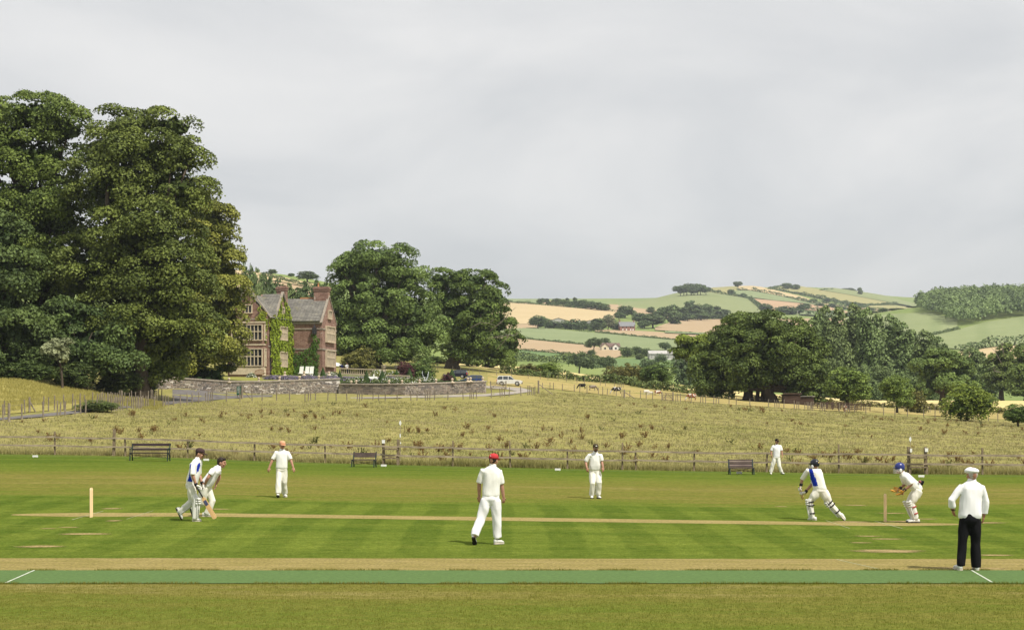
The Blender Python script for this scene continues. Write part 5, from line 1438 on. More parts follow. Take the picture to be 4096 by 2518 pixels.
# shrubs
tree('big rounded brownish conifer behind the balustrade', 1452, 1386, 150, 272, 'bush', 'hi', L_olive, cat='shrub', name='conifer_shrub')
tree('purple-leaved shrub beside the dark urn', 1615, 1445, 70, 262, 'bush', 'mid', L_purple, cat='shrub', name='purple_shrub')
tree('large green shrub right of the purple one', 1702, 1428, 120, 266, 'bush', 'hi', L_oak, cat='shrub', name='green_shrub')
tree('purple bush low behind the yew cone by the dark blue car', 1788, 1488, 50, 262, 'bush', 'mid', L_purple, cat='shrub', name='purple_shrub')
tree('clipped dark yew block at the left end of the lawn', 872, 1458, 60, 242, 'bush', 'hi', L_topiary, cat='shrub', name='yew_block')
tree('dark yew mass at the foot of the grove behind the wall', 800, 1455, 100, 244, 'bush', 'hi', L_topiary, cat='shrub', name='yew_block')
for x, yt, w in ((745, 1502, 34), (797, 1506, 28), (832, 1508, 32)):
    tree('low clipped dome bush just behind the garden wall', x, yt, w, 233.5, 'bush', 'mid', L_topiary, 'clipped domes behind the wall', cat='shrub', name='box_dome')
def bed(label, x, Y, w, h, leafm, flowm, nf=60, group=None, name='rose_bush', cat='flowers'):
    b = tpt(x, Y, -.02); root = empty(name, b, 0, label, cat, group)
    rng = np.random.default_rng(int(x * 7 + Y)); n = 700
    d = dirs(rng, n); d[:, 2] = np.abs(d[:, 2])
    p = d * np.array([w / 2, w * .35, h]) * rng.uniform(.7, 1.05, n)[:, None]
    v, q, t = leaf_cloud(rng, p, d, .16); link('foliage', np_mesh('foliage', v, quads=q, mats=[leafm], attr={'tint': t}), root)
    d = dirs(rng, nf); d[:, 2] = np.abs(d[:, 2]); d[:, 1] = -np.abs(d[:, 1])
    p = d * np.array([w / 2, w * .38, h]) * rng.uniform(.95, 1.15, nf)[:, None]
    v, q, t = leaf_cloud(rng, p, d, .15, jit=.3); link('blossom', np_mesh('blossom', v, quads=q, mats=[flowm], attr={'tint': t}), root)
GR = 'white rose bushes of the terrace'
for x, Y, w in [(1400, 240, 1.6), (1428, 243, 1.8), (1447, 240, 1.4), (1500, 238, 1.5), (1562, 239, 1.8), (1590, 241, 1.8), (1618, 240, 1.8), (1650, 241, 1.7), (1680, 242, 1.5), (1706, 243, 1.7), (1730, 244, 1.4), (1545, 243, 1.6)]:
    bed('bush of white roses behind the right hand garden wall', x, Y, w, .95, L_hedge, L_white, 26, GR)
for x, Y, w in [(1510, 262, 2.4), (1556, 262, 2.0), (1575, 261, 2.0)]:
    bed('lime green and white border plant below the urns', x, Y, w, 1.1, L_bright, L_white, 50, 'pale border below the urns', 'border_plant')
for x, Y, w in [(1100, 250, 3.0), (1160, 249, 3.4), (1235, 249, 3.4), (1320, 248, 3.0), (1390, 250, 3.0), (1440, 250, 3.4), (1500, 249, 3.4), (1550, 250, 3)]:
    bed('low mound of purple lavender before the inner wall', x, Y, w, .6, L_hedge, L_lav, 420, 'lavender mounds', 'lavender')
for x, Y, w in [(1005, 262.0 - 2.5, 1.5), (1240, 268, 1.3), (1330, 268, 2.0)]:
    bed('white flowers at the foot of the manor wall', x, Y, w, .7, L_hedge, L_white, 60, 'flowers at the foot of the manor', 'border_plant')
hedge('low clipped box hedge edging the rose terrace on the left', [tpt(x, _f(wr, x, 3) + 1.2) for x in np.linspace(1366, 1580, 14)], .01, .01, leaf=.2) if False else None
def box_hedge(label, x0, x1, dY, h, w):
    a = [tpt(x, _f(wr, x, 3) + dY) for x in np.linspace(x0, x1, 20)]; o = a[10]
    rng = np.random.default_rng(int(x0)); n = 3800
    k = rng.uniform(0, 19, n); i = k.astype(int).clip(0, 18); f = (k - i)[:, None]
    A = np.array([tuple(p) for p in a]); p = A[i] * (1 - f) + A[i + 1] * f - np.array(o)
    s = rng.integers(0, 3, n)
    off = np.where(s == 0, -w / 2, np.where(s == 1, w / 2, rng.uniform(-w / 2, w / 2, n))); up = np.where(s == 2, h, rng.uniform(0, h, n))
    p[:, 1] += off; p[:, 2] += up
    out = np.stack([np.zeros(n), np.where(s == 0, -1., np.where(s == 1, 1., 0)), np.where(s == 2, 1., .1)], 1)
    v, q, t = leaf_cloud(rng, p, out, .16, up=.1, jit=.25)
    tag(link('box_hedge', np_mesh('box_hedge', v, quads=q, mats=[L_topiary], attr={'tint': t}), None, o), label, 'hedge')
box_hedge('low clipped box hedge edging the rose terrace on the left', 1364, 1585, 1.3, .5, .7)
box_hedge('low clipped box hedge at the right end of the terrace', 1690, 1900, 2.2, .5, .7)
# furniture, marquee, fountain
def lounger(label, x, ytop):
    Y = 266.; b = tpt(x, Y); root = empty('garden_chair', b, -.25, label, 'chair')
    m = MB(); m.box((0, 0, .42), (.62, .65, .08)); m.build('seat', M_paintw, root)
    m = MB(); m.box((0, .42, .95), (.6, .07, 1.15), Matrix.Rotation(-.3, 3, 'X')); m.build('backrest', M_paintw, root)
    for sx in (-.27, .27):
        for sy in (-.28, .28):
            m = MB(); m.box((sx, sy, .2), (.06, .06, .42)); m.build('leg', M_lead, root)
lounger('white garden chair nearest the creeper window, leftmost of three', 1202, 0); lounger('white garden chair in the middle of three', 1225, 0); lounger('white garden chair nearest the yew cones, rightmost of three', 1243, 0)
b = tpt(1037, 260.2); root = empty('garden_bench', b, -.15, 'arched teak bench against the manor bay', 'bench')
m = MB(); m.box((0, 0, .42), (1.5, .5, .06)); m.build('seat', M_teak, root)
m = MB()
for i in range(9): m.box((-.68 + i * .17, .24, .72 + .12 * math.cos((i - 4) / 4 * 1.4)), (.05, .04, .55 + .24 * math.cos((i - 4) / 4 * 1.4)))
m.tube([(-.72, .24, .8), (-.5, .24, 1.02), (0, .24, 1.14), (.5, .24, 1.02), (.72, .24, .8)], .04, 6); m.build('backrest', M_teak, root)
for sx in (-.7, .7):
    m = MB(); m.box((sx, -.2, .33), (.07, .07, .66)); m.box((sx, .2, .3), (.07, .07, .6)); m.box((sx, 0, .66), (.07, .5, .05)); m.build('leg_frame', M_teak, root)
b = tpt(1492, 241.5); root = empty('garden_table', b, 0, 'table under a white cloth between two yew cones', 'table')
m = MB(); m.box((0, 0, .98), (1.2, .8, .05)); m.prism([(-.6, -.41, .97), (.6, -.41, .97), (.85, -.5, .3), (.3, -.5, .55), (-.45, -.46, .75)], (0, .03, 0)); m.build('tablecloth', M_paintw, root)
for sx in (-.45, .45):
    m = MB(); m.box((sx, .2, .45), (.06, .06, 1.0)); m.build('leg', M_teak, root)
m = MB(); m.lathe([(.09, 0), (.1, .2), (.06, .3), (.1, .36)], (0, 0, 0), 10); tag(m.build('white_jug', M_paintw, None, True, b + Vector((.1, 0, 1.0))), 'white jug standing on the garden table', 'jug')
b = Vector(((1340 - CX) / F * 290, 290, ground((1340 - CX) / F * 290, 290))); root = empty('marquee', b, .1, 'white marquee roof showing right of the manor', 'tent')
m = MB(); z0 = px(1340, 1464, 290).z - b.z; z1 = px(1340, 1446, 290).z - b.z
m.add([(-2.2, -2, z0), (2.2, -2, z0), (2.2, 2, z0), (-2.2, 2, z0), (-.15, 0, z1)], [(0, 1, 4), (1, 2, 4), (2, 3, 4), (3, 0, 4), (3, 2, 1, 0)]); m.build('canopy', M_paintw, root)
for sx in (-2.1, 2.1):
    for sy in (-1.9, 1.9):
        m = MB(); m.tube([(sx, sy, -.1), (sx, sy, z0)], .04, 6, round_=False); m.build('pole', M_paintw, root)
M_water, _nt, _bs = new_mat('fountain water spray')
_c, _f2 = noise_col(_nt, [(.3, (.62, .68, .74)), (.7, (.8, .84, .88))], 9, 3); _nt.links.new(_c, _bs.inputs['Base Color']); _bs.inputs['Roughness'].default_value = .2
b = tpt(1702, 241); root = empty('fountain', b, 0, 'pale fountain with two thin jets among the white roses', 'fountain')
m = MB(); m.lathe([(.5, 0), (.55, .25), (.6, .3), (.5, .3), (.2, .28)], (0, 0, 0), 14); m.build('basin', M_cream2, root, True)
for s in (-1, 1):
    m = MB(); rng = random.Random(s + 5)
    for i in range(26):
        t = i / 25; m.ball((s * (.1 + .35 * t) + rng.uniform(-.06, .06), rng.uniform(-.06, .06), .4 + 1.25 * t + .1 * math.sin(t * 7)), rng.uniform(.025, .06), 6, 4)
    m.build('water_jet', M_water, root, True)
# ------------------------------------------------------------------ post-and-rail fence with two stiles
M_post = simple_mat('lichened fence timber', (.21, .165, .11), .95, .4, 9, .6, .05, stretch=(1, 1, .3))
M_rail = simple_mat('weathered fence rail', (.33, .27, .195), .95, .45, 5, .6, .05, stretch=(.35, 1, 2))
M_sign = simple_mat('white enamel', (.78, .78, .76), .5, .05, 8)
def fX(xpx):
    u = (xpx - CX) / F
    return u * 88.27 / (1 + .1737 * u)
def fpt(X, dz=0): return Vector((X, fenceY(X), ground(X, fenceY(X)) + dz))
post_px = [-2300, -2060, -1820, -1580, -1340, -1100, -860, -620, -380, -120, 218, 455, 500, 750, 1017, 1300, 1534, 1592, 1811, 2040, 2270, 2490, 2543, 2777, 3068, 3356, 3636, 3704, 3931, 4200, 4450, 4700, 4950, 5200, 5450, 5700]
fence = empty('rail_fence', fpt(0), 0, 'weathered two-rail timber fence along the cricket field', 'fence')
fo = fence.location.copy()
rng = random.Random(12)
hts = {455: 1.42, 1534: 1.28, 1592: 1.3, 3636: 1.32, 3704: 1.32, 2040: 1.35, 1811: 1.3, 3931: 1.3, 3356: 1.4, 2490: 1.35, 218: 1.25}
for xp in post_px:
    X = fX(xp); p = fpt(X); h = hts.get(xp, .99)
    m = MB(); w = .15 if xp in (455, 1534, 1592, 3636, 3704) else .088
    m.box((0, 0, h / 2 - .15), (w, w * .9, h + .3), Matrix.Rotation(rng.uniform(-.03, .03), 3, 'Y'), taper=rng.uniform(.9, 1))
    m.build('post', M_post, fence, loc=p - fo + Vector((0, .06, 0)))
for k, z in ((0, .93), (1, .49)):
    for a, b in zip(post_px[:-1], post_px[1:]):
        A, B = fpt(fX(a), z + rng.uniform(-.02, .02)), fpt(fX(b), z + rng.uniform(-.02, .02))
        m = MB(); n = 5; rr = []
        for i in range(n + 1):
            p = A.lerp(B, i / n) + Vector((0, -.035, -.015 * math.sin(math.pi * i / n) + rng.uniform(-.008, .008))) - fo
            hh = .046 + rng.uniform(-.006, .006)
            rr.append([p + Vector((0, -.02, -hh)), p + Vector((0, .02, -hh)), p + Vector((0, .02, hh)), p + Vector((0, -.02, hh))])
        m.loft(rr); m.build('rail', M_rail, fence)
def stile(label, xa, xb):
    A, B = fpt(fX(xa)), fpt(fX(xb)); o = (A + B) / 2
    root = empty('stile', o, 0, label, 'stile')
    for z, dy, w in ((.34, -.1, .24), (.80, -.06, .2)):
        m = MB(); m.bar(A - o + Vector((0, dy - .06, z)), B - o + Vector((0, dy - .06, z)), w, .07); m.build('step', M_post, root)
    for P in (A, B):
        m = MB(); m.box(P - o + Vector((0, -.2, .15)), (.1, .1, .42)); m.build('step_post', M_post, root)
stile('timber stile beside the short dark bench', 1534, 1592); stile('timber stile behind the wicketkeeper', 3636, 3704)
def waymark(label, X, z0, z1, dz, plates):
    p = fpt(X); root = empty('footpath_sign', p, 0, label, 'sign')
    m = MB(); m.tube([(0, .0, z0), (0, 0, z1)], .014, 8, round_=False); m.build('pole', M_sign if False else M_rail, root)
    m = MB(); hw, hh = .055, .14
    m.prism([(0, -.02, z1 + 2 * hh), (hw, -.02, z1 + hh * 1.25), (hw, -.02, z1 + hh * .75), (0, -.02, z1), (-hw, -.02, z1 + hh * .75), (-hw, -.02, z1 + hh * 1.25)], (0, .02, 0)); m.build('diamond_plate', M_sign, root)
    for c, s in plates:
        m = MB(); m.box(c, s); m.build('plate', M_sign, root)
waymark('white diamond waymark on a thin pole at the stile by the short bench', fX(1601), .2, 2.0, 0, [((0, -.02, 1.5), (.06, .02, .17)), ((.02, -.02, 1.12), (.05, .02, .08))])
waymark('white diamond waymark at the stile behind the wicketkeeper', fX(3641), .9, 1.55, 0, [((.02, -.08, 1.15), (.1, .02, .17))])
for x, z, l in ((1534, 1.16, 'square white notice on the stile post by the short bench'), (3705, 1.16, 'square white notice on the stile post behind the wicketkeeper')):
    p = fpt(fX(x)) + Vector((0, -.06, z)); m = MB(); m.box((0, 0, 0), (.15, .02, .15)); m.box((0, .008, .085), (.17, .03, .02)); tag(m.build('notice_plate', M_sign, None, False, p), l, 'notice')
# boundary boards
for x, y, l in [(141, 1826, 'white boundary board left of the long dark bench'), (825, 1840, 'white boundary board behind the bowler'), (1535, 1863, 'white boundary board below the stile by the short bench'), (2231, 1879, 'white boundary board left of the central fielder'), (2957, 1892, 'white boundary board before the weathered slatted bench'), (3685, 1906, 'white boundary board right of the wicketkeeper')]:
    Y = min(dist_at(x, y + 3, 60, 91), fenceY((x - CX) / F * 86) - .6); g = gpt(x, Y)
    root = empty('boundary_marker', g, 0, l, 'marker', None)
    m = MB(); m.box((0, 0, .075), (.27, .07, .09)); m.build('board', M_sign, root)
    m = MB(); m.box((-.09, .01, .02), (.03, .05, .1)); m.box((.09, .01, .02), (.03, .05, .1)); m.build('foot', M_sign, root)
# ------------------------------------------------------------------ benches
M_iron = simple_mat('dark green iron', (.022, .038, .032), .6, .3, 8)
M_slatd = simple_mat('dark brown bench slat', (.045, .032, .034), .8, .25, 6, .2, .1, stretch=(.3, 1, 1))
M_slatm = simple_mat('purple brown bench slat', (.085, .062, .06), .8, .3, 6, .2, .1, stretch=(.3, 1, 1))
M_slatw = simple_mat('sun-bleached bench slat', (.24, .19, .165), .85, .35, 4, .2, .1, stretch=(.3, 1, 1))
def bench(label, xa, xb, ybot, rz, slats, seat, h, mats, Y, armrest=True):
    c = gpt((xa + xb) / 2, Y); w = (xb - xa) / F * Y / math.cos(rz)
    root = empty('bench', c, rz, label, 'bench')
    for i, (z, hh, dy, mi) in enumerate(slats):
        m = MB(); m.box((0, dy, z), (w, .035, hh), Matrix.Rotation(-.2, 3, 'X')); m.build('back_slat', mats[mi], root)
    for j in range(4):
        m = MB(); m.box((0, -.18 + j * .11, seat), (w, .085, .035)); m.build('seat_slat', mats[0], root)
    for s in (-1, 1):
        m = MB(); x = s * (w / 2 - .04)
        m.bar((x, .24, 0), (x, .12, seat), .05); m.bar((x, .12, seat - .02), (x, .26, h), .05); m.bar((x, -.26, 0), (x, -.2, seat), .05); m.bar((x, -.24, seat - .04), (x, .16, seat - .04), .05)
        if armrest: m.bar((x, -.24, seat + .2), (x, .18, seat + .24), .05, .04); m.bar((x, -.22, seat), (x, -.22, seat + .2), .04)
        m.build('end_frame', M_iron, root)
    m = MB(); m.bar((-w / 2 + .06, .2, .12), (w / 2 - .06, .2, .3), .018); m.bar((-w / 2 + .06, .2, .3), (w / 2 - .06, .2, .12), .018); m.build('brace', M_iron, root)
bench('long dark bench of two back boards in front of the fence on the left', 521, 679, 1835, -.05, [(.79, .13, .27, 0), (.56, .09, .2, 0)], .39, .82, [M_slatd], 85.5)
bench('short dark bench beside the stile', 1408, 1504, 1862, -.14, [(.66, .07, .22, 0), (.585, .06, .2, 0), (.51, .07, .18, 0)], .36, .74, [M_slatm], 84.6, False)
bench('weathered slatted bench left of the fielder by the fence', 2914, 3016, 1893, .02, [(.68, .05, .24, 0), (.62, .055, .225, 1), (.555, .055, .21, 0), (.49, .055, .2, 0), (.43, .055, .18, 1), (.37, .06, .16, 0)], .31, .72, [M_slatm, M_slatw], 82.6, False)
# ------------------------------------------------------------------ wire fences of round posts
M_pale = simple_mat('pale grey post', (.235, .20, .155), .95, .4, 6, .4, .05, stretch=(1, 1, .3))
M_wire = simple_mat('rusty wire', (.12, .11, .10), .7, .3, 5)
def wire_fence(label, base, h, r, gap, seed=0, wires=3, name='wire_fence', big=()):
    """base: world points on the land; posts every gap metres"""
    rng = random.Random(seed)
    L = [0]
    for a, b in zip(base[:-1], base[1:]): L.append(L[-1] + (b - a).to_2d().length)
    o = Vector(base[0]); root = empty(name, o, 0, label, 'fence')
    pm = []
    for i in range(4):
        m = MB(); k = rng.uniform(-.04, .04)
        m.tube([(0, 0, -.3), (k * .5, 0, h * .5), (k, 0, h * rng.uniform(.9, 1.08))], [r, r * .95, r * .85], 7, round_=False); pm.append(m.mesh('post', [M_pale]))
    s = 0.; P = []
    while s <= L[-1]:
        X = float(np.interp(s, L, [p.x for p in base])); Y = float(np.interp(s, L, [p.y for p in base]))
        g = Vector((X, Y, ground(X, Y))); P.append(g)
        ob = link('post', pm[rng.randrange(4)], root, g - o); ob.rotation_euler = (rng.uniform(-.05, .05), rng.uniform(-.05, .05), rng.uniform(0, 6))
        s += gap * rng.uniform(.85, 1.15)
    for k in range(wires):
        z = h * (.3 + .3 * k); m = MB()
        m.tube([p - o + Vector((0, -r, z)) for p in P], .006, 4, round_=False); m.build('wire', M_wire, root)
    return root
def line_px(pts, Yr):
    W = []
    for (x0, y0), (x1, y1) in zip(pts[:-1], pts[1:]):
        m = max(2, int(abs(x1 - x0) / 25))
        for i in range(m): W.append(gpx(x0 + (x1 - x0) * i / m, y0 + (y1 - y0) * i / m, *Yr))
    W.append(gpx(*pts[-1], *Yr)); return W
wire_fence('post and wire fence along the near side of the drive', line_px([(-500, 1724), (0, 1682), (250, 1664), (470, 1640), (700, 1622), (850, 1607), (1000, 1602), (1300, 1602), (1600, 1602), (1900, 1595), (2050, 1585), (2140, 1577)], (100, 262)), 1.22, .065, 1.85, 1)
wire_fence('post and wire fence between the drive and the hay field', line_px([(-500, 1692), (0, 1662), (250, 1640), (470, 1616), (650, 1601)], (120, 230)), 1.25, .06, 1.75, 2)
wire_fence('post and wire fence along the top of the meadow on the right', line_px([(2170, 1556), (2350, 1572), (2600, 1597), (2850, 1614), (3050, 1627), (3300, 1644), (3600, 1664), (3800, 1676), (4000, 1686), (4250, 1698)], (215, 300)), 1.15, .06, 2.3, 3)
wire_fence('thin far fence across the grass behind the parked cars', line_px([(1560, 1462), (1750, 1480), (2000, 1503), (2250, 1525), (2500, 1553)], (280, 345)), 1.1, .05, 3.6, 4, 2)
wire_fence('low fence in the dry grass by the small round tree', line_px([(3330, 1622), (3500, 1634), (3700, 1648), (3900, 1662)], (240, 330)), 1.05, .05, 2.6, 5, 2)
def strainer(label, x, Y, h, stay=1.0, r=.13):
    g = gpt(x, Y); root = empty('strainer_post', g, 0, label, 'post')
    m = MB(); m.tube([(0, 0, -.3), (0, 0, h)], [r, r * .9], 9, round_=False); m.build('post', M_pale, root)
    m = MB(); m.tube([(0, 0, h * .75), (stay * 1.5, .2, .0)], [.06, .06], 7, round_=False); m.build('stay', M_pale, root)
strainer('tall strainer post with a stay at the bend of the drive', 2154, 243, 1.95, 1.3); strainer('strainer post with a stay beside the black and white cow', 2497, 246, 1.25, 1.0)
strainer('leaning strainer post with stays beside the green sign', 968, 216, 1.6, .7, .15); strainer('strainer post with a dark stay at the left of the drive', 118, 143, 1.25, .3, .09)
strainer('dark thick post at the left edge of the near drive fence', 36, 130.5, 1.4, .0, .11)
# gates
def gate(label, xa, xb, Y, h=1.15, posts=True):
    A, B = gpt(xa, Y), gpt(xb, Y); o = (A + B) / 2; root = empty('field_gate', o, 0, label, 'gate')
    for k in range(5):
        z = .18 + k * (h - .2) / 4; m = MB(); m.bar(A - o + UP * z, B - o + UP * z, .04, .09); m.build('bar', M_post, root)
    m = MB(); m.bar(A - o + UP * .18, (B - o) * 0 + UP * h, .05, .08); m.bar(B - o + UP * .18, UP * h, .05, .08); m.build('brace', M_post, root)
    for P in (A, B):
        m = MB(); m.box(P - o + UP * .55, (.16, .16, 1.6)); m.build('gate_post', M_pale, root)
gate('brown five-bar gate in the cattle field fence', 2648, 2692, 247); gate('timber gate at the end of the garden wall by the silver car', 1962, 2024, 262); gate('old timber gate in the shade at the foot of the grove', 577, 613, 205)
# leafy bush beside the drive, green board
tree('loose green bush growing beside the drive on the left', 388, 1598, 150, 150, 'bush', 'hi', L_hedge, cat='bush')
p = gpt(955, 219); root = empty('sign_board', p, -.25, 'green painted board with pale lettering beside the drive', 'sign')
M_gsign = simple_mat('green sign paint', (.012, .10, .055), .6, .15, 6)
m = MB(); m.box((0, 0, .95), (.55, .04, 1.1)); m.build('board', M_gsign, root)
for i, (z, w) in enumerate(((1.36, .3), (1.22, .42), (1.1, .36), (.98, .42), (.84, .25), (.7, .38))):
    m = MB(); m.box((0, -.024, z), (w, .008, .045)); m.build('lettering', M_paintw, root)
for s in (-.2, .2):
    m = MB(); m.box((s, .04, .3), (.07, .05, 1.0)); m.build('leg', M_post, root)
# ------------------------------------------------------------------ people
M_skin = simple_mat('skin', (.40, .215, .145), .55, .12, 14, 0, .3)
M_skin2 = simple_mat('sunburnt skin', (.36, .175, .115), .55, .12, 14, 0, .3)
M_skinp = simple_mat('pale skin', (.48, .29, .22), .55, .12, 14, 0, .3)
def cloth_mat(name, rgb, var=.05, stain=None):
    m, nt, bs = new_mat(name)
    tc = N(nt, 'ShaderNodeTexCoord').outputs['Object']
    c, f = noise_col(nt, [(.3, [k * (1 - var) for k in rgb]), (.7, [min(.92, k * (1 + var)) for k in rgb])], 5, 5, vec=tc)
    if stain:
        c2, f2 = noise_col(nt, [(.66, (0, 0, 0)), (.74, (1, 1, 1))], 7, 3, vec=tc); c = mixc(nt, mth(nt, 'MULTIPLY', c2, .35), c, stain)
    nt.links.new(c, bs.inputs['Base Color']); bs.inputs['Roughness'].default_value = .9; bs.inputs['Specular IOR Level'].default_value = .1
    n2 = N(nt, 'ShaderNodeTexNoise', {'Vector': tc, 'Scale': 160.0, 'Detail': 2.0}); bump(nt, bs, n2.outputs['Fac'], .15, .002)
    return m
C_white = cloth_mat('white cricket shirt', (.79, .79, .755)); C_cream = cloth_mat('cream cricket flannels', (.73, .715, .64), .06)
C_stained = cloth_mat('grass-stained flannels', (.74, .725, .65), .06, (.22, .24, .06)); C_bright = cloth_mat('bright white cotton', (.80, .80, .82), .03)
C_black = cloth_mat('black trousers cloth', (.010, .010, .012), .2); C_blue = cloth_mat('royal blue panel', (.012, .035, .38), .1); C_navy = cloth_mat('navy cloth', (.01, .012, .04), .2)
C_brown = cloth_mat('dark brown cap cloth', (.055, .035, .035), .2); C_olive = cloth_mat('olive cap cloth', (.065, .052, .03), .2); C_orange = cloth_mat('faded orange cap cloth', (.62, .33, .20), .1)
C_red = cloth_mat('red cap cloth', (.45, .045, .05), .15); C_dark = cloth_mat('black cap cloth', (.012, .011, .014), .2)
M_hair = simple_mat('dark brown hair', (.022, .013, .009), .6, .3, 20); M_hairg = simple_mat('grey hair', (.42, .38, .34), .7, .2, 20); M_hairb = simple_mat('brown hair', (.06, .035, .02), .6, .3, 20)
M_shoe = simple_mat('white cricket shoe', (.66, .66, .62), .6, .1, 8); M_sole = simple_mat('dark rubber sole', (.02, .018, .017), .8, .3, 8); M_solew = simple_mat('pale rubber sole', (.55, .50, .42), .8, .15, 8)
M_pad = cloth_mat('batting pad canvas', (.70, .70, .66), .04); M_padg = cloth_mat('padding seam', (.42, .45, .42), .1); M_strap = simple_mat('black strap', (.012, .011, .012), .7, .3, 8)
M_lime = simple_mat('lime grip', (.50, .62, .03), .6, .1, 9); M_willow = simple_mat('willow bat', (.62, .40, .185), .5, .12, 9, 0, .3, stretch=(1, 1, .2)); M_label = simple_mat('dark bat label', (.05, .06, .12), .5, .8, 40)
M_helmb = simple_mat('navy helmet shell', (.018, .028, .16), .3, .15, 8, 0, .5); M_helmk = simple_mat('black helmet shell', (.008, .009, .016), .35, .2, 8, 0, .5); M_grill = simple_mat('white grille steel', (.68, .68, .66), .4, .05, 8)
M_gold = simple_mat('gold badge', (.5, .38, .1), .5, .2, 30); M_tanl = simple_mat('yellow glove leather', (.55, .28, .05), .6, .2, 12); M_blackl = simple_mat('black glove leather', (.03, .026, .022), .6, .3, 12)
M_eye = simple_mat('dark eye', (.02, .014, .012), .3, .2, 8); M_lip = simple_mat('lips', (.26, .09, .075), .5, .1, 8); M_willowst = simple_mat('ash stump', (.84, .62, .36), .55, .1, 12, 0, .3, stretch=(1, 1, .2))

def remeshed(mb, name, mats, voxel, smooth=4, dec=None, wrinkle=None, seed=0):
    """union of the overlapping shapes as one continuous smooth skin"""
    me = mb.mesh(name + '_src', [])
    ob = bpy.data.objects.new('tmp', me); COL.objects.link(ob)
    r = ob.modifiers.new('r', 'REMESH'); r.mode = 'VOXEL'; r.voxel_size = voxel
    s = ob.modifiers.new('s', 'SMOOTH'); s.factor = .5; s.iterations = smooth
    if dec:
        d = ob.modifiers.new('d', 'DECIMATE'); d.ratio = dec
    dg = bpy.context.evaluated_depsgraph_get()
    out = bpy.data.meshes.new_from_object(ob.evaluated_get(dg))
    bpy.data.objects.remove(ob); bpy.data.meshes.remove(me)
    out.name = name
    out.materials.clear()
    for m in (mats if isinstance(mats, (list, tuple)) else [mats]): out.materials.append(m)
    n = len(out.vertices)
    if wrinkle:
        co = np.empty(n * 3, np.float32); out.vertices.foreach_get('co', co); co = co.reshape(-1, 3)
        no = np.empty(n * 3, np.float32); out.vertices.foreach_get('normal', no); no = no.reshape(-1, 3)
        amp, sx, sz = wrinkle
        h = np.array([mnoise.noise(Vector((p[0] * sx + p[2] * sz * .5 + seed, p[1] * sx - seed, p[2] * sz + p[0] * 2.0))) + .5 * mnoise.noise(Vector((p[0] * sx * 2 + seed, p[1] * sx * 2, p[2] * sz * 2.3 + p[0] * 6))) for p in co])
        co += no * (h * amp)[:, None]
        out.vertices.foreach_set('co', co.ravel())
    out.polygons.foreach_set('use_smooth', np.ones(len(out.polygons), bool))
    out.update()
    return out

def ell_ring(c, ax, ay, n=18, p=2.4):
    R = []
    for k in range(n):
        a = 2 * math.pi * k / n; ca, sa = math.cos(a), math.sin(a)
        R.append(c + ax * (math.copysign(abs(ca) ** (2 / p), ca)) + ay * (math.copysign(abs(sa) ** (2 / p), sa)))
    return R

def torso(mb, hip, neck, hipax, shax, fwd, widths, depths, ts, belly=0):
    """widths/depths at fractions ts along the spine from hip to neck"""
    rings = []
    sp = neck - hip
    for t, w, d in zip(ts, widths, depths):
        ax = hipax.lerp(shax, min(1, max(0, (t - .1) / .7))).normalized()
        ay = ax.cross(sp).normalized()
        if ay.dot(fwd) < 0: ay = -ay
        c = hip + sp * t + ay * belly * math.sin(math.pi * min(1, max(0, t * 1.3)))
        rings.append(ell_ring(c, ax * w, ay * d))
    mb.loft(rings)

def hand(mb, w, d, pn, th, curl=.35, k=1.0, fr=.0088, spread=1.0, mi=0):
    """palm, four bent fingers of unequal length and a thumb; d = along the hand, pn = palm normal, th = towards the thumb"""
    d = d.normalized(); pn = (pn - d * pn.dot(d)).normalized(); wx = d.cross(pn).normalized()
    if wx.dot(th) < 0: wx = -wx
    rings = []
    for t, hw, ht in ((-.02, .022, .018), (.0, .027, .018), (.04, .040, .017), (.088, .040, .012)):
        rings.append(ell_ring(w + d * t * k, wx * hw * k, pn * ht * k, 12))
    mb.loft(rings)
    for i, (o, L) in enumerate(((.030, .072), (.010, .082), (-.011, .076), (-.030, .060))):
        p = w + d * .080 * k + wx * o * k * spread; dd = d + wx * o * 2.2 * (spread - .8); pts = [p]
        for j, fl in enumerate((.46, .32, .27)):
            a = curl * (1 + .25 * i) * (j + .6)
            v = (dd * math.cos(a) + pn * math.sin(a)).normalized(); p = p + v * L * fl * k; pts.append(p)
        mb.tube(pts, [fr * k * 1.08, fr * k, fr * k * .95, fr * k * .8], 8)
    p = w + d * .022 * k + wx * .028 * k
    q = p + (d * .62 + wx * .75 + pn * .25).normalized() * .042 * k; r = q + (d * .9 + wx * .15 + pn * .4).normalized() * .034 * k
    mb.tube([p, q, r], [fr * k * 1.45, fr * k * 1.2, fr * k * .95], 8)

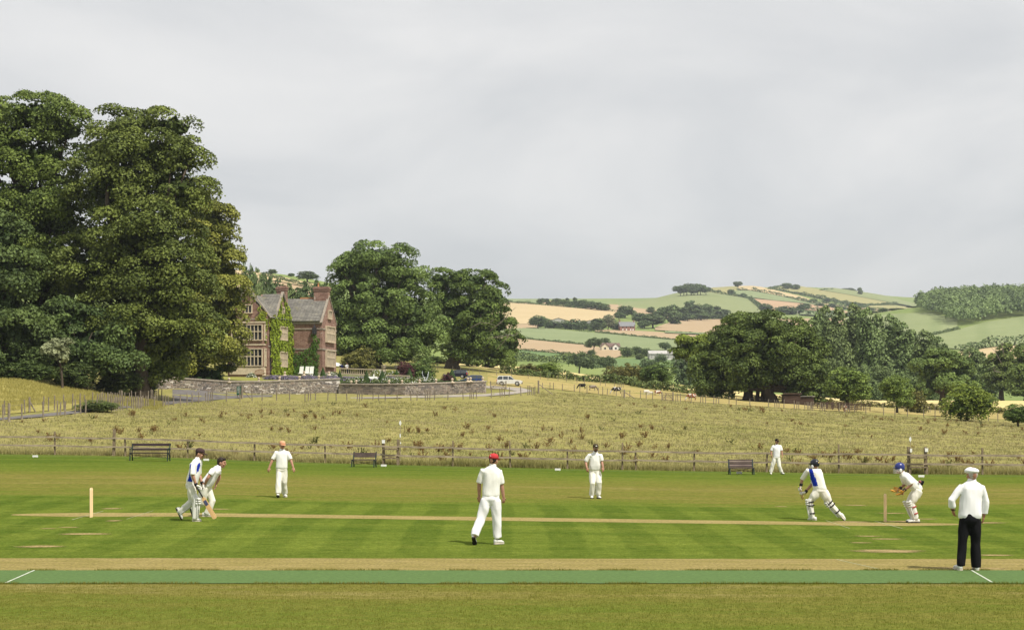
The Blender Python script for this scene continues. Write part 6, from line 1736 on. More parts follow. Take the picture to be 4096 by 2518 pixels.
class Person:
    def __init__(s, label, ox, oy, sc, foot, Y0=None, girth=1.0, skin=None):
        s.ox, s.oy, s.sc, s.g = ox, oy, sc, girth
        fx, fy = ox + foot[0] * sc, oy + foot[1] * sc
        s.Y0 = Y0 or dist_at(fx, fy, 20, 90)
        s.base = Vector(((fx - CX) / F * s.Y0, s.Y0, 0)); s.base.z = ground(s.base.x, s.base.y)
        s.dz = s.base.z - px(fx, fy, s.Y0).z
        s.root = empty('person', s.base, 0, label, 'person')
        s.skin = skin or M_skin
    def P(s, zx, zy, dy=0.):
        v = px(s.ox + zx * s.sc, s.oy + zy * s.sc, s.Y0)
        return Vector((v.x, s.Y0 + dy, v.z + s.dz)) - s.base
    def add(s, name, me, parent=None):
        return link(name, me, parent or s.root)
    def make(s, head, chin, neck, face, shR, shL, elR, elL, wrR, wrL, hipC, hipR, hipL, knR, knL, anR, anL, fwd, hdR=None, hdL=None, sleeve=(.95, .95), hem=0, sleeve_r=1.0,
             shirt=None, trousers=None, waist_w=.165, leg=(.108, .088, .080), hair=M_hairb, hairlen='cap', seed=1, curl=.4, loose=1.0, palmR=None, palmL=None, belly=.0, hands=True, headtilt=None, shoulder_drop=0.0):
        g = s.g
        UPv = Vector((0, 0, 1))
        fwd = fwd.normalized(); face = face.normalized()
        hup = (head - neck).normalized() if headtilt is None else headtilt.normalized()
        hup = (hup * .5 + UPv * .5).normalized()
        ff = (face - hup * face.dot(hup)).normalized(); side = ff.cross(hup).normalized()          # to the figure's right
        side, ff, hup = side * 1.07, ff * 1.07, hup * 1.07
        R3 = Matrix((side, ff, hup)).transposed()
        s.H = (head, side, ff, hup, R3)
        body = MB()
        # head: skull, jaw, nose, brow, ears, neck
        body.ball(head + hup * .012 - ff * .008, 1.0, 18, 12, (.077, .096, .108), R3)
        body.ball(head - hup * .050 + ff * .022, 1.0, 16, 10, (.060, .068, .066), R3)
        body.ball(head - hup * .092 + ff * .052, 1.0, 12, 8, (.034, .030, .026), R3)
        body.tube([head + ff * .086 + hup * .018, head + ff * .104 - hup * .018, head + ff * .108 - hup * .026], [.009, .013, .014], 8)
        body.tube([head + ff * .080 + hup * .030 - side * .045, head + ff * .088 + hup * .032, head + ff * .080 + hup * .030 + side * .045], .012, 8)
        for k in (-1, 1):
            body.ball(head + side * .076 * k - ff * .01 - hup * .012, 1.0, 10, 8, (.011, .022, .034), R3)
            body.ball(head + side * .04 * k + ff * .062 - hup * .032, 1.0, 10, 8, (.026, .026, .022), R3)
        body.tube([head - hup * .06 - ff * .015, neck.lerp(head, .35) - ff * .01, neck - UPv * .03], [.056, .056, .066], 12)
        hipax = (hipR - hipL).normalized(); shax = (shR - shL).normalized()
        torso(body, hipC, neck, hipax, shax, fwd, [.08 * g, .115 * g, .105 * g, .130 * g, .145 * g, .115 * g, .05], [.06, .075 * g, .075 * g, .09 * g, .09, .075, .05], [-.14, 0, .25, .55, .8, .93, 1.02])
        for sh, el, wr in ((shR, elR, wrR), (shL, elL, wrL)):
            s0 = sh.lerp((shR + shL) * .5, .10) + (hipC - neck).normalized() * .045
            body.tube([s0, sh.lerp(el, .5), el, el.lerp(wr, .35), wr], [.040 * g, .047 * g, .040 * g, .041 * g, .029 * g], 12)
        for hp_, kn, an in ((hipR, knR, anR), (hipL, knL, anL)):
            body.tube([hp_.lerp(hipC, .25), kn, kn.lerp(an, .3), an], [.068 * g, .046, .042, .036], 12)
        if hands:
            for wr, el, hd, pn, k in ((wrR, elR, hdR, palmR, 1), (wrL, elL, hdL, palmL, -1)):
                if hd is None: continue
                d = (hd - wr).normalized()
                inward = (hipC - wr); inward.z = 0
                pnv = pn or (inward.normalized() + fwd * -.15)
                thumb = fwd
                hand(body, wr + (wr - el).normalized() * .005, d, pnv, thumb, curl)
        s.body = s.add('body', remeshed(body, 'body', s.skin, s.__dict__.get('vox', .0065), 3, .16))
        for k in (-1, 1):
            m = MB(); m.ball(head + side * .031 * k + ff * .089 + hup * .006, 1, 8, 6, (.013, .006, .007), R3); m.build('eye', M_eye, s.body, True)
        m = MB(); m.tube([head - side * .022 + ff * .090 - hup * .055, head + ff * .097 - hup * .056, head + side * .022 + ff * .090 - hup * .055], .006, 6); m.build('mouth', M_lip, s.body, True)
        # hair
        m = MB()
        if hairlen == 'short':
            m.ball(head + hup * .030 - ff * .020, 1, 18, 12, (.084, .096, .100), R3); m.ball(head - hup * .02 - ff * .045, 1, 14, 10, (.078, .062, .085), R3); m.tube([head + hup * .085 + ff * .06 - side * .05, head + hup * .092 + ff * .072, head + hup * .085 + ff * .06 + side * .05], .026, 8)
        else:
            m.ball(head + hup * .012 - ff * .032, 1, 16, 10, (.081, .070, .074), R3); m.ball(head - hup * .028 - ff * .05, 1, 14, 10, (.064, .044, .040), R3)
        s.add('hair', remeshed(m, 'hair', hair, .013, 2))
        # shirt
        if shirt is not None:
            sh_ = MB(); L = loose
            torso(sh_, hipC, neck, hipax, shax, fwd, [waist_w * 1.01 * g, waist_w * 1.06 * L * g, waist_w * 1.02 * L * g, .172 * g, .184 * g, .150 * g, .075], [.118 * g, .130 * L * g, .128 * L * g, .130 * g, .120 * g, .098, .064], [.03 + hem, .12 + hem, .3, .58, .80, .93, 1.0], belly)
            for sh, el, wr, fr in ((shR, elR, wrR, sleeve[0]), (shL, elL, wrL, sleeve[1])):
                e = sh.lerp(el, fr) if fr <= 1 else el.lerp(wr, fr - 1)
                ctr_ = (shR + shL) * .5 + (hipC - neck) * .12
                pts = [sh.lerp(ctr_, .35), sh + (hipC - neck).normalized() * .022, sh.lerp(el, min(fr, 1) * .55)] + ([el] if fr > 1 else []) + [e]
                rr = [.060 * g, .068 * g, .068 * g * sleeve_r] + ([.068 * g * sleeve_r] if fr > 1 else []) + [.067 * g * sleeve_r]
                sh_.tube(pts, rr, 12, round_=False)
                if fr > 1:
                    dd = (e - el).normalized(); sh_.tube([e - dd * .03, e + dd * .03], .062 * g, 12, round_=False)
            me = remeshed(sh_, 'shirt', shirt, .012, 4, .4, (.016, 5.0, 3.0), seed)
            s.shirt = s.add('shirt', me)
            col = MB(); cu = (head - neck).normalized()
            rings = [ell_ring(neck + UPv * -.012, shax * .078, fwd * .072, 16), ell_ring(neck + cu * .045 - fwd * .006, shax * .066, fwd * .064, 16), ell_ring(neck + cu * .05 - fwd * .006, shax * .058, fwd * .056, 16), ell_ring(neck + UPv * -.01, shax * .06, fwd * .055, 16)]
            col.loft(rings, cap=False); col.build('collar', shirt[0] if isinstance(shirt, list) else shirt, s.shirt, True)
        # trousers
        if trousers is not None:
            tr = MB()
            torso(tr, hipC, neck, hipax, hipax, fwd, [.11 * g, .172 * g, waist_w * 1.02 * g, waist_w * .98 * g], [.09, .132 * g, .120 * g, .115 * g], [-.17, -.02, .10, .16])
            for hp_, kn, an in ((hipR, knR, anR), (hipL, knL, anL)):
                dd = (an - kn).normalized()
                tr.tube([hp_ + (hipC - hp_) * .1, hp_.lerp(kn, .45), kn, kn.lerp(an, .5), an + dd * .005], [leg[0] * g, leg[0] * .95 * g, leg[1] * g, (leg[1] + leg[2]) / 2 * g, leg[2] * g], 14, round_=False)
            s.trousers = s.add('trousers', remeshed(tr, 'trousers', trousers, .013, 4, .4, (.022, 6.0, 2.6), seed + 9))
        return s
    def shoe(s, heel, toe, sole=None, mat=None, up=None, trim=None):
        """shoe from heel to toe (points on the sole)"""
        d = (toe - heel); L = d.length; d.normalize()
        u = up or Vector((0, 0, 1)); u = (u - d * u.dot(d)).normalized(); w = d.cross(u)
        L = max(L, .2) if L < .2 else L
        m = MB(); rings = []
        for t, hw, h in ((-.04, .020, .05), (.0, .036, .085), (.22, .040, .095), (.5, .042, .080), (.75, .048, .060), (.93, .038, .045), (1.02, .014, .032)):
            c = heel + d * L * t
            rings.append([c + w * hw * math.cos(a) + u * (h * (.5 + .5 * math.sin(a)) + .018) if True else 0 for a in [2 * math.pi * k / 12 for k in range(12)]])
        m.loft(rings); o = m.build('shoe', mat or M_shoe, s.root, True)
        m = MB(); n = 14
        prof = [(-.06, .018), (.0, .038), (.25, .038), (.5, .038), (.75, .050), (.95, .040), (1.05, .012)]
        out = [heel + d * L * t + w * hw for t, hw in prof] + [heel + d * L * t - w * hw for t, hw in reversed(prof)]
        m.prism(out, u * .026); m.build('sole', sole or M_sole, o)
        if trim:
            m = MB(); m.bar(heel + d * L * .45 - w * .035 + u * .09, heel + d * L * .45 + w * .035 + u * .09, .06, .02); m.build('laces', trim, o)
        return o
    def cap(s, mat, brim_mat=None, peak=.085, lift=0., badge=None, turn=0., size=1.0):
        head, side, ff, hup, R3 = s.H
        if turn:
            q = Matrix.Rotation(turn, 3, hup); ff = q @ ff; side = q @ side
        m = MB(); rings = []
        c = head + hup * (.040 + lift)
        for z, k in ((-.012, 1.0), (.02, 1.01), (.05, .93), (.072, .74), (.086, .45), (.091, .12)):
            rings.append(ell_ring(c + hup * z - ff * .006, side * .087 * k * size, ff * .106 * k * size, 20, 2.1))
        m.loft(rings); o = m.build('cap', mat, s.root, True)
        m = MB(); arc = [c + ff * (.085 + (peak if True else 0) * math.cos(a) * 1.0) * 1.0 + side * .085 * math.sin(a) - hup * (.016 + .022 * math.cos(a)) for a in np.linspace(-1.45, 1.45, 13)]
        m.prism(arc, hup * .008); m.build('peak', brim_mat or mat, o)
        m = MB(); m.ball(c + hup * .092, .008, 8, 5); m.build('button', mat, o)
        if badge:
            m = MB(); p = c + ff * badge[1] * .098 + hup * .035 + side * badge[2]; m.ball(p, 1, 10, 6, (.024, .012, .016), R3); m.build('badge', badge[0], o)
        return o
    def pad(s, knee, ankle, front, w=.092, top=.20, thigh=None, strap_mat=None, mat=None, straps=True):
        """batting pad: shin shield with knee roll and top flap"""
        d = (ankle - knee); L = d.length; d.normalize()
        f = (front - d * front.dot(d)).normalized(); wx = d.cross(f).normalized()
        td = (thigh - knee).normalized() if thigh is not None else -d
        m = MB(); rings = []
        prof = [(knee + td * top + f * .078, .060, .020), (knee + td * top * .6 + f * .088, .086, .028), (knee + f * .085 + td * .03, w, .040), (knee + d * L * .18 + f * .068, w, .038), (knee + d * L * .6 + f * .058, w * .88, .034), (ankle + f * .052 - d * .0, w * .78, .034), (ankle + d * .05 + f * .062, w * .7, .026)]
        for c, hw, ht in prof:
            rings.append([c + wx * hw * math.cos(a) - f * .075 * (math.cos(a) ** 2) + f * ht * math.sin(a) for a in [2 * math.pi * k / 16 for k in range(16)]])
        m.loft(rings); o = m.build('pad', mat or M_pad, s.root, True)
        for i in range(3):
            r = MB(); c = knee + f * .112 + d * (-.06 + i * .055)
            r.tube([c - wx * w * .9 - f * .045, c - wx * w * .4, c + wx * w * .4, c + wx * w * .9 - f * .045], .022, 8); r.build('knee_roll', mat or M_pad, o, True)
        for i in (-2, -1, 0, 1, 2):
            r = MB(); a0 = knee + d * L * .22 + f * (.103 - abs(i) * .008) + wx * i * w * .32; a1 = ankle + f * (.088 - abs(i) * .006) + wx * i * w * .26
            r.tube([a0, a0.lerp(a1, .5) + f * .004, a1], [.013, .013, .010], 6); r.build('cane_ridge', mat or M_pad, o, True)
        if straps:
            for t in (-.06, .18, .62) if straps is True else straps:
                c = knee + d * L * t; r = MB()
                R_ = .084 if t < .3 else .072
                r.tube([c + (wx * math.cos(a) * R_ - f * math.sin(a) * R_ * 1.12) + f * .01 for a in np.linspace(-.35, math.pi + .35, 13)], .018, 6); r.build('strap', strap_mat or M_strap, o, True)
        return o
    def glove(s, w, d, pn, th, mats, curl=.7, k=1.28, cuff=None, el=None):
        m = MB(); hand(m, w, d, pn, th, curl, k, .0145, 1.0)
        o = s.add('glove', remeshed(m, 'glove', mats[0], .008, 2))
        d = d.normalized()
        if el is not None:
            r = MB(); dd = (w - el).normalized(); r.tube([w - dd * .05, w - dd * .02, w + dd * .02], [.044, .046, .040], 12, round_=False); r.build('cuff', cuff or mats[0], o, True)
        return o

def colour_region(me, idx, test):
    """give faces whose centre passes test(centre, normal) another of the garment's cloths"""
    for p in me.polygons:
        if test(p.center, p.normal): p.material_index = idx
def inpoly(x, y, poly):
    r = False; j = len(poly) - 1
    for i in range(len(poly)):
        if (poly[i][1] > y) != (poly[j][1] > y) and x < (poly[j][0] - poly[i][0]) * (y - poly[i][1]) / (poly[j][1] - poly[i][1]) + poly[i][0]: r = not r
        j = i
    return r
PX, NX, PY, NY = Vector((1, 0, 0)), Vector((-1, 0, 0)), Vector((0, 1, 0)), Vector((0, -1, 0))
def V3(*a): return Vector(a)

# --- non-striker walking to the right with his bat
p = Person('batsman in a brown cap walking with his bat lowered, blue side panel on his shirt', 640, 1760, .2315, (640, 1392)); P = p.P
p.make(head=P(690, 232), chin=P(730, 320), neck=P(655, 318), face=V3(1, -.12, -.08), shR=P(590, 400, -.19), shL=P(640, 385, .19), elR=P(600, 590, -.27), elL=P(640, 590, .27), wrR=P(650, 752, -.24), wrL=P(700, 740, .2),
       hdR=P(690, 850, -.22), hdL=P(745, 830, .15), hipC=P(535, 770), hipR=P(540, 790, -.1), hipL=P(535, 785, .1), knR=P(620, 1050, -.09), knL=P(530, 1055, .1), anR=P(600, 1320, -.09), anL=P(318, 1225, .1), fwd=PX,
       sleeve=(1.0, 1.0), shirt=[C_white, C_blue, C_navy], trousers=C_cream, waist_w=.150, leg=(.105, .070, .046), hair=M_hair, seed=2, loose=1.05)
_poly = [(560, 395), (580, 400), (560, 520), (550, 600), (562, 650), (585, 710), (490, 705), (520, 610), (535, 500)]
_pl = [(P(a, b).x, P(a, b).z) for a, b in _poly]; _pl2 = [(P(a, b).x, P(a, b).z) for a, b in [(665, 410), (700, 380), (702, 440), (675, 540), (645, 560), (655, 480)]]
colour_region(p.shirt.data, 1, lambda c, n: c.y < .02 and (inpoly(c.x, c.z, _pl) or inpoly(c.x, c.z, _pl2)))
p.shoe(P(575, 1395, -.09), P(705, 1395, -.09), M_solew); hl, te = P(258, 1185, .1), P(348, 1372, .1); p.shoe(hl, te, M_sole, up=V3(.6, 0, .5))
p.cap(C_brown, None, .095)
p.pad(P(620, 1050, -.09), P(608, 1330, -.09), V3(1, -.25, 0), thigh=P(575, 880, -.1), straps=()); p.pad(P(530, 1055, .1), P(322, 1225, .1), V3(.5, -.1, -.8), thigh=P(540, 880, .1), straps=())
p.glove(P(655, 765, -.24), V3(.45, .05, -.9), V3(.6, .6, .2), V3(.3, -.9, 0), [M_pad], .95, cuff=M_strap, el=P(600, 590, -.27)); p.glove(P(705, 755, .2), V3(.3, 0, -.95), V3(-.8, -.4, 0), PX, [M_pad], .8, cuff=M_strap, el=P(640, 590, .27))
def bat(label, top, toe, face_n, grip=None, blade=.56):
    """cricket bat: round handle, shouldered blade with a spine, label"""
    d = (toe - top).normalized(); L = .86; o = top; root = empty('cricket_bat', o, 0, label, 'bat')
    n = (face_n - d * face_n.dot(d)).normalized(); w = d.cross(n).normalized()
    m = MB(); m.tube([V3(0, 0, 0), d * .30], [.0165, .0165], 10); m.build('handle', grip or M_strap, root, True)
    m = MB(); rings = []
    for t, hw, th in ((.27, .018, .018), (.31, .044, .022), (.35, .053, .024), (.6, .054, .032), (.78, .054, .034), (.84, .052, .022), (.865, .036, .014)):
        c = d * t; rings.append([c - w * hw + n * .010, c - w * hw - n * .008, c - n * th, c + w * hw - n * .008, c + w * hw + n * .010, c + n * .014])
    m.loft(rings); b_ = m.build('blade', M_willow, root)
    m = MB(); m.box(d * .43 + n * .0155, (.075, .004, .13), Matrix((w, n, d)).transposed()); m.build('label', M_label, b_)
    m = MB(); m.box(d * .43 - n * .030, (.06, .006, .13), Matrix((w, n, d)).transposed()); m.build('label', M_label, b_)
bat('willow bat with a dark label in the hand of the walking batsman', p.base + P(672, 800, -.27), p.base + P(925, 1225, -.30), NY)

# --- bowler
p = Person('bowler without a cap bending forward after his delivery, short dark hair', 640, 1760, .2315, (820, 1320)); P = p.P
p.make(head=P(1065, 385), chin=P(1115, 465), neck=P(1018, 462), face=V3(1, -.1, -.12), shR=P(950, 500, -.2), shL=P(975, 490, .2), elR=P(860, 640, -.27), elL=P(1000, 650, .26), wrR=P(800, 745, -.2), wrL=P(945, 760, .22), hdR=P(750, 785, -.16), hdL=P(935, 810, .2),
       hipC=P(775, 790), hipR=P(765, 800, -.1), hipL=P(785, 795, .1), knR=P(740, 1075, -.02), knL=P(900, 1050, .08), anR=P(560, 1185, .1), anL=P(795, 1270, .08), fwd=V3(1, 0, -.5), headtilt=V3(.25, 0, 1),
       sleeve=(.62, .62), shirt=C_bright, trousers=C_cream, waist_w=.160, leg=(.112, .092, .082), hair=M_hair, hairlen='short', seed=5, loose=1.12)
p.shoe(P(725, 1320, .08), P(912, 1320, .08), M_solew); p.shoe(P(502, 1185, .1), P(535, 1285, .1), M_sole, up=V3(.8, 0, .3))

# --- fielder in the orange cap
p = Person('fielder in a faded orange cap walking with his arms held out', 1040, 1740, .1786, (500, 1388)); P = p.P
p.make(head=P(500, 222), chin=P(515, 300), neck=P(492, 332), face=V3(.35, -1, -.05), shR=P(365, 375), shL=P(615, 375), elR=P(285, 540, -.03), elL=P(690, 540, -.03), wrR=P(218, 715, -.1), wrL=P(752, 715, -.1), hdR=P(196, 800, -.13), hdL=P(778, 800, -.13),
       hipC=P(482, 770), hipR=P(425, 790), hipL=P(540, 790), knR=P(437, 1030, -.16), knL=P(540, 1040, .0), anR=P(432, 1290, -.24), anL=P(532, 1305, .18), fwd=NY, sleeve=(.98, .98), shirt=C_white, trousers=C_cream, waist_w=.168, leg=(.108, .088, .080), hair=M_hairg, seed=7, loose=1.06, palmR=V3(.3, 1, 0), palmL=V3(-.3, 1, 0))
p.shoe(P(432, 1382, -.2), P(440, 1340, -.46), M_sole, up=V3(0, .35, 1)); p.shoe(P(525, 1382, .2), P(585, 1382, .02), M_solew, trim=M_sole)
p.cap(C_orange, None, .085)

# --- fielder in the red cap, seen from behind
p = Person('fielder in a red cap seen from behind, walking away', 1800, 1780, .2778, (560, 1425)); P = p.P
p.make(head=P(628, 212), chin=P(655, 290), neck=P(612, 300), face=V3(.55, 1, -.02), shR=P(712, 362), shL=P(478, 352), elR=P(742, 560, .05), elL=P(418, 550, .06), wrR=P(770, 745, .08), wrL=P(420, 735, .12), hdR=P(772, 850, .12), hdL=P(418, 830, .16),
       hipC=P(588, 770), hipR=P(655, 790), hipL=P(520, 790), knR=P(668, 1060, .03), knL=P(440, 1060, -.05), anR=P(680, 1325, .08), anL=P(362, 1290, -.25), fwd=PY, sleeve=(.95, .95), shirt=C_white, trousers=C_bright, waist_w=.165, leg=(.116, .092, .085), hair=M_hair, seed=11, loose=1.05, palmR=V3(-.5, .8, 0), palmL=V3(.5, .8, 0))
p.shoe(P(640, 1422, .02), P(770, 1422, .14), M_solew, trim=M_sole); p.shoe(P(342, 1318, -.30), P(362, 1425, -.14), M_sole, up=V3(0, .9, .5))
p.cap(C_red, None, .085, badge=(M_sign, -.98, -.01))

# --- fielder in the middle
p = Person('bearded fielder in an olive cap stooping forward in the middle of the field', 2290, 1740, .1852, (500, 1362)); P = p.P
p.make(head=P(500, 272), chin=P(505, 355), neck=P(492, 372, .05), face=V3(.12, -1, -.12), shR=P(365, 415), shL=P(608, 418), elR=P(285, 565, .02), elL=P(632, 560, .0), wrR=P(305, 695, -.12), wrL=P(655, 690, -.1), hdR=P(325, 800, -.16), hdL=P(655, 780, -.14),
       hipC=P(482, 775, .1), hipR=P(425, 795, .1), hipL=P(545, 795, .1), knR=P(430, 1040, -.08), knL=P(572, 1020, -.1), anR=P(420, 1295, .04), anL=P(555, 1275, .02), fwd=NY, sleeve=(1.0, .92), shirt=C_white, trousers=C_cream, waist_w=.168, leg=(.113, .094, .088), hair=M_hair, seed=13, loose=1.1, belly=.02, palmR=V3(.3, 1, 0), palmL=V3(-.3, 1, 0))
p.shoe(P(425, 1362, .08), P(412, 1362, -.17), M_sole); p.shoe(P(545, 1362, .08), P(598, 1362, -.13), M_sole, trim=M_sole)
p.cap(C_olive, None, .07, badge=(M_sign, 1.02, .0))
_hh, _hs, _hf, _hu, _hR = p.H
m = MB(); m.ball(_hh - _hu * .066 + _hf * .038, 1, 14, 10, (.060, .058, .046), _hR); p.add('beard', remeshed(m, 'beard', M_hair, .008, 2))

# --- fielder by the fence
p = Person('fielder in a black cap standing near the fence, green stains on his knee', 2880, 1740, .119, (1900, 1352), Y0=83.6); P = p.P
p.make(head=P(1915, 258), chin=P(1915, 345), neck=P(1905, 385), face=V3(.35, -1, -.35), shR=P(1795, 405), shL=P(2020, 405), elR=P(1718, 570), elL=P(2068, 570), wrR=P(1715, 720, -.05), wrL=P(2092, 720, -.05), hdR=P(1728, 800, -.08), hdL=P(2092, 805, -.08),
       hipC=P(1897, 800), hipR=P(1840, 820), hipL=P(1958, 820), knR=P(1762, 1070, -.03), knL=P(1990, 1080, -.03), anR=P(1712, 1280), anL=P(2062, 1280), fwd=NY, sleeve=(.95, .95), shirt=C_bright, trousers=C_stained, waist_w=.158, leg=(.108, .092, .088), hair=M_hair, seed=17)
p.shoe(P(1712, 1355, .08), P(1700, 1355, -.18), M_solew); p.shoe(P(2065, 1355, .06), P(2140, 1355, -.12), M_sole)
p.cap(C_dark, None, .06, badge=(M_gold, 1.0, 0))

# --- striker
p = Person('batsman in a black helmet stretching forward at the crease, blue panel down his back', 3040, 1740, .2513, (1080, 1352)); P = p.P
p.make(head=P(868, 470), chin=P(850, 540), neck=P(868, 520), face=V3(-.75, .75, -.25), shR=P(945, 545, .05), shL=P(765, 545, .02), elR=P(880, 760, .28), elL=P(690, 700, .18), wrR=P(752, 895, .22), wrL=P(668, 795, .16), hdR=P(680, 950, .2), hdL=P(640, 880, .14),
       hipC=P(962, 880), hipR=P(1015, 905, .0), hipL=P(905, 905, .02), knR=P(1110, 1070, .02), knL=P(805, 1060, .02), anR=P(1283, 1268, .05), anL=P(838, 1305, .02), fwd=V3(-.45, 1, -.3), headtilt=V3(-.1, .2, 1),
       sleeve=(1.05, 1.0), shirt=[C_white, C_blue], trousers=C_cream, waist_w=.162, leg=(.125, .074, .050), hair=M_hairb, seed=19, hands=True, loose=1.04)
_pl = [(P(a, b).x, P(a, b).z) for a, b in [(768, 515), (812, 520), (840, 580), (880, 700), (912, 800), (845, 812), (815, 720), (785, 600)]]
colour_region(p.shirt.data, 1, lambda c, n: c.y < .12 and inpoly(c.x, c.z, _pl))
p.shoe(P(890, 1358, -.02), P(775, 1358, .12), M_solew); p.shoe(P(1262, 1275, .05), P(1345, 1358, .03), M_solew, up=V3(.6, .2, .5))
p.pad(P(805, 1060, .02), P(838, 1310, .02), V3(-1, .25, 0), thigh=P(880, 930, .02), straps=(.0, .22, .72)); p.pad(P(1110, 1070, .02), P(1283, 1268, .05), V3(-.8, .3, -.5), thigh=P(1045, 960, .02), straps=(.0, .22, .72))
p.glove(P(668, 800, .16), V3(-.4, .05, -.9), V3(.8, .2, -.2), V3(.2, .9, 0), [M_pad], .9, cuff=M_strap, el=P(690, 700, .18)); p.glove(P(748, 905, .22), V3(-.75, 0, -.55), V3(-.3, .2, .9), V3(-.5, 0, .8), [M_pad], .9, cuff=M_strap, el=P(880, 760, .28))
bat('bat with a lime green grip held behind the front pad of the stretching batsman', p.base + P(632, 815, .17), p.base + P(745, 985, .75), V3(-1, 0, .3), M_lime)
def helmet(pp, mat, badge=None, grille=True, peak_f=1.0):
    head, side, ff, hup, R3 = pp.H
    m = MB(); rings = []
    for z, k in ((-.055, .86), (-.02, .97), (.03, 1.0), (.07, .93), (.105, .72), (.128, .42), (.136, .1)): rings.append(ell_ring(head + hup * (z + .012) - ff * .012, side * .098 * k, ff * .122 * k, 20, 2.1))
    m.loft(rings); o = m.build('helmet', mat, pp.root, True)
    m = MB(); arc = [head + hup * (.036 - .012 * math.cos(a)) + ff * (.085 + .062 * math.cos(a)) + side * .088 * math.sin(a) for a in np.linspace(-1.4, 1.4, 11)]; m.prism(arc, hup * .012); m.build('peak', mat, o)
    for k in (-1, 1):
        m = MB(); m.ball(head + side * .092 * k - hup * .045 + ff * .005, 1, 10, 8, (.014, .038, .048), R3); m.build('ear_guard', M_grill, o, True)
    if grille:
        for z in (-.02, -.055, -.09):
            m = MB(); m.tube([head + hup * z + ff * (.03 + .115 * math.cos(a)) + side * .098 * math.sin(a) for a in np.linspace(-1.4, 1.4, 11)], .0055, 6); m.build('grille_bar', M_grill, o, True)
        for k in (-.5, .5):
            m = MB(); m.tube([head + hup * z + ff * (.03 + .115 * math.cos(k)) + side * .098 * math.sin(k) for z in (.01, -.05, -.1)], .005, 6); m.build('grille_bar', M_grill, o, True)
    if badge:
        m = MB(); m.ball(head - ff * .125 + hup * .045, 1, 10, 6, (.026, .010, .022), R3); m.build('badge', badge, o, True)
helmet(p, M_helmk, M_gold)

# --- wicketkeeper
p = Person('wicketkeeper in a navy helmet crouching with gloved hands forward', 3500, 1740, .2512, (600, 1390)); P = p.P
p.make(head=P(388, 528), chin=P(365, 610), neck=P(440, 612), face=V3(-1, -.15, -.12), shR=P(455, 650, .19), shL=P(470, 655, -.19), elR=P(520, 780, .26), elL=P(545, 775, -.27), wrR=P(415, 850, .12), wrL=P(440, 858, -.22), hdR=P(350, 900, .1), hdL=P(390, 940, -.2),
       hipC=P(680, 850), hipR=P(685, 870, .1), hipL=P(680, 875, -.1), knR=P(550, 1075, .14), knL=P(570, 1080, -.1), anR=P(645, 1300, .14), anL=P(650, 1305, -.1), fwd=V3(-1, 0, -.7), headtilt=V3(-.2, 0, 1),
       sleeve=(.98, .98), shirt=C_white, trousers=C_stained if False else C_cream, waist_w=.150, leg=(.115, .074, .050), hair=M_hair, seed=23, hands=True, loose=1.03)
p.shoe(P(690, 1390, -.1), P(512, 1390, -.12), M_sole); p.shoe(P(690, 1385, .16), P(520, 1385, .16), M_sole)
p.pad(P(570, 1080, -.1), P(640, 1310, -.1), V3(-1, -.3, -.3), thigh=P(600, 960, -.1), w=.082, top=.12, straps=(.25, .7), strap_mat=simple_mat('red strap', (.35, .05, .05), .7)); p.pad(P(550, 1075, .14), P(640, 1305, .14), V3(-1, .1, -.3), thigh=P(600, 960, .1), w=.082, top=.12, straps=(.25, .7), strap_mat=MATS['red strap'])
g1 = p.glove(P(435, 862, -.22), V3(-.75, -.1, -.65), V3(-.5, .4, .6), V3(-.3, 0, 1), [M_blackl], .25, 1.5, cuff=M_blackl, el=P(545, 775, -.27)); g2_ = p.glove(P(412, 852, .12), V3(-.85, 0, -.35), V3(-.4, -.4, .7), V3(-.2, 0, 1), [M_tanl], .25, 1.5, cuff=M_blackl, el=P(520, 780, .26))
m = MB(); hand(m, P(422, 872, -.24), V3(-.75, -.1, -.6), V3(-.5, .4, .6), V3(-.3, 0, 1), .25, 1.42, .012); p.add('palm_facing', remeshed(m, 'palm_facing', M_tanl, .008, 2), g1)
helmet(p, M_helmb)
m = MB(); m.ball(P(735, 760, -.02), 1, 14, 10, (.055, .06, .07)); m.ball(P(760, 740, -.02), 1, 10, 8, (.03, .045, .035)); p.add('tucked_hat', remeshed(m, 'tucked_hat', C_dark, .01, 2, None, (.008, 12., 12.), 3))
m = MB(); m.ball((0, 0, 0), .037, 16, 12); bl = m.build('cricket_ball', simple_mat('red ball leather', (.22, .03, .03), .45, .2, 20, 0, .4), None, True, p.base + P(690, 733, -.16)); tag(bl, 'red leather ball at the small of the wicketkeeper\'s back', 'ball')
m = MB(); m.tube([(.0378 * math.cos(a), .0, .0378 * math.sin(a)) for a in np.linspace(0, 2 * math.pi, 24)], .002, 5, round_=False); m.build('seam', M_pad, bl)

# --- umpire
p = Person('umpire in a white flat cap, white shirt and black trousers seen from behind', 3740, 1840, .3175, (430, 1392), girth=1.04, skin=M_skin2); P = p.P
p.make(head=P(466, 182), chin=P(466, 260), neck=P(463, 262), face=V3(-.25, 1, -.1), shR=P(590, 330), shL=P(335, 325), elR=P(645, 520, .04), elL=P(208, 500, -.02), wrR=P(632, 700, .08), wrL=P(238, 630, .06), hdR=P(618, 810, .1), hdL=P(268, 720, .12),
       hipC=P(440, 745), hipR=P(510, 770), hipL=P(372, 770), knR=P(512, 1050, .02), knL=P(345, 1045, .02), anR=P(522, 1345, .03), anL=P(328, 1325, .03), fwd=PY, sleeve=(1.75, 1.5), sleeve_r=.92, shirt=C_bright, trousers=C_black, waist_w=.178, leg=(.102, .080, .077), hair=M_hairg, seed=29, loose=1.02, palmR=V3(-.8, .4, 0), palmL=V3(.8, .4, 0))
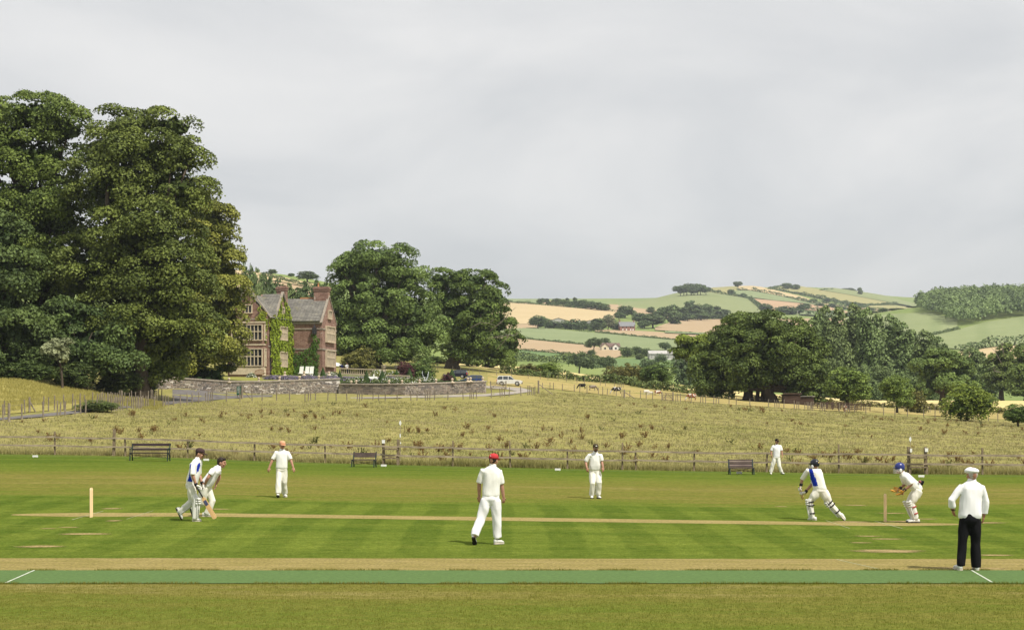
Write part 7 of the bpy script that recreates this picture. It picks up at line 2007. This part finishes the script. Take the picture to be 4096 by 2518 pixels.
p.shoe(P(530, 1398, -.02), P(535, 1392, .24), M_solew); p.shoe(P(320, 1385, -.03), P(290, 1380, .23), M_solew)
_hh, _hs, _hf, _hu, _hR = p.H
m = MB(); m.ball(_hh + _hu * .062 + _hf * .01, 1, 20, 10, (.112, .135, .052), _hR); m.ball(_hh + _hu * .078 + _hf * .03, 1, 16, 10, (.085, .10, .045), _hR); c_ = p.add('flat_cap', remeshed(m, 'flat_cap', C_bright, .01, 2))
m = MB(); arc = [_hh + _hu * (.035 - .01 * math.cos(a)) + _hf * (.09 + .07 * math.cos(a)) + _hs * .085 * math.sin(a) for a in np.linspace(-1.4, 1.4, 11)]; m.prism(arc, _hu * .008); m.build('peak', C_bright, c_)
m = MB(); m.tube([P(238, 622, .06) + V3(.036 * math.cos(a), .036 * math.sin(a), .008 * math.sin(a)) for a in np.linspace(0, 2 * math.pi, 16)], .009, 6, round_=False); m.build('wristwatch', M_strap, p.root, True)

# --- wickets
def wicket(label, x, y):
    Y = dist_at(x, y, 20, 80); b = gpt(x, Y); root = empty('wicket', b, 0, label, 'wicket')
    for k in (-1, 0, 1):
        m = MB(); m.lathe([(.017, -.08), (.019, 0), (.019, .66), (.018, .695), (.012, .71)], (0, k * .0955, 0), 12); m.build('stump', M_willowst, root, True)
    for k in (-1, 1):
        m = MB(); m.tube([(0, k * .048 - .054, .715), (0, k * .048 - .03, .718), (0, k * .048 + .03, .718), (0, k * .048 + .054, .715)], [.006, .009, .009, .006], 8); m.build('bail', M_willowst, root, True)
wicket('three stumps with bails at the left end of the pitch', 365, 2067); wicket('three stumps with bails in front of the wicketkeeper', 3541, 2086)
# ------------------------------------------------------------------ parked cars
def car_paint(name, rgb, rough=.25, metal=0.):
    m = simple_mat(name, rgb, rough, .06, 3, 0, .6, metal); return m
M_silver = car_paint('silver car paint', (.68, .68, .66), .45, .0); M_dkblue = car_paint('dark blue car paint', (.010, .012, .03)); M_blue = car_paint('blue car paint', (.012, .035, .16))
M_cglass = simple_mat('tinted car glass', (.05, .06, .065), .08, .2, 2, 0, .6); M_tyre = simple_mat('tyre rubber', (.015, .015, .016), .85, .3, 9); M_rim = simple_mat('alloy rim', (.5, .5, .5), .35, .1, 9, 0, .5, .6)
M_tail = simple_mat('red tail lamp', (.5, .02, .015), .3, .1, 9, 0, .5); M_lamp = simple_mat('clear headlamp', (.7, .72, .74), .2, .05, 9, 0, .6); M_bump = simple_mat('grey plastic bumper', (.09, .09, .095), .6, .2, 9)
def car(label, x, Y, rz, L, Hc, W, paint, lower, roof, lowtrim=None):
    """lower: side profile of the body (nose at +x) as fractions of length and height; roof: glasshouse profile"""
    b = gpt(x, Y, .02); root = empty('car', b, rz, label, 'car')
    def prof(pts, hw, hw2=None):
        rings = []
        for s in (-1, -.8, .8, 1):
            k = 1.0 if abs(s) < .9 else .965
            rings.append([V3((px_ - .5) * L * k, s * hw, max(.16, pz * Hc) if abs(s) < .9 else max(.2, pz * Hc * .985)) for px_, pz in pts])
        return rings
    m = MB(); m.loft(prof(lower, W / 2)); m.build('body', paint, root, True if False else False)
    zb = min(p[1] for p in roof) * Hc
    m = MB(); rings = []
    for s in (-1, -.86, .86, 1):
        k = .93 if abs(s) < .9 else .9
        rings.append([V3((a - .5) * L, s * W / 2 * (.96 - .2 * (z * Hc - zb) / (Hc - zb)), z * Hc) for a, z in roof])
    m.loft(rings); cab = m.build('roof', paint, root)
    # windows: side panes following the glasshouse, windscreen and rear window
    n = len(roof); lo = [p for p in roof]
    cx_ = sum(p[0] for p in roof) / n; cz_ = sum(p[1] for p in roof) / n
    for s in (-1, 1):
        for a0, a1 in ((.0, .31), (.345, .64), (.675, 1.0)):
            xs_ = [p[0] for p in roof]; x0, x1 = min(xs_), max(xs_)
            def zt(xx):
                up = sorted([p for p in roof], key=lambda q: q[0]); top = [q for q in up if q[1] > zb / Hc + .02] ; pts = [(x0, zb / Hc)] + top + [(x1, zb / Hc)]
                return float(np.interp(xx, [q[0] for q in pts], [q[1] for q in pts]))
            u0, u1 = x0 + .03 + (x1 - x0 - .06) * a0, x0 + .03 + (x1 - x0 - .06) * a1
            pts = []
            for xx in np.linspace(u0, u1, 5): pts.append((xx, max(zb / Hc + .04, zt(xx) - .05)))
            poly = [(u0, zb / Hc + .02)] + pts + [(u1, zb / Hc + .02)]
            m = MB(); m.prism([V3((a - .5) * L, s * (W / 2 * (.96 - .2 * (z * Hc - zb) / (Hc - zb)) + .004), z * Hc) for a, z in poly], V3(0, s * .012, 0)); m.build('side_window', M_cglass, cab)
    up = sorted(roof, key=lambda q: (q[0], q[1]))
    rt = [q for q in roof if q[1] > max(p[1] for p in roof) - .06]
    fr_top = max(rt, key=lambda q: q[0]); re_top = min(rt, key=lambda q: q[0]); fr_bot = max(roof, key=lambda q: q[0]); re_bot = min(roof, key=lambda q: q[0])
    for nm, t_, b_, sg in (('windscreen', fr_top, fr_bot, 1), ('rear_window', re_top, re_bot, -1)):
        A = V3((t_[0] - .5) * L, 0, t_[1] * Hc); B = V3((b_[0] - .5) * L, 0, b_[1] * Hc); nn = V3(-(B - A).z, 0, (B - A).x).normalized() * (.012 * sg)
        if nn.x * sg < 0: nn = -nn
        A, B = A.lerp(B, .1), A.lerp(B, .92)
        m = MB(); m.prism([A + V3(0, -W * .36, 0) + nn * .3, A + V3(0, W * .36, 0) + nn * .3, B + V3(0, W * .43, 0) + nn * .3, B + V3(0, -W * .43, 0) + nn * .3], nn); m.build(nm, M_cglass, cab)
    r = .335 * Hc / 1.5
    for wx in (-.30, .31):
        for s in (-1, 1):
            t = MB(); t.tube([V3(wx * L, s * (W / 2 - .2), r), V3(wx * L, s * (W / 2 + .015), r)], r, 18, round_=False); wh = t.build('wheel', M_tyre, root)
            t = MB(); t.tube([V3(wx * L, s * (W / 2 + .0), r), V3(wx * L, s * (W / 2 + .03), r)], r * .62, 14, round_=False); t.build('rim', M_rim, wh)
    for s in (-1, 1):
        m = MB(); m.box((.485 * L, s * W * .36, Hc * .44), (.14, .34, .16)); m.build('headlight', M_lamp, root)
        m = MB(); m.box((-.49 * L, s * W * .42, Hc * .55), (.1, .2, .34)); m.build('tail_light', M_tail, root)
    m = MB(); m.box((.488 * L, 0, Hc * .26), (.16, W * .96, Hc * .16)); m.build('bumper', lowtrim or paint, root)
    m = MB(); m.box((-.488 * L, 0, Hc * .28), (.16, W * .96, Hc * .18)); m.build('bumper', lowtrim or paint, root)
suv_l = [(0, .2), (.0, .5), (.02, .62), (.62, .62), (.70, .60), (.93, .54), (.99, .45), (1, .2)]; suv_r = [(.01, .60), (.06, .96), (.12, 1.0), (.5, .99), (.56, .95), (.71, .60)]
hat_l = [(0, .2), (.0, .45), (.01, .6), (.66, .58), (.75, .55), (.95, .44), (1, .34), (1, .2)]; hat_r = [(.01, .58), (.05, .9), (.12, .98), (.45, 1.0), (.55, .95), (.76, .56)]
car('silver off-road car parked beside the timber gate', 2038, 292, .0 - .06, 4.25, 1.68, 1.8, M_silver, suv_l, suv_r, M_bump)
car('dark blue hatchback parked behind the clipped cone', 1824, 303, math.pi - .14, 4.1, 1.5, 1.75, M_dkblue, hat_l, hat_r)
car('bright blue car half hidden behind the garden wall', 1884, 283, math.pi + .03, 4.0, 1.42, 1.7, M_blue, hat_l, hat_r)
# ------------------------------------------------------------------ cattle
def cow_mesh(name, mat, graze=True, seed=1):
    m = MB()
    rings = []
    for t, w, h, z in ((-.72, .10, .12, .98), (-.66, .20, .24, .95), (-.4, .27, .33, .90), (0, .30, .37, .86), (.35, .27, .35, .88), (.6, .20, .28, .95), (.72, .10, .16, .99)):
        rings.append(ell_ring(V3(t, 0, z), V3(0, w, 0), V3(0, 0, h), 14))
    m.loft(rings)
    nk = [V3(.6, 0, 1.0), V3(.9, 0, .75), V3(1.12, 0, .38)] if graze else [V3(.6, 0, 1.02), V3(.9, 0, 1.2), V3(1.05, 0, 1.28)]
    m.tube(nk, [.2, .15, .12], 10)
    hd = nk[-1]; hv = V3(.12, 0, -.34) if graze else V3(.34, 0, -.12)
    m.tube([hd, hd + hv * .6, hd + hv], [.12, .10, .065], 10)
    for k in (-1, 1):
        m.tube([hd + V3(-.02, k * .08, .05), hd + V3(-.03, k * .24, .03)], [.035, .02], 6)
        m.tube([V3(.5, k * .15, .75), V3(.52, k * .15, .42), V3(.5, k * .15, .02)], [.1, .062, .05], 8)
        m.tube([V3(-.52, k * .16, .85), V3(-.44, k * .16, .62), V3(-.62, k * .16, .40), V3(-.58, k * .16, .02)], [.15, .10, .06, .05], 8)
    m.tube([V3(-.7, 0, 1.1), V3(-.80, 0, .8), V3(-.80, 0, .42)], [.03, .02, .035], 6)
    return remeshed(m, name, mat, .045, 2)
def patchy(name, a, b, th=.5, sc=2.0):
    m, nt, bs = new_mat(name)
    tc = N(nt, 'ShaderNodeTexCoord').outputs['Object']
    c, f = noise_col(nt, [(th - .02, a), (th + .02, b)], sc, 1, vec=tc); nt.links.new(c, bs.inputs['Base Color']); bs.inputs['Roughness'].default_value = .85
    return m
cm = {k: cow_mesh('hide', patchy('cow hide ' + k, *v)) for k, v in {'black': ((.012, .011, .012), (.03, .028, .028)), 'grey': ((.16, .13, .10), (.26, .22, .18)), 'blackwhite': ((.012, .011, .012), (.6, .58, .54), .52), 'white': ((.58, .55, .48), (.68, .65, .60)), 'brownwhite': ((.22, .075, .03), (.62, .58, .52), .5)}.items()}
for k, x, y, rz, s, l in [('black', 2329, 1556, math.pi - .3, .78, 'black cow grazing nearest the tall strainer post'), ('grey', 2370, 1562, .2, .75, 'grey-brown cow grazing second from the left'), ('blackwhite', 2468, 1575, math.pi, .9, 'black and white cow behind the strainer post with a stay'), ('white', 2585, 1578, .1, .62, 'white cow left of the brown gate'), ('white', 2604, 1580, math.pi, .5, 'small white calf left of the brown gate'), ('brownwhite', 2630, 1582, .3, .7, 'brown and white cow beside the brown gate'), ('brownwhite', 2768, 1602, math.pi + .2, .85, 'brown cow grazing alone right of the brown gate'), ('brownwhite', 3380, 1648, 1.4, .8, 'brown and white cow standing in the wooden pens')]:
    g = gpx(x, y, 225, 340); root = empty('cow', g, rz, l, 'cow'); root.scale = (s, s, s)
    link('body', cm[k], root)
# ------------------------------------------------------------------ sheds, pens, distant buildings
M_boards = simple_mat('old brown boards', (.075, .05, .04), .9, .4, 3, .3, .05, stretch=(.3, 1, 3)); M_tin = simple_mat('grey corrugated sheet', (.42, .41, .39), .7, .2, 1.5, .2); M_tinb = simple_mat('rusty barn roof', (.17, .12, .10), .85, .25, 1, .2)
M_render = simple_mat('cream render', (.62, .57, .42), .9, .08, 2); M_wrender = simple_mat('white render', (.72, .71, .66), .9, .06, 2); M_brtile = simple_mat('brown roof tile', (.16, .11, .095), .9, .2, 2); M_redbr = simple_mat('far red brick', (.27, .145, .115), .9, .2, 1.2); M_grslate = simple_mat('far grey slate', (.20, .205, .215), .8, .12, 1)
def gabled(root, o, w, d, h, rise, wall, roofm, over=.35, along='x'):
    """gabled block: box walls with gable ends and two roof slabs; ridge along x or y"""
    o = Vector(o); A = V3(1, 0, 0) if along == 'x' else V3(0, 1, 0); B = V3(0, 1, 0) if along == 'x' else V3(1, 0, 0)
    m = MB(); m.prism([o - A * w / 2 - B * d / 2, o - A * w / 2 + B * d / 2, o - A * w / 2 + B * d / 2 + UP * h, o - A * w / 2 + UP * (h + rise), o - A * w / 2 - B * d / 2 + UP * h], A * w); m.build('wall', wall, root)
    for s in (-1, 1):
        m = MB(); e = o + B * s * (d / 2 + over) + UP * (h - rise * over / (d / 2)); r = o + UP * (h + rise)
        m.prism([e - A * (w / 2 + over) + UP * .04, e + A * (w / 2 + over) + UP * .04, r + A * (w / 2 + over) + UP * .04, r - A * (w / 2 + over) + UP * .04], UP * .22); m.build('roof', roofm, root)
def win(root, c, w, h, mat=None, depth=.12, y=-1):
    m = MB(); m.box(c, (w, depth, h)); m.build('window', mat or M_glass, root)
g = gpx(2440, 1401, 850, 1300, -.3); rb = empty('bungalow', g, .12, 'white bungalow with a brown roof among the far fields', 'house')
gabled(rb, (0, 0, 0), 11, 6, 2.7, 1.9, M_wrender, M_brtile); gabled(rb, (-3.9, -3.6, 0), 3.2, 4.2, 2.6, 1.7, M_render, M_brtile, along='y'); gabled(rb, (2.6, -3.6, 0), 3.0, 3.6, 2.6, 1.6, M_wrender, M_brtile, along='y')
for wx in (-.6, .6): win(rb, (wx, -3.02, 1.5), .9, 1.1)
win(rb, (2.6, -5.12, 1.4), 1.2, 1.1); win(rb, (-3.9, -5.22, 1.4), 1.1, 1.1)
g = gpx(2648, 1440, 700, 1250, -.3); rb = empty('barn', g, .05, 'long pale grey barn left of the great oak', 'barn')
gabled(rb, (0, 0, 0), 14.5, 8, 3.6, 1.6, M_tin, M_tin); m = MB(); m.box((-1, -4.1, .5), (12, .1, 1.1)); m.build('plinth', M_wrender, rb)
for i in range(5): win(rb, (-6 + i * 3, -4.06, 2.2), .12, 3.0, M_bump)
gabled(rb, (10.5, -3, -1.5), 9, 7, 2.8, 1.2, M_tin, M_grslate)
g = gpx(2509, 1324, 1100, 1900, -.3); rb = empty('farmhouse', g, .1, 'red brick farmhouse with slate roofs among trees on the far slope', 'house')
gabled(rb, (0, 3, 0), 13, 6, 5.6, 2.4, M_redbr, M_grslate); gabled(rb, (-1, -2.5, 0), 11.5, 5.4, 4.2, 2.0, M_redbr, M_grslate)
for wx in (-4.5, -1.5, 2, 4): win(rb, (wx, -5.24, 1.4), 1.0, 1.3, M_wrender); win(rb, (wx, -5.24, 3.3), .9, 1.0)
for s in (-5.8, 5.8):
    m = MB(); m.box((s, 3, 8.6), (.9, .9, 1.8)); m.build('chimney', M_redbr, rb)
for x, y, w, h, l in [(2232, 1300, 13.5, 4.2, 'grey farm shed with a rusty roof, largest of three'), (2315, 1302, 7, 3.0, 'small grey farm shed in the middle of three'), (2358, 1303, 9, 3.0, 'low farm shed with a rusty roof, rightmost of three')]:
    g = gpx(x, y, 1150, 1900, -.2); rb = empty('farm_shed', g, .05, l, 'shed'); gabled(rb, (0, 0, 0), 9 if w > 12 else 6, w, h, 2.0, M_tin, M_tinb, along='y')
    m = MB(); m.box((0, -w * .0 - .03, h * .45), (w * .0 + .1, .1, h * .5)); win(rb, (0, -4.6 if w > 12 else -3.1, 1.6), 3.0, 2.6, M_bump)
g = gpt(3164, 283); rb = empty('field_shed', g, .05, 'low boarded field shed under the great oak', 'shed')
m = MB(); m.box((0, 0, .75), (2.6, 2.2, 1.5)); m.build('wall', M_boards, rb)
for k in range(6):
    m = MB(); m.box((0, -1.12, .16 + k * .25), (2.62, .05, .2), Matrix.Rotation(.0, 3, 'X')); m.build('board', M_boards, rb)
m = MB(); m.prism([(-1.5, -1.4, 1.75), (1.5, -1.4, 1.75), (1.5, 1.3, 1.45), (-1.5, 1.3, 1.45)], (0, 0, .07)); m.build('roof', M_tinb, rb)
g = gpt(3225, 284); rb = empty('field_shed', g, -.05, 'smaller boarded shed half hidden by the oak\'s lowest leaves', 'shed')
m = MB(); m.box((0, 0, .65), (2.2, 2.0, 1.3)); m.build('wall', M_boards, rb); m = MB(); m.prism([(-1.3, -1.2, 1.5), (1.3, -1.2, 1.5), (1.3, 1.2, 1.28), (-1.3, 1.2, 1.28)], (0, 0, .06)); m.build('roof', M_tin, rb)
def hurdle(label, x, Y, w, rz):
    g = gpt(x, Y); r = empty('hurdle', g, rz, label, 'hurdle', 'wooden hurdles of the pens')
    for k in range(4):
        m = MB(); m.box((0, 0, .2 + k * .26), (w, .04, .09)); m.build('bar', M_boards, r)
    for s in (-.5, 0, .5):
        m = MB(); m.box((s * (w - .1), .03, .5), (.1, .08, 1.15)); m.build('upright', M_boards, r)
for i, (x, Y, rz) in enumerate([(3270, 256, .3), (3310, 258, .1), (3350, 260, -.2), (3385, 258, .2), (3420, 256, .0), (3455, 255, -.3), (3330, 252, .1), (3400, 250, 0.)]):
    hurdle('brown wooden hurdle of the pens below the rounded tree', x, Y, 1.9, rz)
M_pole = simple_mat('grey telegraph pole', (.42, .41, .39), .9, .1, 3)
for x, y, h, l in [(3190, 1276, 9, 'thin telegraph pole beside the wooded hollow'), (3378, 1264, 9, 'thin telegraph pole by the small green field'), (2290, 1318, 6, 'thin pole among the farm sheds')]:
    g = gpx(x, y, 1100, 2600, -.3); r = empty('telegraph_pole', g, 0, l, 'pole'); m = MB(); m.tube([(0, 0, 0), (0, 0, h)], [.28, .22], 7, round_=False); m.build('pole', M_pole, r); m = MB(); m.box((0, 0, h - .5), (1.6, .2, .2)); m.build('crossarm', M_pole, r)
# people in the garden
def bystander(label, x, Y, z, top, legs, skin, hair, rz=0):
    b = tpt(x, Y); p = Person.__new__(Person); p.g = 1.0; p.vox = .016; p.skin = skin; p.base = b; p.root = empty('person', b, rz, label, 'person')
    v = V3
    p.make(head=v(0, 0, 1.62), chin=v(0, -.02, 1.5), neck=v(0, 0, 1.46), face=NY, shR=v(-.19, 0, 1.42), shL=v(.19, 0, 1.42), elR=v(-.25, -.02, 1.12), elL=v(.25, -.02, 1.12), wrR=v(-.2, -.18, .95), wrL=v(.2, -.18, .95), hdR=v(-.17, -.26, .92), hdL=v(.17, -.26, .92),
           hipC=v(0, 0, .92), hipR=v(-.09, 0, .9), hipL=v(.09, 0, .9), knR=v(-.1, -.02, .5), knL=v(.1, -.02, .5), anR=v(-.11, 0, .09), anL=v(.11, 0, .09), fwd=NY, shirt=top, trousers=legs, hair=hair, seed=int(x), hairlen='short')
    p.shoe(v(-.11, .06, 0), v(-.12, -.2, 0)); p.shoe(v(.11, .06, 0), v(.12, -.2, 0))
bystander('visitor in a blue top standing behind the balustrade left of the conifer', 1369, 271.5, 0, C_blue, C_navy, M_skin, M_hairb); bystander('visitor in a white top standing behind the balustrade', 1388, 270.5, 0, C_bright, C_navy, M_skin, M_hairb)
# ------------------------------------------------------------------ rough grass and weeds of the meadow
def blade_mat(name, cols):
    m, nt, bs = new_mat(name)
    at = N(nt, 'ShaderNodeAttribute', attribute_name='tint'); r = N(nt, 'ShaderNodeValToRGB', {0: at.outputs['Fac']}); el = r.color_ramp.elements
    while len(el) < len(cols): el.new(.5)
    for i, (e, c) in enumerate(zip(el, cols)): e.position = i / (len(cols) - 1); e.color = (*c, 1)
    nt.links.new(r.outputs['Color'], bs.inputs['Base Color']); bs.inputs['Roughness'].default_value = .8; bs.inputs['Specular IOR Level'].default_value = .1
    tr = N(nt, 'ShaderNodeBsdfTranslucent', {'Color': r.outputs['Color']}); mx = N(nt, 'ShaderNodeMixShader', {0: .35, 1: bs.outputs[0], 2: tr.outputs[0]}); nt.links.new(mx.outputs[0], nt.nodes['Material Output'].inputs['Surface'])
    return m
def grass_stuff(name, label, X, Y, h, w, mat, blades=3, seed=0, patchy_=.5, spread=.12):
    rng = np.random.default_rng(seed); n = len(X)
    Xb = np.repeat(X, blades) + rng.normal(0, 1, n * blades) * np.repeat(np.broadcast_to(spread, (n,)), blades); Yb = np.repeat(Y, blades) + rng.normal(0, 1, n * blades) * np.repeat(np.broadcast_to(spread, (n,)), blades)
    Z = ground(Xb, Yb); hb = np.repeat(h, blades) * rng.uniform(.55, 1.25, n * blades); wb = np.repeat(w, blades)
    a = rng.uniform(0, 2 * math.pi, n * blades); ln = rng.uniform(.05, .55, n * blades) * hb; la = rng.uniform(0, 2 * math.pi, n * blades)
    dx, dy = np.cos(a) * wb / 2, np.sin(a) * wb / 2
    v = np.stack([np.stack([Xb - dx, Yb - dy, Z - .03], 1), np.stack([Xb + dx, Yb + dy, Z - .03], 1), np.stack([Xb + np.cos(la) * ln, Yb + np.sin(la) * ln, Z + hb], 1)], 1).reshape(-1, 3)
    base = .5 + .5 * np.sin(X * .21 + 1.7 * np.sin(Y * .13)) * np.sin(Y * .17 + X * .07)
    tint = np.clip(np.repeat(patchy_ * base, blades) + (1 - patchy_) * rng.uniform(0, 1, n * blades), 0, 1)
    o = link(name, np_mesh(name, v, tris=np.arange(3 * n * blades).reshape(-1, 3), mats=[mat], attr={'tint': np.repeat(tint, 3)}))
    return tag(o, label, kind='stuff')
B_mead = blade_mat('meadow blades', [(.22, .22, .08), (.30, .285, .115), (.37, .34, .155), (.44, .39, .205), (.33, .30, .125)])
B_straw = blade_mat('tall straw grass', [(.22, .22, .06), (.33, .31, .11), (.44, .40, .18), (.40, .34, .16)]); B_hay = blade_mat('ripe hay blades', [(.31, .29, .08), (.40, .36, .12), (.34, .31, .09)])
rng = np.random.default_rng(77)
n = 52000; k = rng.uniform(0, 1, n) ** 1.35; Yv = 89 + k * 170; uv = rng.uniform(-.335, .335, n); Xv = uv * Yv
ok = (Yv > fenceY(Xv) + .2)
# keep clear of drive, hay field and garden
row = YH - (ground(Xv, Yv) - CAMH) / Yv * F; col_ = CX + uv * F
ok &= ~((col_ < 700) & (row < 1684 - .085 * np.maximum(col_, 0))) & ~((col_ >= 700) & (col_ < 2140) & (row < 1606))
ok &= ~((col_ >= 2140) & (row < np.interp(col_, [2140, 2600, 3050, 3600, 4250], [1555, 1597, 1627, 1664, 1700])))
grass_stuff('meadow_grass', 'rough yellow-green grass of the meadow', Xv[ok], Yv[ok], (.07 + .08 * rng.uniform(0, 1, n))[ok] * (.85 + Yv[ok] / 400), (.05 + Yv * .0004)[ok], B_mead, 4, 1, .45, .18)
n = 9000; Xv = rng.uniform(-34, 32, n); Yv = fenceY(Xv) + .1 + np.abs(rng.normal(0, .9, n))
hh = (.28 + .25 * (.5 + .5 * np.sin(Xv * .35 + 1)) * (.6 + .4 * np.sin(Xv * 1.9))) * rng.uniform(.6, 1.2, n)
grass_stuff('fence_grass', 'tall straw-coloured grass along the foot of the fence', Xv, Yv, hh, np.full(n, .03), B_straw, 5, 2, .5, .1)
n = 16000; xs_ = rng.uniform(-500, 645, n); t = rng.uniform(0, 1, n); ylo = np.interp(xs_, [-500, 0, 350, 640], [1690, 1655, 1630, 1600]); yhi = np.interp(xs_, [-500, 0, 350, 640], [1490, 1507, 1527, 1558])
Yt = np.interp(ylo + (yhi - ylo) * t, [1480, 1515, 1675, 1700], [205, 186, 135, 128]) + np.interp(xs_, [0, 640], [0, 22])
grass_stuff('hay_grass', 'tall ripe grass of the hay field', (xs_ - CX) / F * Yt, Yt, .28 * rng.uniform(.6, 1.2, n), np.full(n, .09), B_hay, 3, 3, .4, .25)
B_turf = blade_mat('short turf blades', [(.09, .13, .012), (.14, .165, .018), (.19, .18, .03), (.26, .22, .06)])
n = 26000; Yv = 21.4 + 6.2 * rng.uniform(0, 1, n) ** .9; Xv = rng.uniform(-.31, .31, n) * Yv
grass_stuff('turf_grass', 'short dry grass of the near outfield', Xv, Yv, rng.uniform(.012, .032, n), np.full(n, .012), B_turf, 3, 8, .4, .05)
n = 7000; Xv = rng.uniform(-9.4, 9.4, n); Yv = np.where(rng.uniform(0, 1, n) < .5, 27.74, 30.03) + rng.normal(0, .03, n)
grass_stuff('mat_fringe_grass', 'grass creeping over the edges of the green mat', Xv, Yv, rng.uniform(.02, .055, n) * (.4 + .6 * (np.sin(Xv * 3.1) * np.sin(Xv * 1.3 + 1) > -.2)), np.full(n, .012), B_turf, 4, 9, .4, .03)
# dock and thistle plants
M_dock = blade_mat('brown dock seed', [(.16, .10, .04), (.27, .17, .065), (.34, .24, .10)]); M_weed = blade_mat('green weed', [(.06, .085, .02), (.11, .13, .035), (.16, .16, .05)])
def dock_mesh(seed, mat):
    r = np.random.default_rng(seed); V, Q, T, b = [], [], [], 0
    for i in range(int(r.integers(5, 11))):
        a = r.uniform(0, 6.28); ln = r.uniform(.1, .4); h = r.uniform(.45, .95); ro = np.array([r.normal(0, .14), r.normal(0, .1), 0])
        top = ro + np.array([math.cos(a) * ln, math.sin(a) * ln, h]); m = 26
        t = np.concatenate([r.uniform(.45, 1, m), r.uniform(0, .45, 8)])
        p = ro + np.outer(t, top - ro) + r.normal(0, .028, (len(t), 3))
        v, q, tt = leaf_cloud(r, p, dirs(r, len(t)), .085, jit=.4); V.append(v); Q.append(q + b); T.append(tt); b += len(v)
        d = np.array([.008, 0, 0]); V.append(np.array([ro - d, ro + d, top + d, top - d])); Q.append(np.array([[0, 1, 2, 3]]) + b); T.append(np.full(4, .3)); b += 4
    return np_mesh('dock', np.concatenate(V), quads=np.concatenate(Q), mats=[mat], attr={'tint': np.concatenate(T)})
docks = [dock_mesh(i, M_dock) for i in range(6)]; weeds = [dock_mesh(40 + i, M_weed) for i in range(3)]
rr = random.Random(4); cl = [(rr.uniform(-.31, .31), 92 + 150 * rr.random() ** 1.4) for _ in range(46)]; cnt = 0
for i in range(900):
    if cnt >= 290: break
    cu, cy = cl[rr.randrange(len(cl))] if rr.random() < .75 else (rr.uniform(-.31, .31), 92 + 150 * rr.random() ** 1.3)
    Y = cy + rr.gauss(0, 4); X = cu * cy + rr.gauss(0, 3.2)
    if Y < fenceY(X) + .8: continue
    c_ = CX + X / Y * F; r_ = YH - (ground(X, Y) - CAMH) / Y * F
    if c_ < 700 and r_ < 1694 - .085 * max(c_, 0): continue
    if 700 <= c_ < 2150 and r_ < 1612: continue
    if c_ >= 2150 and r_ < np.interp(c_, [2140, 2600, 3050, 3600, 4250], [1560, 1604, 1634, 1672, 1706]): continue
    g_ = rr.random() < .13
    o = link('weed' if g_ else 'dock_plant', weeds[rr.randrange(3)] if g_ else docks[rr.randrange(6)], None, (X, Y, ground(X, Y)))
    s_ = rr.uniform(.3, .75); o.scale = (s_ * rr.uniform(.9, 1.6), s_ * rr.uniform(.9, 1.4), s_ * .8); o.rotation_euler = (0, 0, rr.uniform(0, 6.28))
    tag(o, 'dark green weed tuft growing in the meadow' if g_ else 'rusty brown dock plant growing in the meadow', 'weed' if g_ else 'dock plant', 'green weeds of the meadow' if g_ else 'dock plants of the meadow'); cnt += 1
# ------------------------------------------------------------------ the air
m = bpy.data.materials.new('thin summer haze'); m.use_nodes = True; m.node_tree.nodes.clear()
_o = m.node_tree.nodes.new('ShaderNodeOutputMaterial'); _v = m.node_tree.nodes.new('ShaderNodeVolumePrincipled')
_v.inputs['Color'].default_value = (.86, .93, 1.0, 1); _v.inputs['Density'].default_value = 8.0e-5; _v.inputs['Anisotropy'].default_value = .2
m.node_tree.links.new(_v.outputs[0], _o.inputs['Volume'])
hz = MB(); hz.box((0, 3300, 144), (10900, 7700, 292)); hz = hz.build('haze', m); tag(hz, 'thin bluish summer haze filling the valley air', kind='stuff')
# ------------------------------------------------------------------ members of a row are told apart by their place in it
ORD = 'first second third fourth fifth sixth seventh eighth ninth tenth eleventh twelfth thirteenth fourteenth fifteenth sixteenth seventeenth eighteenth nineteenth twentieth'.split()
_rows_ = {}
for o in bpy.data.objects:
    if o.parent is None and o.get('group') and 'of the meadow' not in o['group']: _rows_.setdefault((o['group'], o['label']), []).append(o)
for (g_, l_), os_ in _rows_.items():
    if 2 <= len(os_) <= 20:
        for i, o in enumerate(sorted(os_, key=lambda q: q.location.x / max(1, q.location.y))):
            o['label'] = l_ + ', ' + ('leftmost' if i == 0 else 'rightmost' if i == len(os_) - 1 else ORD[i] + ' from the left')
